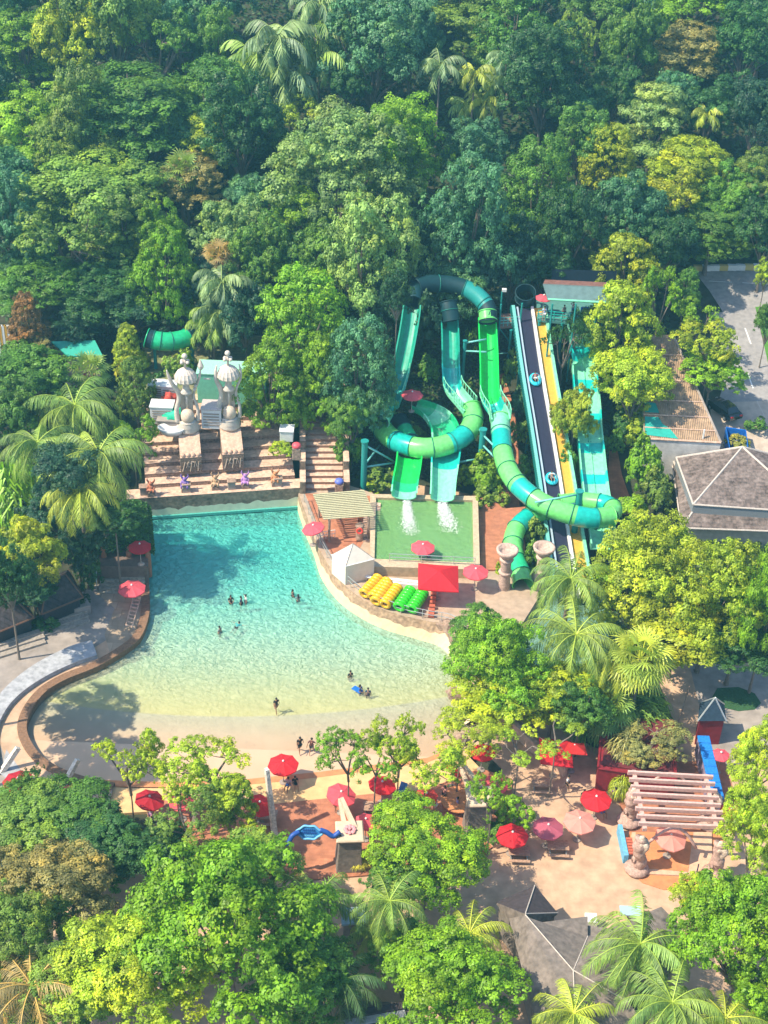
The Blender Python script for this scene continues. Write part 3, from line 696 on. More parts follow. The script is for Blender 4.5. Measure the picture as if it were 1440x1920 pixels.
flat('splash_walk_east', M_TERRA, [(898, 1068), (905, 1010), (930, 960), (985, 975), (985, 1040), (950, 1068)], 2.2, .2)
def foam(u0, v0, u1, v1, wpx, seed):
    rg = np.random.default_rng(seed); Q = []
    a = P(u0, v0, ZS-.1); c = P(u1, v1, ZS-.1); n = 3800; t = rg.beta(.9, 1.5, n); s = PX(a)
    wid = wpx/s*(.5+.5*t)
    pos = np.array([a])*(1-t[:, None])+np.array([c])*t[:, None]; cl = rg.integers(0, 26, n); pos[:, 0] += rg.normal(size=n)*wid*(.10+.16*t)+np.sin(cl*2.4)*wid*.36; pos[:, 1] += np.cos(cl*1.7)*.5; pos[:, 1] += rg.normal(size=n)*.15; pos[:, 2] += np.abs(rg.normal(size=n))*.10*(1-t)*1.5+.02
    nor = nrm(rg.normal(size=(n, 3))*.5+np.array([0, 0, 1])); V = leaves(pos, nor, .085, .8, rg)
    o = bpy.data.objects.new('foam', quads_mesh('foam', V, np.ones((n, 2)), mat('water foam', (.8, .83, .82), .8))); C.objects.link(o); tag(o, kind='stuff')
foam(762, 940, 768, 1000, 24, 1); foam(828, 942, 845, 996, 30, 2)
# beige wall segment and white edging between splash pool and deck
MB().prism([(p.x, p.y) for p in [P(700, 1090, 2), P(838, 1103, 2), P(838, 1108, 2), P(700, 1095, 2)]], 1.9, 2.35).build('white_kerb', M_WHITE, kind='structure')

# --- stage: wall, terraces (amphitheatre), plinths
def xy(p): return (p.x, p.y)
WL, WR = P(270, 974, 0), P(560, 954, 0)                    # foot of the wall at the water
dirx = (WR-WL).normalized(); diry = Vector((-dirx.y, dirx.x, 0)); L0 = (WR-WL).length
def SP(a, d, z): q = WL+dirx*a+diry*d; return Vector((q.x, q.y, z))   # stage frame: a along, d back
def sbox(b, a0, a1, d0, d1, z0, z1, mi=0, ms=None):
    b.prism([xy(SP(a0, d0, 0)), xy(SP(a1, d0, 0)), xy(SP(a1, d1, 0)), xy(SP(a0, d1, 0))], z0, z1, mi, ms); return b
stage = empty('stage_terrace', SP(L0/2, 0, 0), 'stepped stone terrace rising behind the deep end of the wave pool', 'stone terrace')
ZD = 2.7; b = MB()
sbox(b, -1.6, L0+.3, .0, 1.75, -2.6, ZD, 0, 1); b.build('stage_wall', [M_STEP, M_WALLST], stage)
# cream painted band with torn upper edge
cp = MB(); n = 60; lo = []; hi = []; lo2 = []
for i in range(n+1):
    a = -1.0+(L0+1.0)*i/n; lo.append(SP(a, -.04, .42)); hi.append(SP(a, -.04, 1.15+.22*mnoise.noise(Vector((i*.28, 0, 3)))*2+.12*mnoise.noise(Vector((i*.9, 2, 3)))+.25*i/n))
cp.loft(lo, hi); cp.build('painted_band', M_MINT, stage)
g = MB(); sbox(g, -1.0, L0, -.25, 0, .12, .42)
for i in range(7): sbox(g, -.8+i*(L0/6.1), -.4+i*(L0/6.1), -.22, 0, -1.5, .12)
g.build('wave_grille_frame', mat('teal pool paint', (.08, .40, .34), .6, .15, 2), stage)
g = MB(); sbox(g, -1.0, L0, -.05, .02, -1.5, .12); g.build('grille_recess', mat('dark recess', (.01, .06, .06), .8), stage)
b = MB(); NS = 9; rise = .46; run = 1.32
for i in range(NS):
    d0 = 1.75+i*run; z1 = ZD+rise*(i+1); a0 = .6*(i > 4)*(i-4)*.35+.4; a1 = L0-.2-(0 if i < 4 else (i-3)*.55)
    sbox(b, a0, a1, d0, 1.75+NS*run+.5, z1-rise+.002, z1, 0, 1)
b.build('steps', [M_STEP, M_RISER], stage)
ZT = ZD+rise*NS; DT = 1.75+NS*run
b = MB(); sbox(b, 1.0, L0+3, DT, DT+14, ZT-2.5, ZT+.02, 0, 1); b.build('upper_terrace', [mat('upper terrace earth', (.30, .26, .16), .95, .4, .7, .3, col2=(.16, .2, .07)), M_WALLST], kind='structure')
# small crenel blocks along the stage edge
def stub(a): return SP(a, .8, ZD)
for i, a in enumerate([.2, 4.6, 9.3, 14.2, 18.9-.6]):
    if a > L0: continue
    e = empty('stage_block', stub(a), ['pale stone block at the left end of the stage edge', 'pale stone block between the orange and first purple stage figures', 'pale stone block between the first purple and tan stage figures', 'pale stone block between the tan and second purple stage figures', 'pale stone block at the right end of the stage edge'][i], 'stone block', 'stone blocks along the stage edge')
    c = MB(); q = stub(a); c.box(q+Vector((0, 0, .45)), (.8, .7, .9), math.atan2(dirx.y, dirx.x)); c.build('block', M_GREY, e, bevel=.04)
    c = MB(); c.box(q+Vector((0, 0, .95)), (.95, .85, .12), math.atan2(dirx.y, dirx.x)); c.build('cap', M_STONE, e, bevel=.02)
# five painted seated figures
def ground_stage(u, v): 
    p = P(u, v, ZD); return p
def guardian(u, v, col, label):
    p = P(u, v, ZD); e = empty('painted_statue', p, label, 'statue', 'painted statues on the stage edge'); rz = math.atan2(dirx.y, dirx.x)
    b = MB(); b.box(p+Vector((0, 0, .2)), (.8, .8, .4), rz); b.build('plinth', M_STONE, e, bevel=.05)
    m = mat('statue paint '+label[:12], col, .6, .5, 6, .4, col2=tuple(min(1, c*1.2+.12) for c in col))
    b = MB(); b.blob(p+Vector((0, 0, 1.1)), (.38, .32, .55), 3, .25); b.blob(p+Vector((0, -.05, 1.75)), (.24, .26, .28), 5, .2)
    b.blob(p+Vector((0, -.25, .85)), (.42, .35, .22), 6, .2)
    for s in (-1, 1):
        b.tube([p+Vector((.3*s, 0, 1.4)), p+Vector((.5*s, -.15, 1.1)), p+Vector((.35*s, -.35, .8))], [.12, .1, .09], 7)
        b.tube([p+Vector((.15*s, .1, 1.6)), p+Vector((.5*s, .2, 2.1)), p+Vector((.42*s, .1, 2.45))], [.16, .11, .03], 6)
        b.tube([p+Vector((.2*s, -.1, .8)), p+Vector((.4*s, -.5, .9)), p+Vector((.38*s, -.55, .6))], [.16, .14, .12], 7)
    b.v = [tuple(p+(Vector(q)-p)*.8+Vector((0, 0, .08))) for q in b.v]; b.build('figure', m, e, smooth=True)
for u, v, c, l in [(284, 924, (.42, .12, .05), 'orange and tan winged statue at the left end of the stage edge'), (347, 916, (.20, .10, .42), 'deep purple winged statue on the stage edge'),
                   (404, 912, (.45, .27, .14), 'tan stone winged statue in the middle of the stage edge'), (460, 909, (.40, .17, .46), 'light purple and pink winged statue on the stage edge'), (516, 905, (.55, .20, .06), 'tan statue with orange belly at the right end of the stage edge')]:
    guardian(u, v+4, c, l)
# plinths with ramps carrying the two totems
def totem(u, v, label, axe):
    q = P(u, v, ZT+.02); rel = q-WL; a = rel.dot(dirx); d = rel.dot(diry)
    pl = empty('carved_plinth', SP(a, d-3, ZD), 'carved stone plinth with toe knobs under the '+('left' if axe else 'right')+' white totem', 'plinth', 'plinths under the totems')
    b = MB(); f0, f1 = d-3.6, d+1.4; zf = ZT-1.15; vs = [SP(a-1.1, f0, ZD+.9), SP(a+1.1, f0, ZD+.9), SP(a+1.1, f1, ZD+.9), SP(a-1.1, f1, ZD+.9), SP(a-1.1, f0, zf), SP(a+1.1, f0, zf), SP(a+1.1, d-.8, ZT+.1), SP(a-1.1, d-.8, ZT+.1), SP(a+1.1, f1, ZT+.1), SP(a-1.1, f1, ZT+.1)]
    b.add(vs, [(0, 1, 5, 4), (1, 2, 8, 6, 5), (2, 3, 9, 8), (3, 0, 4, 7, 9)], 1); b.add(vs, [(4, 5, 6, 7), (7, 6, 8, 9)], 0); b.build('block', [M_STEP, mat('dark relief stone', (.24, .17, .13), .9, .45, 2.0, .8, 5)], pl)
    b = MB()
    for k in range(4): b.blob(SP(a-.8+k*.53, d-3.35, ZT-1.0), .26, k, .05)
    b.build('toe_knobs', M_STEP, pl, smooth=True)
    b = MB(); 
    for k in range(5): b.tube([SP(a-.9+k*.4, d-3.63, ZD+1.3+.5*(k % 2)), SP(a-.6+k*.35, d-3.66, ZD+2.5), SP(a-.2+k*.28, d-3.63, ZD+1.8+.3*(k % 3))], .06, 6)
    b.build('relief_carving', mat('pale relief', (.5, .4, .32), .9, .2, 3), pl)
    M = mat('white fibreglass totem', (.58, .50, .43), .7, .15, 1.5, .2, 5); M2 = mat('totem peach cavity shade', (.62, .49, .38), .8, .15, 2)  # peach tint puts the cavity's shade into belly and back wall
    z = ZT+.1; c = SP(a, d, 0); e = empty('totem_statue', SP(a, d, z), label, 'statue', 'white totems above the stage')
    def V(x, y, h): return c+dirx*x+diry*y+Vector((0, 0, z+h))
    def L(prof, y=0, sx=1, sy=1, n=20): return MB().lathe(prof, (V(0, y, 0).x, V(0, y, 0).y, z), n, sx=sx, sy=sy)
    L([(1.1, 0), (1.22, .25), (1.02, .5), (1.15, .75), (.85, 1.0), (.95, 1.15)], n=24).build('coil_base', M, e, smooth=True)
    bb = MB().blob(V(0, -.1, 1.7), (.74, .7, .85), 2, .04, 3); bb.build('belly', M2, e, smooth=True)
    # two side walls rising and curving, cavity between
    for s in (-1, 1):
        w = MB(); pts = [(1.05*s, 0, 1.0), (1.1*s, .1, 2.4), (.78*s, .15, 3.7), (.85*s, .1, 4.6), (1.25*s, 0, 5.7), (1.3*s, 0, 6.6), (1.15*s, .1, 7.4)]
        if s > 0: rr = [.24, .17, .14, .13, .14, .13, .05]
        else: rr = [.30, .25, .25, .27, .22, .16, .06]
        if axe and s > 0: pts = pts[:5]+[(1.5, 0, 6.6), (1.55, 0, 7.2)]
        if axe and s < 0: pts = pts[:4]+[(-1.4, 0, 5.6), (-1.75, 0, 6.6), (-1.9, 0, 7.3)]
        w.tube(smoothpath([V(*q) for q in pts], 5), list(np.interp(np.linspace(0, 6, 31), range(7), rr)), 10); w.build('side_horn', M, e, smooth=True)
    MB().box(V(0, .45, 3.0), (1.3, .25, 2.6), math.atan2(dirx.y, dirx.x)).build('back_wall', M2, e, bevel=.05)
    MB().tube([V(0, .1, 2.5), V(0, .1, 4.6)], .16, 8).build('stem', M, e, smooth=True)
    L([(.2, 4.2), (.6, 4.45), (.64, 4.65), (.4, 4.9), (.32, 5.4), (.5, 6.1), (.4, 6.15)], sy=.9).build('goblet', M, e, smooth=True)
    dome = [(1.08, 6.0), (1.16, 6.12), (1.1, 6.5), (.88, 6.95), (.52, 7.25), (.15, 7.4)]
    dm = MB(); zc = V(0, 0, 0)
    for rr_, hh_ in dome:
        for k in range(48): q_ = 2*math.pi*k/48; r2 = rr_*(1+.045*math.cos(q_*16)); dm.v.append((zc.x+r2*math.cos(q_), zc.y+r2*math.sin(q_), z+hh_))
    for i in range(5):
        for k in range(48): dm.f.append((i*48+k, i*48+(k+1) % 48, (i+1)*48+(k+1) % 48, (i+1)*48+k)); dm.m.append(0)
    dm.f += [tuple(range(48))[::-1], tuple(range(240, 288))]; dm.m += [0, 0]; dm.build('dome_cap', M, e)
    f = MB(); f.tube([V(0, 0, 7.3), V(0, 0, 8.6)], .12, 8); f.blob(V(0, 0, 8.8), .3, 1, .05)
    for k in range(4): f.blob(V(.42*math.cos(k*1.57+.7), .3*math.sin(k*1.57+.7), 8.15), .2, k, .1)
    f.build('finial', M, e, smooth=True)
    if axe:
        g = MB(); g.lathe([(.02, 0), (.3, .35), (.32, .6), (.05, 1.3)], tuple(V(1.6, 0, 7.0)), 8); g.box(V(2.2, 0, 6.0), (.7, .08, .15), 0); g.build('spear_tip', M, e)
        for k, (x, h) in enumerate([(.9, 5.9), (.95, 5.4), (.85, 5.0)]): MB().blob(V(x, -.3, h), .2, k, .05).build('knob', M, e, smooth=True)
totem(353, 806, 'white hourglass totem with spear tips, left of the pair', True)
totem(431, 800, 'white hourglass totem with ribbed dome, right of the pair', False)
# objects on the upper terrace
M_PLW = mat('white plastic', (.66, .66, .66), .5, .1, 2)
def cabinet(u, v, z, w, dp, h, label, roofcol=None, name='cabinet', louvres=True, m=None, rz=0):
    p = P(u, v, z); e = empty(name, p, label, name.replace('_', ' '), rz=0); b = MB(); m = m or M_PLW
    b.box(p+Vector((0, 0, h/2)), (w, dp, h), rz); b.build('body', m, e, bevel=.04)
    if louvres:
        g = MB()
        for k in range(5): g.box(p+Vector((0, -dp/2-.02, h*(.2+.15*k))), (w*.8, .05, h*.07), 0)
        g.build('louvre_panel', M_GREY, e)
    r = MB(); r.box(p+Vector((0, 0, h+.06)), (w+.15, dp+.15, .12), rz); r.build('lid', mat('lid '+label[:10], roofcol, .7, .2, 2) if roofcol else m, e, bevel=.02)
    return e
cabinet(306, 788, ZT, 2.4, 1.6, 2.0, 'white louvred utility cabinet left of the totems')
cabinet(399, 795, ZT, 2.1, 2.0, 2.3, 'white louvred plant shed between the two totems', (.5, .42, .4), name='shed')
cabinet(319, 750, ZT, 1.6, 1.4, 2.0, 'grey air conditioning unit behind the white cabinet', name='air_conditioner')
cabinet(295, 745, ZT, 1.6, 1.4, 1.8, 'blue grey pump housing at the back left of the upper terrace', name='pump_housing')
cabinet(538, 822, ZT-.8, 1.4, 1.4, 1.2, 'pale blue white box beside the hedge at the top of the stone stairs', louvres=False, name='utility_box')
M_TEALW = mat('sea green painted wall', (.16, .48, .33), .7, .12, 1)
p = P(438, 742, ZT); cabinet(438, 745, ZT, 7.5, 3, 3.6, 'sea green painted shed wall behind the right totem', (.30, .60, .45), name='shed', louvres=False, m=M_TEALW)
p = P(415, 760, ZT); cabinet(400, 742, ZT, 2.0, 2.0, 3.0, 'sea green tank cabinet behind the totems', (.2, .5, .35), name='tank', louvres=False, m=M_TEALW)
def tarp(u, v, z, col, label, s=1.6):
    p = P(u, v, z); b = MB(); b.blob(p+Vector((0, 0, .9)), (s, s*.7, .9), 4, .35, 3); return tag(b.build('tarpaulin', mat('tarp '+label[:8], col, .6, .25, 2, .5), smooth=True), label, 'tarpaulin')
tarp(333, 795, ZT, (.02, .45, .28), 'bright green tarpaulin heap behind the left totem')
tarp(318, 765, ZT, (.6, .08, .05), 'small red cloth heap on the upper terrace', .9)
p = P(322, 812, ZT); e = empty('bathtub_planter', p, 'white tub beside the left totem plinth', 'tub')
MB().lathe([(.9, 0), (1.25, .7), (1.15, .72), (.85, .2)], tuple(p), 20, sx=1.2, sy=.8).build('tub', M_PLW, e, smooth=True)
cabinet(316, 800, ZT, 2.2, 1.0, .9, 'low grey bench box in front of the white cabinet', name='bench', louvres=False, m=M_GREY)
# --- second stairs right of the stage
st = empty('stone_stairs', P(600, 915, ZD), 'wide stone stairs climbing between low walls right of the stage', 'stairs')
b = MB(); fl, fr = P(577, 920, ZD-.7), P(636, 920, ZD-.7); tl, trr = P(566, 838, 0), P(628, 838, 0)
wdir = (fr-fl).normalized(); bdir = Vector((-wdir.y, wdir.x, 0)); Wst = (fr-fl).length+.6
NST = 15
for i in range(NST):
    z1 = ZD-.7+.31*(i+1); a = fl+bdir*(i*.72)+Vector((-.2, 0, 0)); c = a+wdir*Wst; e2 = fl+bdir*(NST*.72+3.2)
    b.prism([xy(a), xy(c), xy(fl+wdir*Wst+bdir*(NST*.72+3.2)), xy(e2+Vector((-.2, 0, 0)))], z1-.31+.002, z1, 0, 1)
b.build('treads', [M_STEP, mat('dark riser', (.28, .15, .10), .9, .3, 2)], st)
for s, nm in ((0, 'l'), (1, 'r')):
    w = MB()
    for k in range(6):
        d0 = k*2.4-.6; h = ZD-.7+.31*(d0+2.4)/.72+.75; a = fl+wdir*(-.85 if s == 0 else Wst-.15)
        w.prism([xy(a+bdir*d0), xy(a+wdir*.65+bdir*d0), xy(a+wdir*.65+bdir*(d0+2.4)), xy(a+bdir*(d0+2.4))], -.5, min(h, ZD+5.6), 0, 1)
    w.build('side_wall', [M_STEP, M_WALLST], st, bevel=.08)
def knobcap(u, v, z, col, label):
    p = P(u, v, z); e = empty('stone_post', p-Vector((0, 0, 1.4)), label, 'post')
    MB().box(p+Vector((0, 0, -.7)), (.85, .85, 1.4)).build('post', M_STONE, e, bevel=.05)
    MB().lathe([(.42, 0), (.5, .12), (.42, .35), (.18, .48)], tuple(p), 14).build('dome_cap', mat('cap '+label[16:26], col, .5), e, smooth=True)
knobcap(556, 838, ZD+5.6, (.65, .08, .10), 'stone post with red dome cap at the top left of the stone stairs')
knobcap(636, 905, ZD+1.0, (.12, .16, .55), 'stone post with blue dome cap at the foot of the stone stairs')
# hedge beside the stairs
shrub(524, 845, 42, 34, 'lime', 'bright green clipped bush at the upper right of the terrace', z0=ZT-2.2)
#==PART3==
# ================================================================= WATER SLIDES
def plast(name, col, rough=.28, coat=.3): return mat(name, col, rough, .2, .8, coat=coat)
G_LIME = plast('lime fibreglass', (.16, .62, .16)); G_TEAL = plast('teal fibreglass', (.01, .42, .36)); G_GREEN = plast('green fibreglass', (.02, .46, .20))
G_DARK_SHADE = plast('dark teal fibreglass with painted shade', (.002, .035, .045), .6, 0); G_MINT = plast('mint fibreglass', (.22, .66, .42)); G_CYAN = plast('cyan fibreglass', (.01, .50, .44))  # dark teal carries the arc tube's tree shade in its colour
G_STEEL = mat('teal painted steel', (.02, .26, .24), .4, .1, 2); G_PALES = mat('pale teal painted steel', (.16, .48, .44), .4, .1, 2); G_VIV = plast('vivid green fibreglass', (.01, .55, .08))
G_DEEP = plast('deep green fibreglass', (.01, .30, .20))
G_SEAM = mat('dark seam', (.01, .16, .12), .5)
def frames(path):
    out = []
    for i, p in enumerate(path):
        t = (path[min(i+1, len(path)-1)]-path[max(i-1, 0)]).normalized(); s = t.cross(Vector((0, 0, 1))).normalized(); out.append((p, t, s, s.cross(t)))
    return out
def sweep(b, path, prof, mi=lambda i: 0, cap=True, scale=None):
    F = frames(path); o = len(b.v); n = len(prof)
    for i, (p, t, s, u) in enumerate(F):
        k = scale[i] if scale else 1
        for x, y in prof: b.v.append(tuple(p+s*x*k+u*y))
    for i in range(len(F)-1):
        for k in range(n):
            k2 = (k+1) % n; b.f.append((o+i*n+k, o+(i+1)*n+k, o+(i+1)*n+k2, o+i*n+k2)); b.m.append(mi(i))
    if cap:
        b.f.append(tuple(o+k for k in range(n))); b.m.append(mi(0)); b.f.append(tuple(o+(len(F)-1)*n+k for k in range(n))[::-1]); b.m.append(mi(len(F)-2))
    return b
def uprof(w, h, t=.08, flat=.35):
    # U section: rounded bottom, straight lips
    inner = []; m = 10
    for k in range(m+1):
        a = math.pi+math.pi*k/m; inner.append((math.cos(a)*w/2, h*.55*(1+math.sin(a))+(0)))
    inner = [(-w/2, h)]+inner+[(w/2, h)]
    outer = [(x*(w/2+t)/(w/2), y-t if 0 < i < len(inner)-1 else y) for i, (x, y) in enumerate(inner)]
    lipo = [(w/2+t*2, h), (w/2+t*2, h-.12)]
    return inner+lipo+outer[::-1]+[(-w/2-t*2, h-.12), (-w/2-t*2, h)]
def tprof(r, n=18): return [(r*math.cos(2*math.pi*k/n), r*math.sin(2*math.pi*k/n)+r) for k in range(n)]
def tube_part(e, path, r, bands, mats, ringm=G_SEAM, every=None, name='tube', open_ends=True):
    """tube in coloured sections with flange rings; bands = list of (material index) per section"""
    n = len(path)-1; ns = len(bands); per = n/ns
    b = MB(); pr = tprof(r); sweep(b, path, pr, lambda i: bands[min(ns-1, int(i/per))], cap=False)
    sweep(b, path, [(x*.94, (y-r)*.94+r) for x, y in pr][::-1], lambda i: bands[min(ns-1, int(i/per))], cap=False)
    o = b.build(name, mats, e, smooth=True)
    F = frames(path)
    for k in range(0, ns+1):
        i = min(n, int(round(k*per))); p, t, s, u = F[i]; g = MB(); rp = [(x*1.05, (y-r)*1.05+r) for x, y in pr]
        sweep(g, [p-t*.05, p+t*.05], rp, cap=True) if 0 < k < ns else g.tube([p+s*x+u*y for x, y in rp], .07, 5, closed=True)
        if 0 < k < ns:
            g = MB(); g.tube([p+s*x+u*y for x, y in rp], .05, 5, closed=True)
        g.build('flange_ring', ringm if 0 < k < ns else mats[0], e, smooth=True)
    return o
def chute_part(e, path, w, h, mats, band=lambda i: 0, name='open_chute', scale=None):
    b = MB(); sweep(b, path, uprof(w, h), band, scale=scale); return b.build(name, mats, e, smooth=False)
def post(e, p, ztop, r=.28, m=None, name='support_post', z0=None, rtop=None):
    b = MB(); z0 = gz(p.x, p.y)-.3 if z0 is None else z0
    b.tube([(p.x, p.y, z0), (p.x, p.y, ztop)], r, 14); b.tube([(p.x, p.y, ztop), (p.x, p.y, ztop+.12)], r*1.3, 14)
    return b.build(name, m or G_STEEL, e, smooth=False)
def arm(e, a, c, r=.1, m=None, name='support_arm'): return MB().tube([a, c], r, 8).build(name, m or G_PALES, e, smooth=True)
def rails_on(e, path, w, h=.9, m=None, name='side_rail', sides=(-1, 1), base=.9, step=3):
    F = frames(path)
    for sd_ in sides:
        b = MB(); b.tube([p+s*sd_*w/2+Vector((0, 0, base+h)) for p, t, s, u in F], .05, 5); b.tube([p+s*sd_*w/2+Vector((0, 0, base)) for p, t, s, u in F], .06, 5)
        for i in range(0, len(F), step):
            p, t, s, u = F[i]; b.tube([p+s*sd_*w/2+Vector((0, 0, base-.2)), p+s*sd_*w/2+Vector((0, 0, base+h))], .05, 5)
        b.build(name, m or G_MINT, e)
# ---- A: left slide: hooded start, open chute, curl under the ring to the right landing
A0 = P(774, 600, 13.5)
eA = empty('body_slide', Vector((A0.x, A0.y, gz(A0.x, A0.y))), 'leftmost green slide with dark hooded top and straight open chute joining the ring', 'water slide')
pa = path_px([(776, 576, 14.6), (773, 590, 14.0), (765, 640, 11.8), (755, 690, 9.8), (744, 735, 8.0), (734, 765, 7.0)], n=8)
chute_part(eA, pa, 1.75, 1.1, [G_DEEP, G_TEAL], lambda i: 0 if i < 26 else 1)
tube_part(eA, path_px([(783, 548, 15.2), (779, 562, 15.0), (776, 578, 14.6)], n=4), .95, [0], [G_DARK_SHADE], name='hood_tube')
tube_part(eA, path_px([(733, 766, 6.9), (722, 785, 6.4), (713, 803, 6.1)], n=4), .98, [1, 0], [G_MINT, G_TEAL], name='tube')
rails_on(eA, pa[-14:], 2.0, base=1.1)
# ---- B: middle slide and the ring
B0 = P(842, 610, 13)
eB = empty('ring_slide', Vector((B0.x, B0.y, gz(B0.x, B0.y))), 'green slide from the middle chute whose striped tube makes the big open ring', 'water slide')
tube_part(eB, path_px([(836, 572, 14.6), (838, 585, 14.0), (841, 603, 13.1)], n=4), .95, [0, 0], [G_DARK_SHADE], name='hood_tube')
pb = path_px([(841, 603, 13.0), (843, 640, 11.6), (844, 680, 10.2), (845, 715, 9.0), (849, 740, 8.2), (866, 762, 7.6), (879, 777, 7.2)], n=7)
chute_part(eB, pb, 1.7, 1.0, [G_DEEP, G_TEAL, G_MINT], lambda i: 0 if i < 16 else (1 if i < 27 else 2))
rails_on(eB, pb[26:], 2.0, base=1.0, step=2)
ringp = path_px([(879, 778, 6.6), (886, 800, 6.1), (879, 822, 5.6), (858, 841, 5.2), (828, 853, 4.9), (796, 857, 4.7), (764, 852, 4.5), (736, 840, 4.3), (716, 820, 4.2), (711, 802, 4.4)], n=6)
tube_part(eB, ringp, 1.12, [0, 0, 1, 0, 0, 1, 0, 0], [G_LIME, G_TEAL], name='ring_tube')
tl = path_px([(748, 800, 4.6), (757, 818, 4.4), (768, 838, 4.2), (774, 858, 4.0)], n=4)
tube_part(eB, tl, .9, [0, 1, 0], [G_DARK_SHADE, G_GREEN], name='lower_tube')
# landing chutes into the splash pool
eL = empty('landing_chute', P(758, 938, ZS), 'vivid green left landing chute spilling into the splash pool', 'water slide')
chute_part(eL, path_px([(768, 860, 4.6), (765, 885, 4.1), (760, 912, 3.5), (757, 936, 3.2)], n=5), 2.45, 1.0, [G_VIV, G_GREEN, G_MINT], lambda i: 0 if i < 9 else (1 if i < 12 else 2))
eL2 = empty('landing_chute', P(830, 940, ZS), 'mint and teal right landing chute that starts as a wide curved bowl', 'water slide')
pl = path_px([(776, 768, 6.4), (800, 778, 6.2), (822, 795, 5.8), (834, 818, 5.3), (836, 845, 4.9), (834, 875, 4.4), (831, 908, 3.7), (829, 940, 3.2)], n=6)
chute_part(eL2, pl, 2.35, 1.0, [G_GREEN, G_TEAL, G_MINT], lambda i: (0 if i % 12 < 7 else 2) if i < 24 else (1 if i < 31 else 2), scale=[.7+.5*sstep(0, 12, i)-.2*sstep(24, 40, i) for i in range(len(pl))])
# supports of the ring
def support(u, v, ztop, arms, label, z0=1.9, r=.33):
    p = P(u, v, ztop); e = empty('slide_support', Vector((p.x, p.y, z0)), label, 'support column', 'teal columns holding up the slides')
    post(e, p, ztop, r, name='column', z0=z0-.5)
    for a in arms: arm(e, Vector((p.x, p.y, a[0])), P(*a[1:]), .11)
support(684, 828, 7.4, [(4.2, 738, 868, 4.2), (7.0, 740, 866, 4.3), (4.4, 712, 835, 4.2)], 'thick teal column left of the ring with three pale struts')
support(906, 806, 8.2, [(4.6, 852, 868, 4.6), (6.4, 938, 868, 6.0), (7.6, 940, 850, 7.2), (7.8, 893, 800, 6.2)], 'teal column between the ring and the winding tube with pale struts')
support(872, 640, 12.2, [(12, 912, 636, 12.4), (11, 912, 660, 11.5)], 'slim teal column between the middle and right chutes', z0=8, r=.2)
# ---- C: right chute, winding striped tube, ends low on the right
C0 = P(913, 640, 12)
eC = empty('winding_slide', Vector((C0.x, C0.y, gz(C0.x, C0.y))), 'long green slide: straight chute then lime and teal striped tube winding right over the path', 'water slide')
arc = path_px([(779, 553, 15.5), (800, 547, 15.5), (832, 547, 15.3), (866, 554, 15.0), (893, 570, 14.4), (909, 590, 13.6), (912, 608, 12.8)], n=5)
tube_part(eC, arc, .98, [0, 0, 1, 0], [G_DARK_SHADE, G_STEEL], name='upper_tube')
tube_part(eC, path_px([(911, 590, 13.6), (912, 606, 12.9)], n=4), .98, [0], [G_LIME], name='mouth_hood')
pc = path_px([(912, 606, 12.6), (913, 640, 11.4), (915, 680, 10.1), (916, 720, 9.1), (917, 752, 8.4), (922, 768, 8.0), (933, 785, 7.7), (937, 800, 7.4)], n=6)
chute_part(eC, pc, 1.8, 1.2, [G_VIV, G_TEAL, G_MINT], lambda i: 0 if i < 26 else (1 if i < 33 else 2))
rails_on(eC, pc[24:], 2.2, base=1.1, step=2)
tc_ = path_px([(936, 800, 6.8), (938, 830, 6.4), (942, 868, 6.0), (955, 905, 5.6), (980, 935, 5.3), (1015, 960, 5.0), (1060, 978, 4.7), (1105, 988, 4.4), (1140, 985, 4.1)], n=6)
tube_part(eC, tc_, 1.05, [1, 2, 0, 0, 2, 0, 0, 2, 0], [G_LIME, G_MINT, G_TEAL], name='winding_tube')
tube_part(eC, path_px([(1140, 982, 4.0), (1148, 970, 3.8), (1135, 960, 3.6), (1112, 956, 3.4), (1085, 954, 3.2), (1050, 958, 3.0)], n=4), .95, [0, 1, 0, 0], [G_LIME, G_TEAL], name='return_tube')
tube_part(eC, path_px([(1020, 972, 3.0), (990, 985, 2.9), (968, 1005, 2.7), (960, 1032, 2.5), (964, 1062, 2.2), (974, 1088, 1.9), (978, 1108, 1.6)], n=5), .98, [0, 1, 0, 0, 2, 0], [G_LIME, G_TEAL, G_GREEN], name='exit_tube')
support(1087, 922, 7.6, [(7.3, 1003, 942, 6.8), (6.2, 1028, 950, 6.2)], 'thick teal column standing over the mat racing slide', z0=1.0)
support(958, 620, 12.0, [], 'slim teal column under the small start deck', z0=9, r=.14)
# ---- D: two lane mat slide with black and yellow lanes
eD = empty('racing_slide', P(1020, 900, 3), 'straight steep racing slide with one black and one yellow lane and teal side walls', 'water slide')
lnt = [(983, 578, 13.3), (1001, 700, 9.3), (1018, 800, 6.5), (1034, 900, 4.2), (1046, 980, 2.9), (1058, 1060, 2.1), (1068, 1120, 2.0)]
lp = path_px(lnt, n=8); F = frames(lp)
def strip(name, x0, x1, y, m, th=.12, wv=0):
    b = MB(); sweep(b, lp, [(-x0, y-th), (-x1, y-th), (-x1, y), (-x0, y)]); return b.build(name, m, eD)
M_BLK = mat('black slide mat lane', (.022, .022, .05), .45, .25, 2); M_YEL = mat('yellow slide lane', (.66, .36, .05), .5, .12, 1.2)
strip('black_lane', -.75, .72, 0, M_BLK); strip('yellow_lane', 1.02, 2.15, 0, M_YEL)
strip('white_divider', .72, 1.02, .38, M_WHITE, .5); strip('left_edge', -.95, -.75, .32, mat('grey blue edge', (.35, .45, .55), .5), .45)
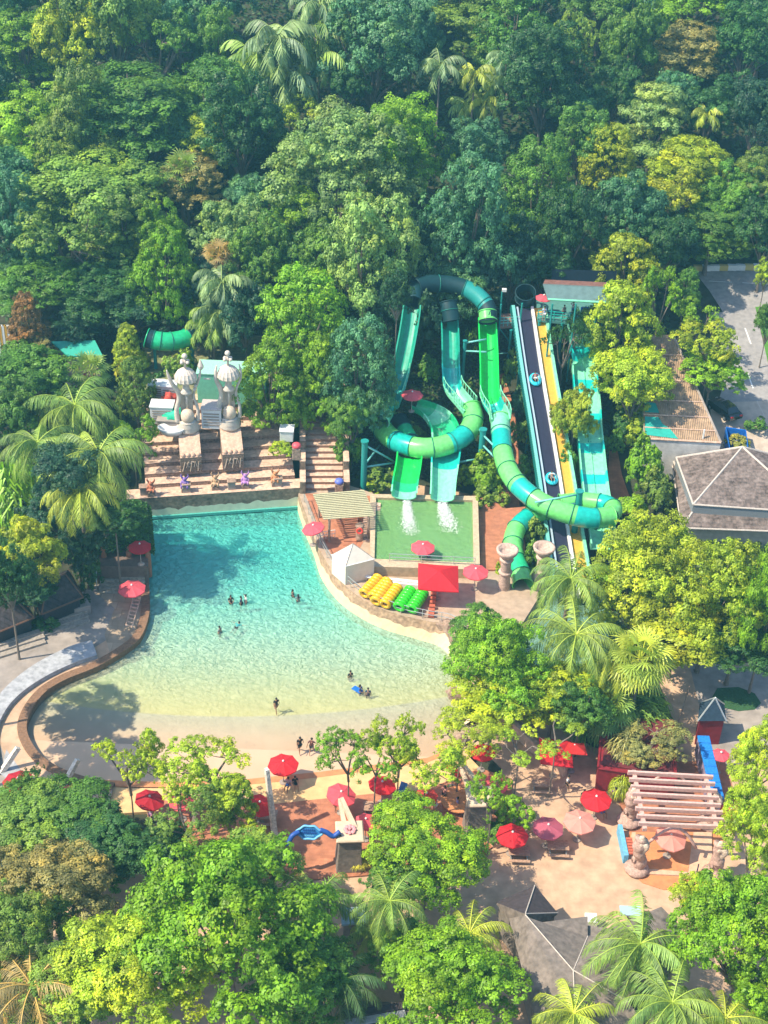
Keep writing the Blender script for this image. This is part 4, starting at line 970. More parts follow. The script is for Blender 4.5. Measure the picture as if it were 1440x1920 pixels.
strip('blue_gutter', -1.2, -.95, .05, mat('navy gutter', (.02, .06, .16), .5), .15); strip('left_wall', -1.55, -1.2, .65, G_PALES, .9); strip('right_wall', 2.15, 2.45, .55, G_MINT, .8); strip('right_flange', 2.45, 2.7, .1, G_DARK_SHADE, .5)
# corrugated side ribs on the left wall
b = MB()
for i in range(0, len(F)-1):
    for k in range(3):
        q = F[i][0].lerp(F[i+1][0], k/3); s = F[i][2]; u = F[i][3]; b.tube([q+s*1.6+u*.6, q+s*1.6-u*.25], .06, 4)
b.build('wall_ribs', G_STEEL, eD)
tube_part(eD, path_px([(984, 563, 14.6), (983, 574, 13.6)], n=3), 1.1, [0], [G_DARK_SHADE], name='entry_hoop')
for t in (6, 14, 22, 30, 36):
    p, tt, s, u = F[t]; b = MB()
    for x in (1.2, -2.2): q = p+s*x; b.tube([(q.x, q.y, gz(q.x, q.y)-.3), (q.x, q.y, q.z-.1)], .14, 8)
    b.tube([p+s*1.4-u*.15, p-s*2.4-u*.15], .12, 6); b.build('trestle', G_STEEL, eD)
# ---- E: wide wavy turquoise slide
eE = empty('wavy_slide', P(1110, 900, 3), 'wide wavy turquoise slide in mint and cyan bands right of the racing slide', 'water slide')
le = path_px([(1085, 596, 13.2), (1090, 650, 11.3), (1094, 690, 9.2), (1098, 735, 8.2), (1102, 775, 6.9), (1104, 812, 6.3), (1108, 850, 5.1), (1112, 890, 4.6), (1116, 925, 3.6), (1122, 960, 3.0), (1132, 1030, 2.4)], n=6)
b = MB(); sweep(b, le, [(-1.25, .75), (-1.2, .05), (-.06, 0), (-.06, .12), (.06, .12), (.06, 0), (1.2, .05), (1.25, .75), (1.4, .75), (1.35, -.12), (-1.35, -.12), (-1.4, .75)], lambda i: (0, 0, 1, 0, 0, 1)[(i//3) % 6])
b.build('double_chute', [G_MINT, G_CYAN], eE)
for t in (8, 20, 32, 44): post(eE, le[t], le[t].z-.2, .2)
# second pale slide glimpsed far right between trees (lower pool area)
M_SPLW = water_mat('slide pool water', .35, (.40, .72, .55), .3, (.1, .85, .7), 1.4, .5)
b = MB(); q = [P(u, v, .9) for u, v in [(935, 1128), (1130, 1110), (1160, 1330), (930, 1330)]]; b.prism([xy(p) for p in q], -.4, .9); b.build('slide_pool_water', M_SPLW, kind='structure')
q2 = [P(u, v, 1.0) for u, v in [(925, 1120), (1140, 1100), (1140, 1112), (925, 1130)]]; MB().prism([xy(p) for p in q2], -.4, 1.05).build('slide_pool_kerb', M_SAND, kind='structure')
q2 = [P(u, v, 1.0) for u, v in [(912, 1120), (925, 1120), (920, 1335), (906, 1335)]]; MB().prism([xy(p) for p in q2], -.4, 1.05).build('slide_pool_side', M_SAND, kind='structure')
# ---- F: piece of green tube among trees top left
eF = empty('tube_slide', PG(320, 670), 'short stretch of shiny green tube slide showing between trees left of the totems', 'water slide')
z6 = 9.5
tube_part(eF, path_px([(272, 648, 10.0), (285, 652, 9.8), (300, 655, 9.65), (320, 656, 9.5), (350, 650, 9.4), (378, 636, 9.3), (388, 632, 9.25)], n=5), 1.05, [1, 0, 0, 0, 1, 1], [G_GREEN, G_DARK_SHADE], name='tube')
for u, v in ((290, 655), (360, 650)): post(eF, P(u, v, 9.3), 9.3, .2)
# ---- start tower: deck, roof, railings
eT = empty('start_tower', P(1075, 600, 11), 'elevated slide start deck under a long slate green roof', 'slide tower')
M_ROOFT = mat('slate green roof sheet', (.10, .17, .17), .6, .2, .6, .2, wave=None)
zt = 13.0
dq = [P(1008, 598, zt), P(1128, 610, zt), P(1135, 560, zt), P(1005, 552, zt)]
MB().prism([xy(p) for p in dq], zt-.35, zt).build('deck', mat('tower deck', (.08, .22, .2), .7, .2, 1), eT)
rq = [P(1027, 561, 17.0), P(1150, 568, 17.0), P(1150, 538, 18.0), P(1018, 532, 18.0)]
b = MB(); b.add(rq+[p-Vector((0, 0, .15)) for p in rq], [(0, 1, 2, 3), (7, 6, 5, 4), (0, 4, 5, 1), (1, 5, 6, 2), (2, 6, 7, 3), (3, 7, 4, 0)]); b.build('roof', M_ROOFT, eT)
MB().tube([rq[0], rq[1]], .12, 6).build('gutter', G_MINT, eT)
rb = [P(1018, 533, 17.98), P(1150, 539, 17.98), P(1150, 530, 17.4), P(1022, 524, 17.4)]; MB().add(rb, [(0, 1, 2, 3)]).build('rear_roof_slope', mat('rusty roof', (.20, .09, .07), .9, .4, .8), eT)
for u in (1036, 1080, 1120):
    p = P(u, 570, 17.0-.2); p2 = Vector((p.x, p.y, zt-6)); MB().tube([p2, p], .1, 8).build('roof_post', G_STEEL, eT)
MB().add([P(1030, 556, zt+.0), P(1150, 560, zt), P(1150, 560, zt)+Vector((0, 0, 3.5)), P(1030, 556, zt)+Vector((0, 0, 3.5))], [(0, 1, 2, 3)]).build('back_screen', mat('dark screen', (.01, .02, .04), .8), eT)
b = MB()
for h in (.4, .75, 1.1): b.tube([P(1008, 598, zt)+Vector((0, 0, h)), P(1060, 603, zt)+Vector((0, 0, h)), P(1128, 610, zt)+Vector((0, 0, h))], .05, 5)
for i in range(9): q = P(1008, 598, zt).lerp(P(1128, 610, zt), i/8); b.tube([q, q+Vector((0, 0, 1.1))], .05, 5)
b.build('front_railing', G_TEAL, eT)
for u, v in ((1012, 598), (1055, 602), (1120, 608)): p = P(u, v, zt); post(eT, p, zt-.3, .16, name='tower_leg')
# small side deck left of the racing slide
eS = empty('side_deck', P(952, 612, 11.8), 'small railed lookout deck left of the racing slide top', 'deck')
q = [P(936, 612, 12), P(975, 610, 12), P(975, 588, 12), P(938, 588, 12)]; MB().prism([xy(p) for p in q], 11.7, 12).build('deck', mat('deck boards', (.30, .17, .13), .8, .3, 2), eS)
b = MB()
for h in (.4, .75, 1.1): b.tube([p+Vector((0, 0, h)) for p in (q[3], q[0], q[1])], .05, 5)
for a, c, n in ((q[3], q[0], 4), (q[0], q[1], 5)):
    for i in range(n+1): k = a.lerp(c, i/n); b.tube([k, k+Vector((0, 0, 1.1))], .05, 5)
b.build('railing', G_PALES, eS)
for p in (q[0], q[3], q[1]): MB().tube([(p.x, p.y, gz(p.x, p.y)-.3), (p.x, p.y, 14.8)], .1, 8).build('corner_post', G_STEEL, eS)
MB().tube([q[0]-Vector((0, 0, .2)), Vector((q[1].x, q[1].y, 8.5))], .08, 6).build('brace', G_STEEL, eS)
MB().tube([q[0]+Vector((0, 0, -3.5)), q[1]+Vector((0, 0, -3.5))], .08, 6).build('cross_beam', G_PALES, eS)
MB().box(q[3]+Vector((.2, -.2, 3.1)), (.5, .4, .3)).build('lamp', M_WHITE, eS)
# ---- terracotta paths among the slides
sheet('slide_path', M_TERRA, [((922, 700), (945, 700)), ((932, 745), (958, 745)), ((948, 790), (968, 790)), ((948, 850), (972, 850)), ((930, 920), (972, 920)), ((925, 960), (975, 960))], .05)
sheet('slide_path_low', M_TERRA, [((925, 955), (985, 950)), ((910, 990), (975, 990)), ((893, 1025), (960, 1025)), ((888, 1060), (945, 1060))], .06, z=2.07)
sheet('east_path', M_TERRA, [((1142, 845), (1158, 845)), ((1140, 890), (1166, 890)), ((1142, 930), (1180, 930)), ((1145, 965), (1190, 965))], .06)
sheet('splash_garden', M_SAND, [((700, 905), (760, 905)), ((690, 928), (890, 928))], .07)

# ================================================================= ROADS AND RIGHT SIDE
sheet('road', M_ASPH, [((1300, 507), (1520, 500)), ((1330, 545), (1540, 560)), ((1365, 600), (1455, 600)), ((1380, 640), (1424, 640))], .05, k=8)
sheet('access_road', M_ASPH, [((1330, 585), (1418, 585)), ((1350, 640), (1432, 640)), ((1362, 700), (1450, 700)), ((1345, 760), (1500, 760))], .065, k=8)
sheet('service_yard', mat('yard concrete', (.46, .37, .30), .9, .2, .4, .1), [((1330, 755), (1500, 750)), ((1340, 840), (1500, 840)), ((1345, 900), (1500, 900))], .085)
sheet('verge', mat('verge grass', (.08, .22, .03), .95, .3, 2, .6), [((1416, 575), (1480, 575)), ((1424, 610), (1490, 610)), ((1440, 680), (1500, 680))], .1)
for i, l in enumerate([[(1330, 527), (1372, 529)], [(1392, 530), (1440, 533)], [(1402, 700), (1412, 728)], [(1420, 752), (1434, 778)], [(1397, 615), (1408, 645)]]):
    a, c = PG(*l[0], .08), PG(*l[1], .08); d = (c-a).normalized(); s = d.cross(Vector((0, 0, 1)))*.08
    MB().add([a-s, c-s, c+s, a+s], [(0, 1, 2, 3)]).build('road_marking', M_WHITE, kind='structure')
kb2 = MB()
for i in range(9):
    a = PG(1300+i*16, 507-i*.3, .1); kb2 = MB(); kb2.box(a+Vector((.5, 0, .35)), (1.1, .5, .7), .02, 0); tag(kb2.build('kerb_block', [M_WHITE, M_YEL][0] if i % 3 else mat('kerb yellow', (.6, .45, .15), .7)), None)
    o = bpy.data.objects[kb2 and -1] if False else None
kbs = [o for o in bpy.data.objects if o.name.startswith('kerb_block')]
for o in kbs: tag(o, 'painted concrete kerb block in the white and yellow row along the far road', 'kerb block', 'kerb blocks along the far road')
# long shed with corrugated roof
eR = empty('long_shed', P(1290, 830, 1), 'long shed with rusty corrugated roof and turquoise patches on the right', 'shed')
M_RUST = mat('rusty corrugated roof', (.46, .31, .19), .85, .35, .7, .8, col2=(.30, .19, .13), wave=(1.6, 'X')); M_TQR = mat('turquoise repainted roof sheet', (.02, .34, .28), .6, .15, 1)
zr = 6.2
ra, rb_, rc, rd = P(1207, 822, zr), P(1352, 830, zr+.3), P(1262, 628, zr+5.5), P(1205, 628, zr+5.2)
def quadat(a, b_, c, d, s, t): return a.lerp(b_, s).lerp(d.lerp(c, s), t)
b = MB(); n = 10
for j in range(n):
    for i in range(n): b.add([quadat(ra, rb_, rc, rd, (i+x)/n, (j+y)/n) for x, y in ((0, 0), (1, 0), (1, 1), (0, 1))], [(0, 1, 2, 3)])
b.build('roof', M_RUST, eR)
for st_, m_ in (([(0.02, .03), (.45, .01), (.36, .1), (.27, .14), (.22, .2), (.02, .2)], M_TQR), ([(.02, .24), (.24, .24), (.2, .33), (.02, .34)], M_TQR), ([(.02, .55), (.2, .55), (.1, .72), (.02, .74)], M_TQR)):
    MB().add([quadat(ra, rb_, rc, rd, s, t)+Vector((0, 0, .06)) for s, t in st_], [tuple(range(len(st_)))]).build('turquoise_patch', m_, eR)
for t in (.0, .1, .22, .36, .55, .8): MB().tube([quadat(ra, rb_, rc, rd, 0, t)+Vector((0, 0, .07)), quadat(ra, rb_, rc, rd, 1, t)+Vector((0, 0, .07))], .07, 5).build('roof_batten', M_STEP, eR)
b = MB(); lowp = lambda p, h: Vector((p.x, p.y, p.z-h))
b.add([ra, rb_, lowp(rb_, 5.5), lowp(ra, 5.5)], [(0, 1, 2, 3)]); b.build('front_wall', mat('dirty white wall', (.72, .69, .66), .85, .2, .5, .1, col2=(.42, .40, .40)), eR)
b = MB(); b.add([ra, rd, lowp(rd, 9), lowp(ra, 5.5)], [(0, 1, 2, 3)]); b.build('side_wall', mat('pale green wall', (.36, .52, .32), .85, .2, .5), eR)
b = MB(); b.add([rb_, rc, lowp(rc, 9), lowp(rb_, 5.5)], [(0, 1, 2, 3)]); b.add([rd, rc, lowp(rc, 9), lowp(rd, 9)], [(0, 1, 2, 3)]); b.build('rear_wall', M_WHITE, eR)
MB().tube([ra, rb_], .12, 6).build('fascia', M_STEP, eR); MB().tube([rb_, rc], .14, 6).build('eave_gutter', M_GREY, eR)
MB().box(quadat(ra, rb_, rc, rd, .78, .03)+Vector((0, 0, .5)), (.15, .15, 1.2)).build('vent_pipe', M_WHITE, eR)
# tiled pavilion
eP = empty('tiled_pavilion', P(1400, 1000, 0), 'grey shingled double hipped roof pavilion on the right edge', 'building')
M_SHING = mat('weathered shingles', (.12, .085, .075), .9, .5, .8, .5, 5, brick=(.9, .45, .05, (.35, .35, .35)), col2=(.25, .195, .175)); M_RIDGE = mat('ridge mortar', (.52, .45, .40), .9, .2, 2)
apex = P(1392, 838, 7.2); q = [P(1300, 946, 4.9), P(1530, 962, 4.9), P(1490, 862, 4.9), P(1268, 858, 4.9)]
b = MB(); b.add(q+[apex], [(0, 1, 4), (1, 2, 4), (2, 3, 4), (3, 0, 4)]); b.build('upper_roof', M_SHING, eP)
for k, c in enumerate(q): MB().tube([apex, c], .12, 6).build('hip_ridge', M_RIDGE, eP)
for i in range(4): MB().tube([q[i], q[(i+1) % 4]], .1, 6).build('eave', M_RIDGE, eP)
b = MB(); b.loft([p-Vector((0, 0, .05)) for p in q]+[q[0]-Vector((0, 0, .05))], [p-Vector((0, 0, 1.3)) for p in q]+[q[0]-Vector((0, 0, 1.3))]); b.build('clerestory', mat('blue grey louvre', (.20, .22, .24), .7, .1, 2), eP)
cqa = sum(q, Vector())/4; q1 = [cqa+(p-cqa)*.99-Vector((0, 0, 1.0)) for p in q]; q2 = [P(1278, 990, 3.0), P(1560, 1000, 3.0), P(1530, 850, 3.0), P(1258, 852, 3.0)]
b = MB(); b.add(q1+q2, [(0, 4, 5, 1), (1, 5, 6, 2), (2, 6, 7, 3), (3, 7, 4, 0)]); b.build('lower_roof', M_SHING, eP)
for a, c in zip(q1, q2): MB().tube([a, c], .12, 6).build('hip_ridge', M_RIDGE, eP)
for i in range(4): MB().tube([q2[i], q2[(i+1) % 4]], .1, 6).build('eave', M_RIDGE, eP)
cq2 = sum(q2, Vector())/4; MB().prism([xy(cq2+(p-cq2)*.85) for p in q2], -.2, 3.1).build('walls', mat('pavilion wall', (.45, .38, .3), .9, .2, .6), eP)
# car
def car(u, v, rz, label):
    p = PG(u, v, .1); e = empty('parked_car', p, label, 'car', rz=rz)
    mp = mat('black car paint', (.012, .013, .018), .2, 0, 1, coat=1); mg = mat('car glass', (.02, .03, .04), .08, spec=.8)
    prof = [(-2.2, .35), (-2.25, .8), (-2.0, .98), (-1.1, 1.02), (-.75, 1.05), (1.3, 1.0), (2.1, .85), (2.25, .6), (2.2, .3)]
    b = MB(); n = len(prof)
    for y in (-.88, -.8, .8, .88):
        k = .92 if abs(y) > .85 else 1
        b.v += [(x*(.985 if k < 1 else 1), y, .35+(z-.35)*k) for x, z in prof]
    for j in range(3):
        for i in range(n): i2 = (i+1) % n; b.f.append((j*n+i, j*n+i2, (j+1)*n+i2, (j+1)*n+i)); b.m.append(0)
    b.f += [tuple(range(n)), tuple(3*n+i for i in range(n))[::-1]]; b.m += [0, 0]; b.build('body', mp, e, local=True, bevel=.05)
    cab = [(-1.75, 1.0), (-1.25, 1.45), (.2, 1.5), (1.15, 1.0)]; b = MB()
    for y, k in ((-.78, 0), (.78, 0)): b.v += [(x, y*(1 if z < 1.1 else .82), z) for x, z in cab]
    b.f += [(0, 1, 5, 4), (1, 2, 6, 5), (2, 3, 7, 6), (0, 3, 2, 1), (4, 5, 6, 7)]; b.m += [0]*5; b.build('cabin_glass', mg, e, local=True)
    MB().box((-.5, 0, 1.5), (1.5, 1.25, .06)).build('roof_panel', mp, e, local=True, bevel=.03)
    for x in (-1.35, 1.35):
        for y in (-.86, .86):
            w = MB(); w.tube([(x, y-.1, .33), (x, y+.1, .33)], .33, 16); wo = w.build('wheel', mat('tyre', (.02, .02, .02), .9), e, local=True)
            h = MB(); h.tube([(x, y-.11, .33), (x, y+.11, .33)], .19, 12); h.build('rim', M_METAL, wo, local=True)
    for y in (-.62, .62):
        MB().box((2.2, y, .68), (.12, .38, .16)).build('headlight', M_WHITE, e, local=True); MB().box((-2.22, y, .8), (.1, .35, .16)).build('tail_light', mat('red lens', (.6, .02, .02), .3), e, local=True)
    return e
car(1356, 775, R(118), 'black parked car half under the trees beside the long shed')
def cone(u, v, label):
    p = PG(u, v, .1); e = empty('traffic_cone', p, label, 'traffic cone'); m = mat('cone orange', (.75, .10, .03), .5)
    MB().box(p+Vector((0, 0, .03)), (.5, .5, .06)).build('base', m, e); MB().lathe([(.2, .06), (.06, .85)], tuple(p), 12).build('cone', m, e)
    MB().lathe([(.15, .35), (.11, .58)], tuple(p), 12).build('white_band', M_WHITE, e)
cone(1366, 787, 'orange traffic cone in front of the black car')
# blue skip full of cut greenery
p = P(1390, 838, 2.8); eK = empty('blue_skip', p, 'blue open skip filled with yellow green garden cuttings', 'skip')
q = [P(1368, 843, 4.6), P(1404, 846, 4.6), P(1399, 806, 4.6), P(1361, 800, 4.6)]; M_BLU = mat('blue painted steel', (.01, .13, .52), .45, .2, 1.5)
b = MB(); cq = sum(q, Vector())/4
for i in range(4):
    j = (i+1) % 4; a, c = q[i], q[j]; ai, ci = cq+(a-cq)*.94, cq+(c-cq)*.94; lo = Vector((0, 0, 1.7))
    b.add([a, c, c-lo, a-lo, ai, ci, ci-lo, ai-lo], [(0, 1, 2, 3), (4, 7, 6, 5), (0, 4, 5, 1)])
b.add([p_-Vector((0, 0, 1.6)) for p_ in q], [(0, 1, 2, 3)]); b.build('hull', M_BLU, eK)
c = bpy.data.objects.new('garden_cuttings', PROTO['S0'][0]); C.objects.link(c); c.location = cq-Vector((0, 0, .9)); c.scale = (1.35, 1.6, 1.1); c.color = (.32, .34, .07, 1); tag(c, 'heap of yellow green garden cuttings inside the blue skip', 'cuttings')
# ---- green hut upper left, roofs at left edge
eH = empty('green_hut', PG(150, 665), 'turquoise green roof of a long hut under the trees on the upper left', 'hut')
hz = gz(PG(150, 665).x, PG(150, 665).y)+3.2
q = [P(128, 668, hz), P(192, 666, hz), P(178, 638, hz+.8), P(96, 640, hz+.8)]
b = MB(); b.add(q+[x-Vector((0, 0, .2)) for x in q], [(0, 1, 2, 3), (0, 4, 5, 1), (1, 5, 6, 2), (2, 6, 7, 3), (3, 7, 4, 0)]); b.build('roof', mat('turquoise roof', (.03, .36, .27), .6, .1, .8), eH)
cq = sum(q, Vector())/4; MB().prism([xy(cq+(p-cq)*.93) for p in q], hz-4, hz-.3).build('wall', M_GREY, eH)
eY = empty('striped_shelter', PG(5, 650), 'yellow and white striped shelter end at the left edge', 'shelter')
b = MB(); zz = PG(5, 650).z
for i in range(6): b = MB(); a = P(-12+i*5, 610, zz+4); b.box((a.x, a.y, zz+2), (.5, .3, 4)); b.build('stripe_panel', [M_YEL, M_WHITE][i % 2], eY)
MB().box(P(-5, 665, zz)+Vector((0, 0, .6)), (6, .5, 1.4)).build('base_wall', M_GREY, eY)
#==PART4==
# ================================================================= UMBRELLAS
M_POLE = mat('umbrella pole', (.35, .33, .32), .5, .1, 2)
def umb_mesh(n=8, r=1.36, h=.42):
    b = MB(); seg = 6
    for k in range(n):
        a0 = 2*math.pi*k/n; a1 = 2*math.pi*(k+1)/n
        for j in range(seg):
            for q in (0, 1):
                pass
        rows = []
        for j in range(seg+1):
            f = j/seg; z = h*(1-f**1.15); row = []
            for q in range(5):
                t = q/4; x = (math.cos(a0)*(1-t)+math.cos(a1)*t)*r*f; y = (math.sin(a0)*(1-t)+math.sin(a1)*t)*r*f
                row.append((x, y, z-.055*math.sin(math.pi*t)*f))
            rows.append(row)
        o = len(b.v)
        for row in rows: b.v += row
        for j in range(seg):
            for q in range(4): b.f.append((o+j*5+q, o+(j+1)*5+q, o+(j+1)*5+q+1, o+j*5+q+1)); b.m.append(0)
        o = len(b.v)                                     # small valance
        for row in (rows[-1],):
            b.v += row+[(x, y, z-.12) for x, y, z in row]
        for q in range(4): b.f.append((o+q, o+5+q, o+6+q, o+1+q)); b.m.append(0)
    me = bpy.data.meshes.new('canopy'); me.from_pydata(b.v, [], b.f); me.update(); return me
def cloth_mat(name):
    m = bpy.data.materials.new(name); m.use_nodes = True; N = m.node_tree; L = N.links; B = N.nodes['Principled BSDF']; B.inputs['Roughness'].default_value = .8
    oi = N.nodes.new('ShaderNodeObjectInfo'); tc = N.nodes.new('ShaderNodeTexCoord'); nz = N.nodes.new('ShaderNodeTexNoise'); nz.inputs['Scale'].default_value = 2.5; L.new(tc.outputs['Object'], nz.inputs[0])
    mr = N.nodes.new('ShaderNodeMapRange'); mr.inputs[3].default_value = .82; mr.inputs[4].default_value = 1.12; L.new(nz.outputs[0], mr.inputs[0])
    sc = N.nodes.new('ShaderNodeVectorMath'); sc.operation = 'SCALE'; L.new(oi.outputs['Color'], sc.inputs[0]); L.new(mr.outputs[0], sc.inputs[3]); L.new(sc.outputs[0], B.inputs['Base Color'])
    t = N.nodes.new('ShaderNodeBsdfTranslucent'); L.new(sc.outputs[0], t.inputs[0]); ms = N.nodes.new('ShaderNodeMixShader'); ms.inputs[0].default_value = .3
    L.new(B.outputs[0], ms.inputs[1]); L.new(t.outputs[0], ms.inputs[2]); L.new(ms.outputs[0], N.nodes['Material Output'].inputs[0]); return m
M_CLOTH = cloth_mat('umbrella cloth'); M_SHIRT = mat('clothing cloth', (.5, .5, .5), .85, .1, 6, objcol=True)
ME_OCT = umb_mesh(); ME_SQ = umb_mesh(4, 2.6, .75); ME_OCT.materials.append(M_CLOTH); ME_SQ.materials.append(M_CLOTH)
bp_ = MB(); bp_.tube([(0, 0, 0), (0, 0, 1)], .035, 8); ME_POLE = bpy.data.meshes.new('pole'); ME_POLE.from_pydata(bp_.v, [], bp_.f); ME_POLE.materials.append(M_POLE)
bp_ = MB().lathe([(.32, 0), (.34, .08), (.1, .14), (.06, .35)], n=14); ME_BASE = bpy.data.meshes.new('base'); ME_BASE.from_pydata(bp_.v, [], bp_.f); ME_BASE.materials.append(M_GREY)
bp_ = MB().lathe([(.09, 0), (.1, .05), (.04, .14)], n=8); ME_FIN = bpy.data.meshes.new('finial'); ME_FIN.from_pydata(bp_.v, [], bp_.f); ME_FIN.materials.append(M_WHITE)
RED = (.72, .015, .03); DRED = (.50, .01, .03); PINK = (.85, .11, .15); PALEP = (.80, .34, .28); MAUVE = (.52, .11, .17)
def umbrella(u, v, z0, col, label, w=58, tilt=(0, 0), sq=False, h=2.25):
    p = P(u, v, z0+h); e = empty('parasol', Vector((p.x, p.y, z0)), label, 'umbrella', 'red and pink parasols'); s = w/PX(p)/(2.72 if not sq else 3.68)
    c = bpy.data.objects.new('canopy', ME_SQ if sq else ME_OCT); C.objects.link(c); c.parent = e; c.location = (0, 0, h-.15); c.scale = (s, s, s)
    c.rotation_euler = (R(tilt[0]), R(tilt[1]), R(45) if sq else rnd.uniform(0, .7)); c.color = (*col, 1)
    q = bpy.data.objects.new('pole', ME_POLE); C.objects.link(q); q.parent = e; q.scale = (1, 1, h+.1)
    q = bpy.data.objects.new('base', ME_BASE); C.objects.link(q); q.parent = e
    q = bpy.data.objects.new('finial', ME_FIN); C.objects.link(q); q.parent = e; q.location = (0, 0, h+.25*s)
    return e
for a in [(531, 1431, .2, RED, 'bright red parasol on the beach edge shading two seated people', 59),
          (487, 1507, .22, RED, 'bright red tilted parasol on terracotta paving left of the white leaning post', 52, (8, 16)),
          (247, 1101, .55, PINK, 'faded pink parasol on the promenade by the left pool edge', 53),
          (587, 988, 2.0, PINK, 'tilted pink parasol leaning over the pool wall near the slatted pergola', 44, (0, -14)),
          (793, 1024, 2.0, PINK, 'pink parasol beside the standing lifeguard in front of the splash pool', 47),
          (892, 1070, 2.0, PINK, 'pink parasol right of the big square red one', 50),
          (773, 738, 7.0, PINK, 'pink parasol among the slides above the ring tube', 42),
          (1020, 556, 13.0, PINK, 'pink parasol at the left end of the slide start deck roof', 32),
          (961, 1564, .05, RED, 'deep red parasol at the left end of the lower row of three', 62),
          (1028, 1550, .05, MAUVE, 'mauve pink parasol in the middle of the lower row of three', 60),
          (1087, 1538, .05, PALEP, 'pale pink parasol at the right end of the lower row of three', 63),
          (1118, 1497, .05, RED, 'vivid red parasol left of the pink slatted pergola', 60),
          (640, 1488, .22, PINK, 'coral red parasol behind the small tree right of the gate', 58, (6, 10)),
          (717, 1469, .22, RED, 'red parasol over blue chairs between two thin tree trunks', 54, (0, 8)),
          (34, 1463, .5, DRED, 'dark crimson parasol at the lower left edge', 60),
          (125, 1474, .5, PINK, 'pink parasol half hidden under trees left of the leaning plank', 46),
          (281, 1497, .22, DRED, 'crimson parasol behind the tall thin tree on the lower left', 58, (0, 12)),
          (340, 1500, .22, PINK, 'rose red parasol between the two lower left thin trees', 50),
          (300, 1563, .22, RED, 'bright red parasol low among trunks on the lower left', 40), (338, 1558, .22, DRED, 'dark red parasol low beside a grey trunk on the lower left', 40),
          (850, 1440, .22, RED, 'red parasol tilted on its side near the leaning beams of the right pylon', 42, (10, 40)),
          (905, 1408, .22, RED, 'red parasol under leaves at the top right of the terracotta plaza', 48),
          (930, 1468, .22, PINK, 'coral parasol behind the tree right of the flower pylon', 48, (5, 5)),
          (686, 1538, .22, PINK, 'pink parasol half behind the round tree left of the round table', 44),
          (1258, 1569, .3, PALEP, 'salmon parasol striped with beam shadows below the pink pergola', 62, (6, 4)),
          (1370, 1518, .05, PINK, 'coral parasol at the right end of the pink pergola', 42), (1352, 1413, .05, PINK, 'coral parasol right of the blue slanted wall', 36),
          (262, 1023, 3.6, DRED, 'dark crimson parasol tucked under the vine covered roof', 44),
          (800, 1490, .22, (.62, .06, .05), 'red orange parasol seen through the yellow green tree', 44)]:
    umbrella(*a)
umbrella(822, 1080, 2.0, RED, 'large square red canopy between the two pink parasols on the tube deck', 76, (3, 0), True, 2.7)
umbrella(1043, 1408, .05, RED, 'large square red canopy under the tree above the lower plaza', 62, (10, 0), True, 2.9); umbrella(1077, 1400, .05, (.66, .03, .03), 'faded red square canopy with a leaf shadow at the end of the pair', 44, (-8, 14), True, 2.9)

# ================================================================= PEOPLE
M_SKIN = mat('skin', (.35, .19, .12), .6, .05, 4); M_HAIR = mat('black hair', (.012, .01, .01), .6)
def skin_mesh(name, V, E, Rr, m, sub=1):
    me = bpy.data.meshes.new(name); me.from_pydata(V, E, []); o = bpy.data.objects.new('tmp', me); C.objects.link(o)
    md = o.modifiers.new('s', 'SKIN'); 
    for i, r in enumerate(Rr): me.skin_vertices[0].data[i].radius = (r, r) if not isinstance(r, tuple) else r
    me.skin_vertices[0].data[0].use_root = True
    sb = o.modifiers.new('b', 'SUBSURF'); sb.levels = sub; sb.render_levels = sub
    dg = bpy.context.evaluated_depsgraph_get(); res = bpy.data.meshes.new_from_object(o.evaluated_get(dg)); bpy.data.objects.remove(o); res.name = name
    res.materials.clear(); res.materials.append(m); res.polygons.foreach_set('use_smooth', [True]*len(res.polygons)); return res
def limb(V, E, Rr, start, pts):
    i = start
    for p, r in pts: V.append(p); Rr.append(r); E.append((i, len(V)-1)); i = len(V)-1
    return i
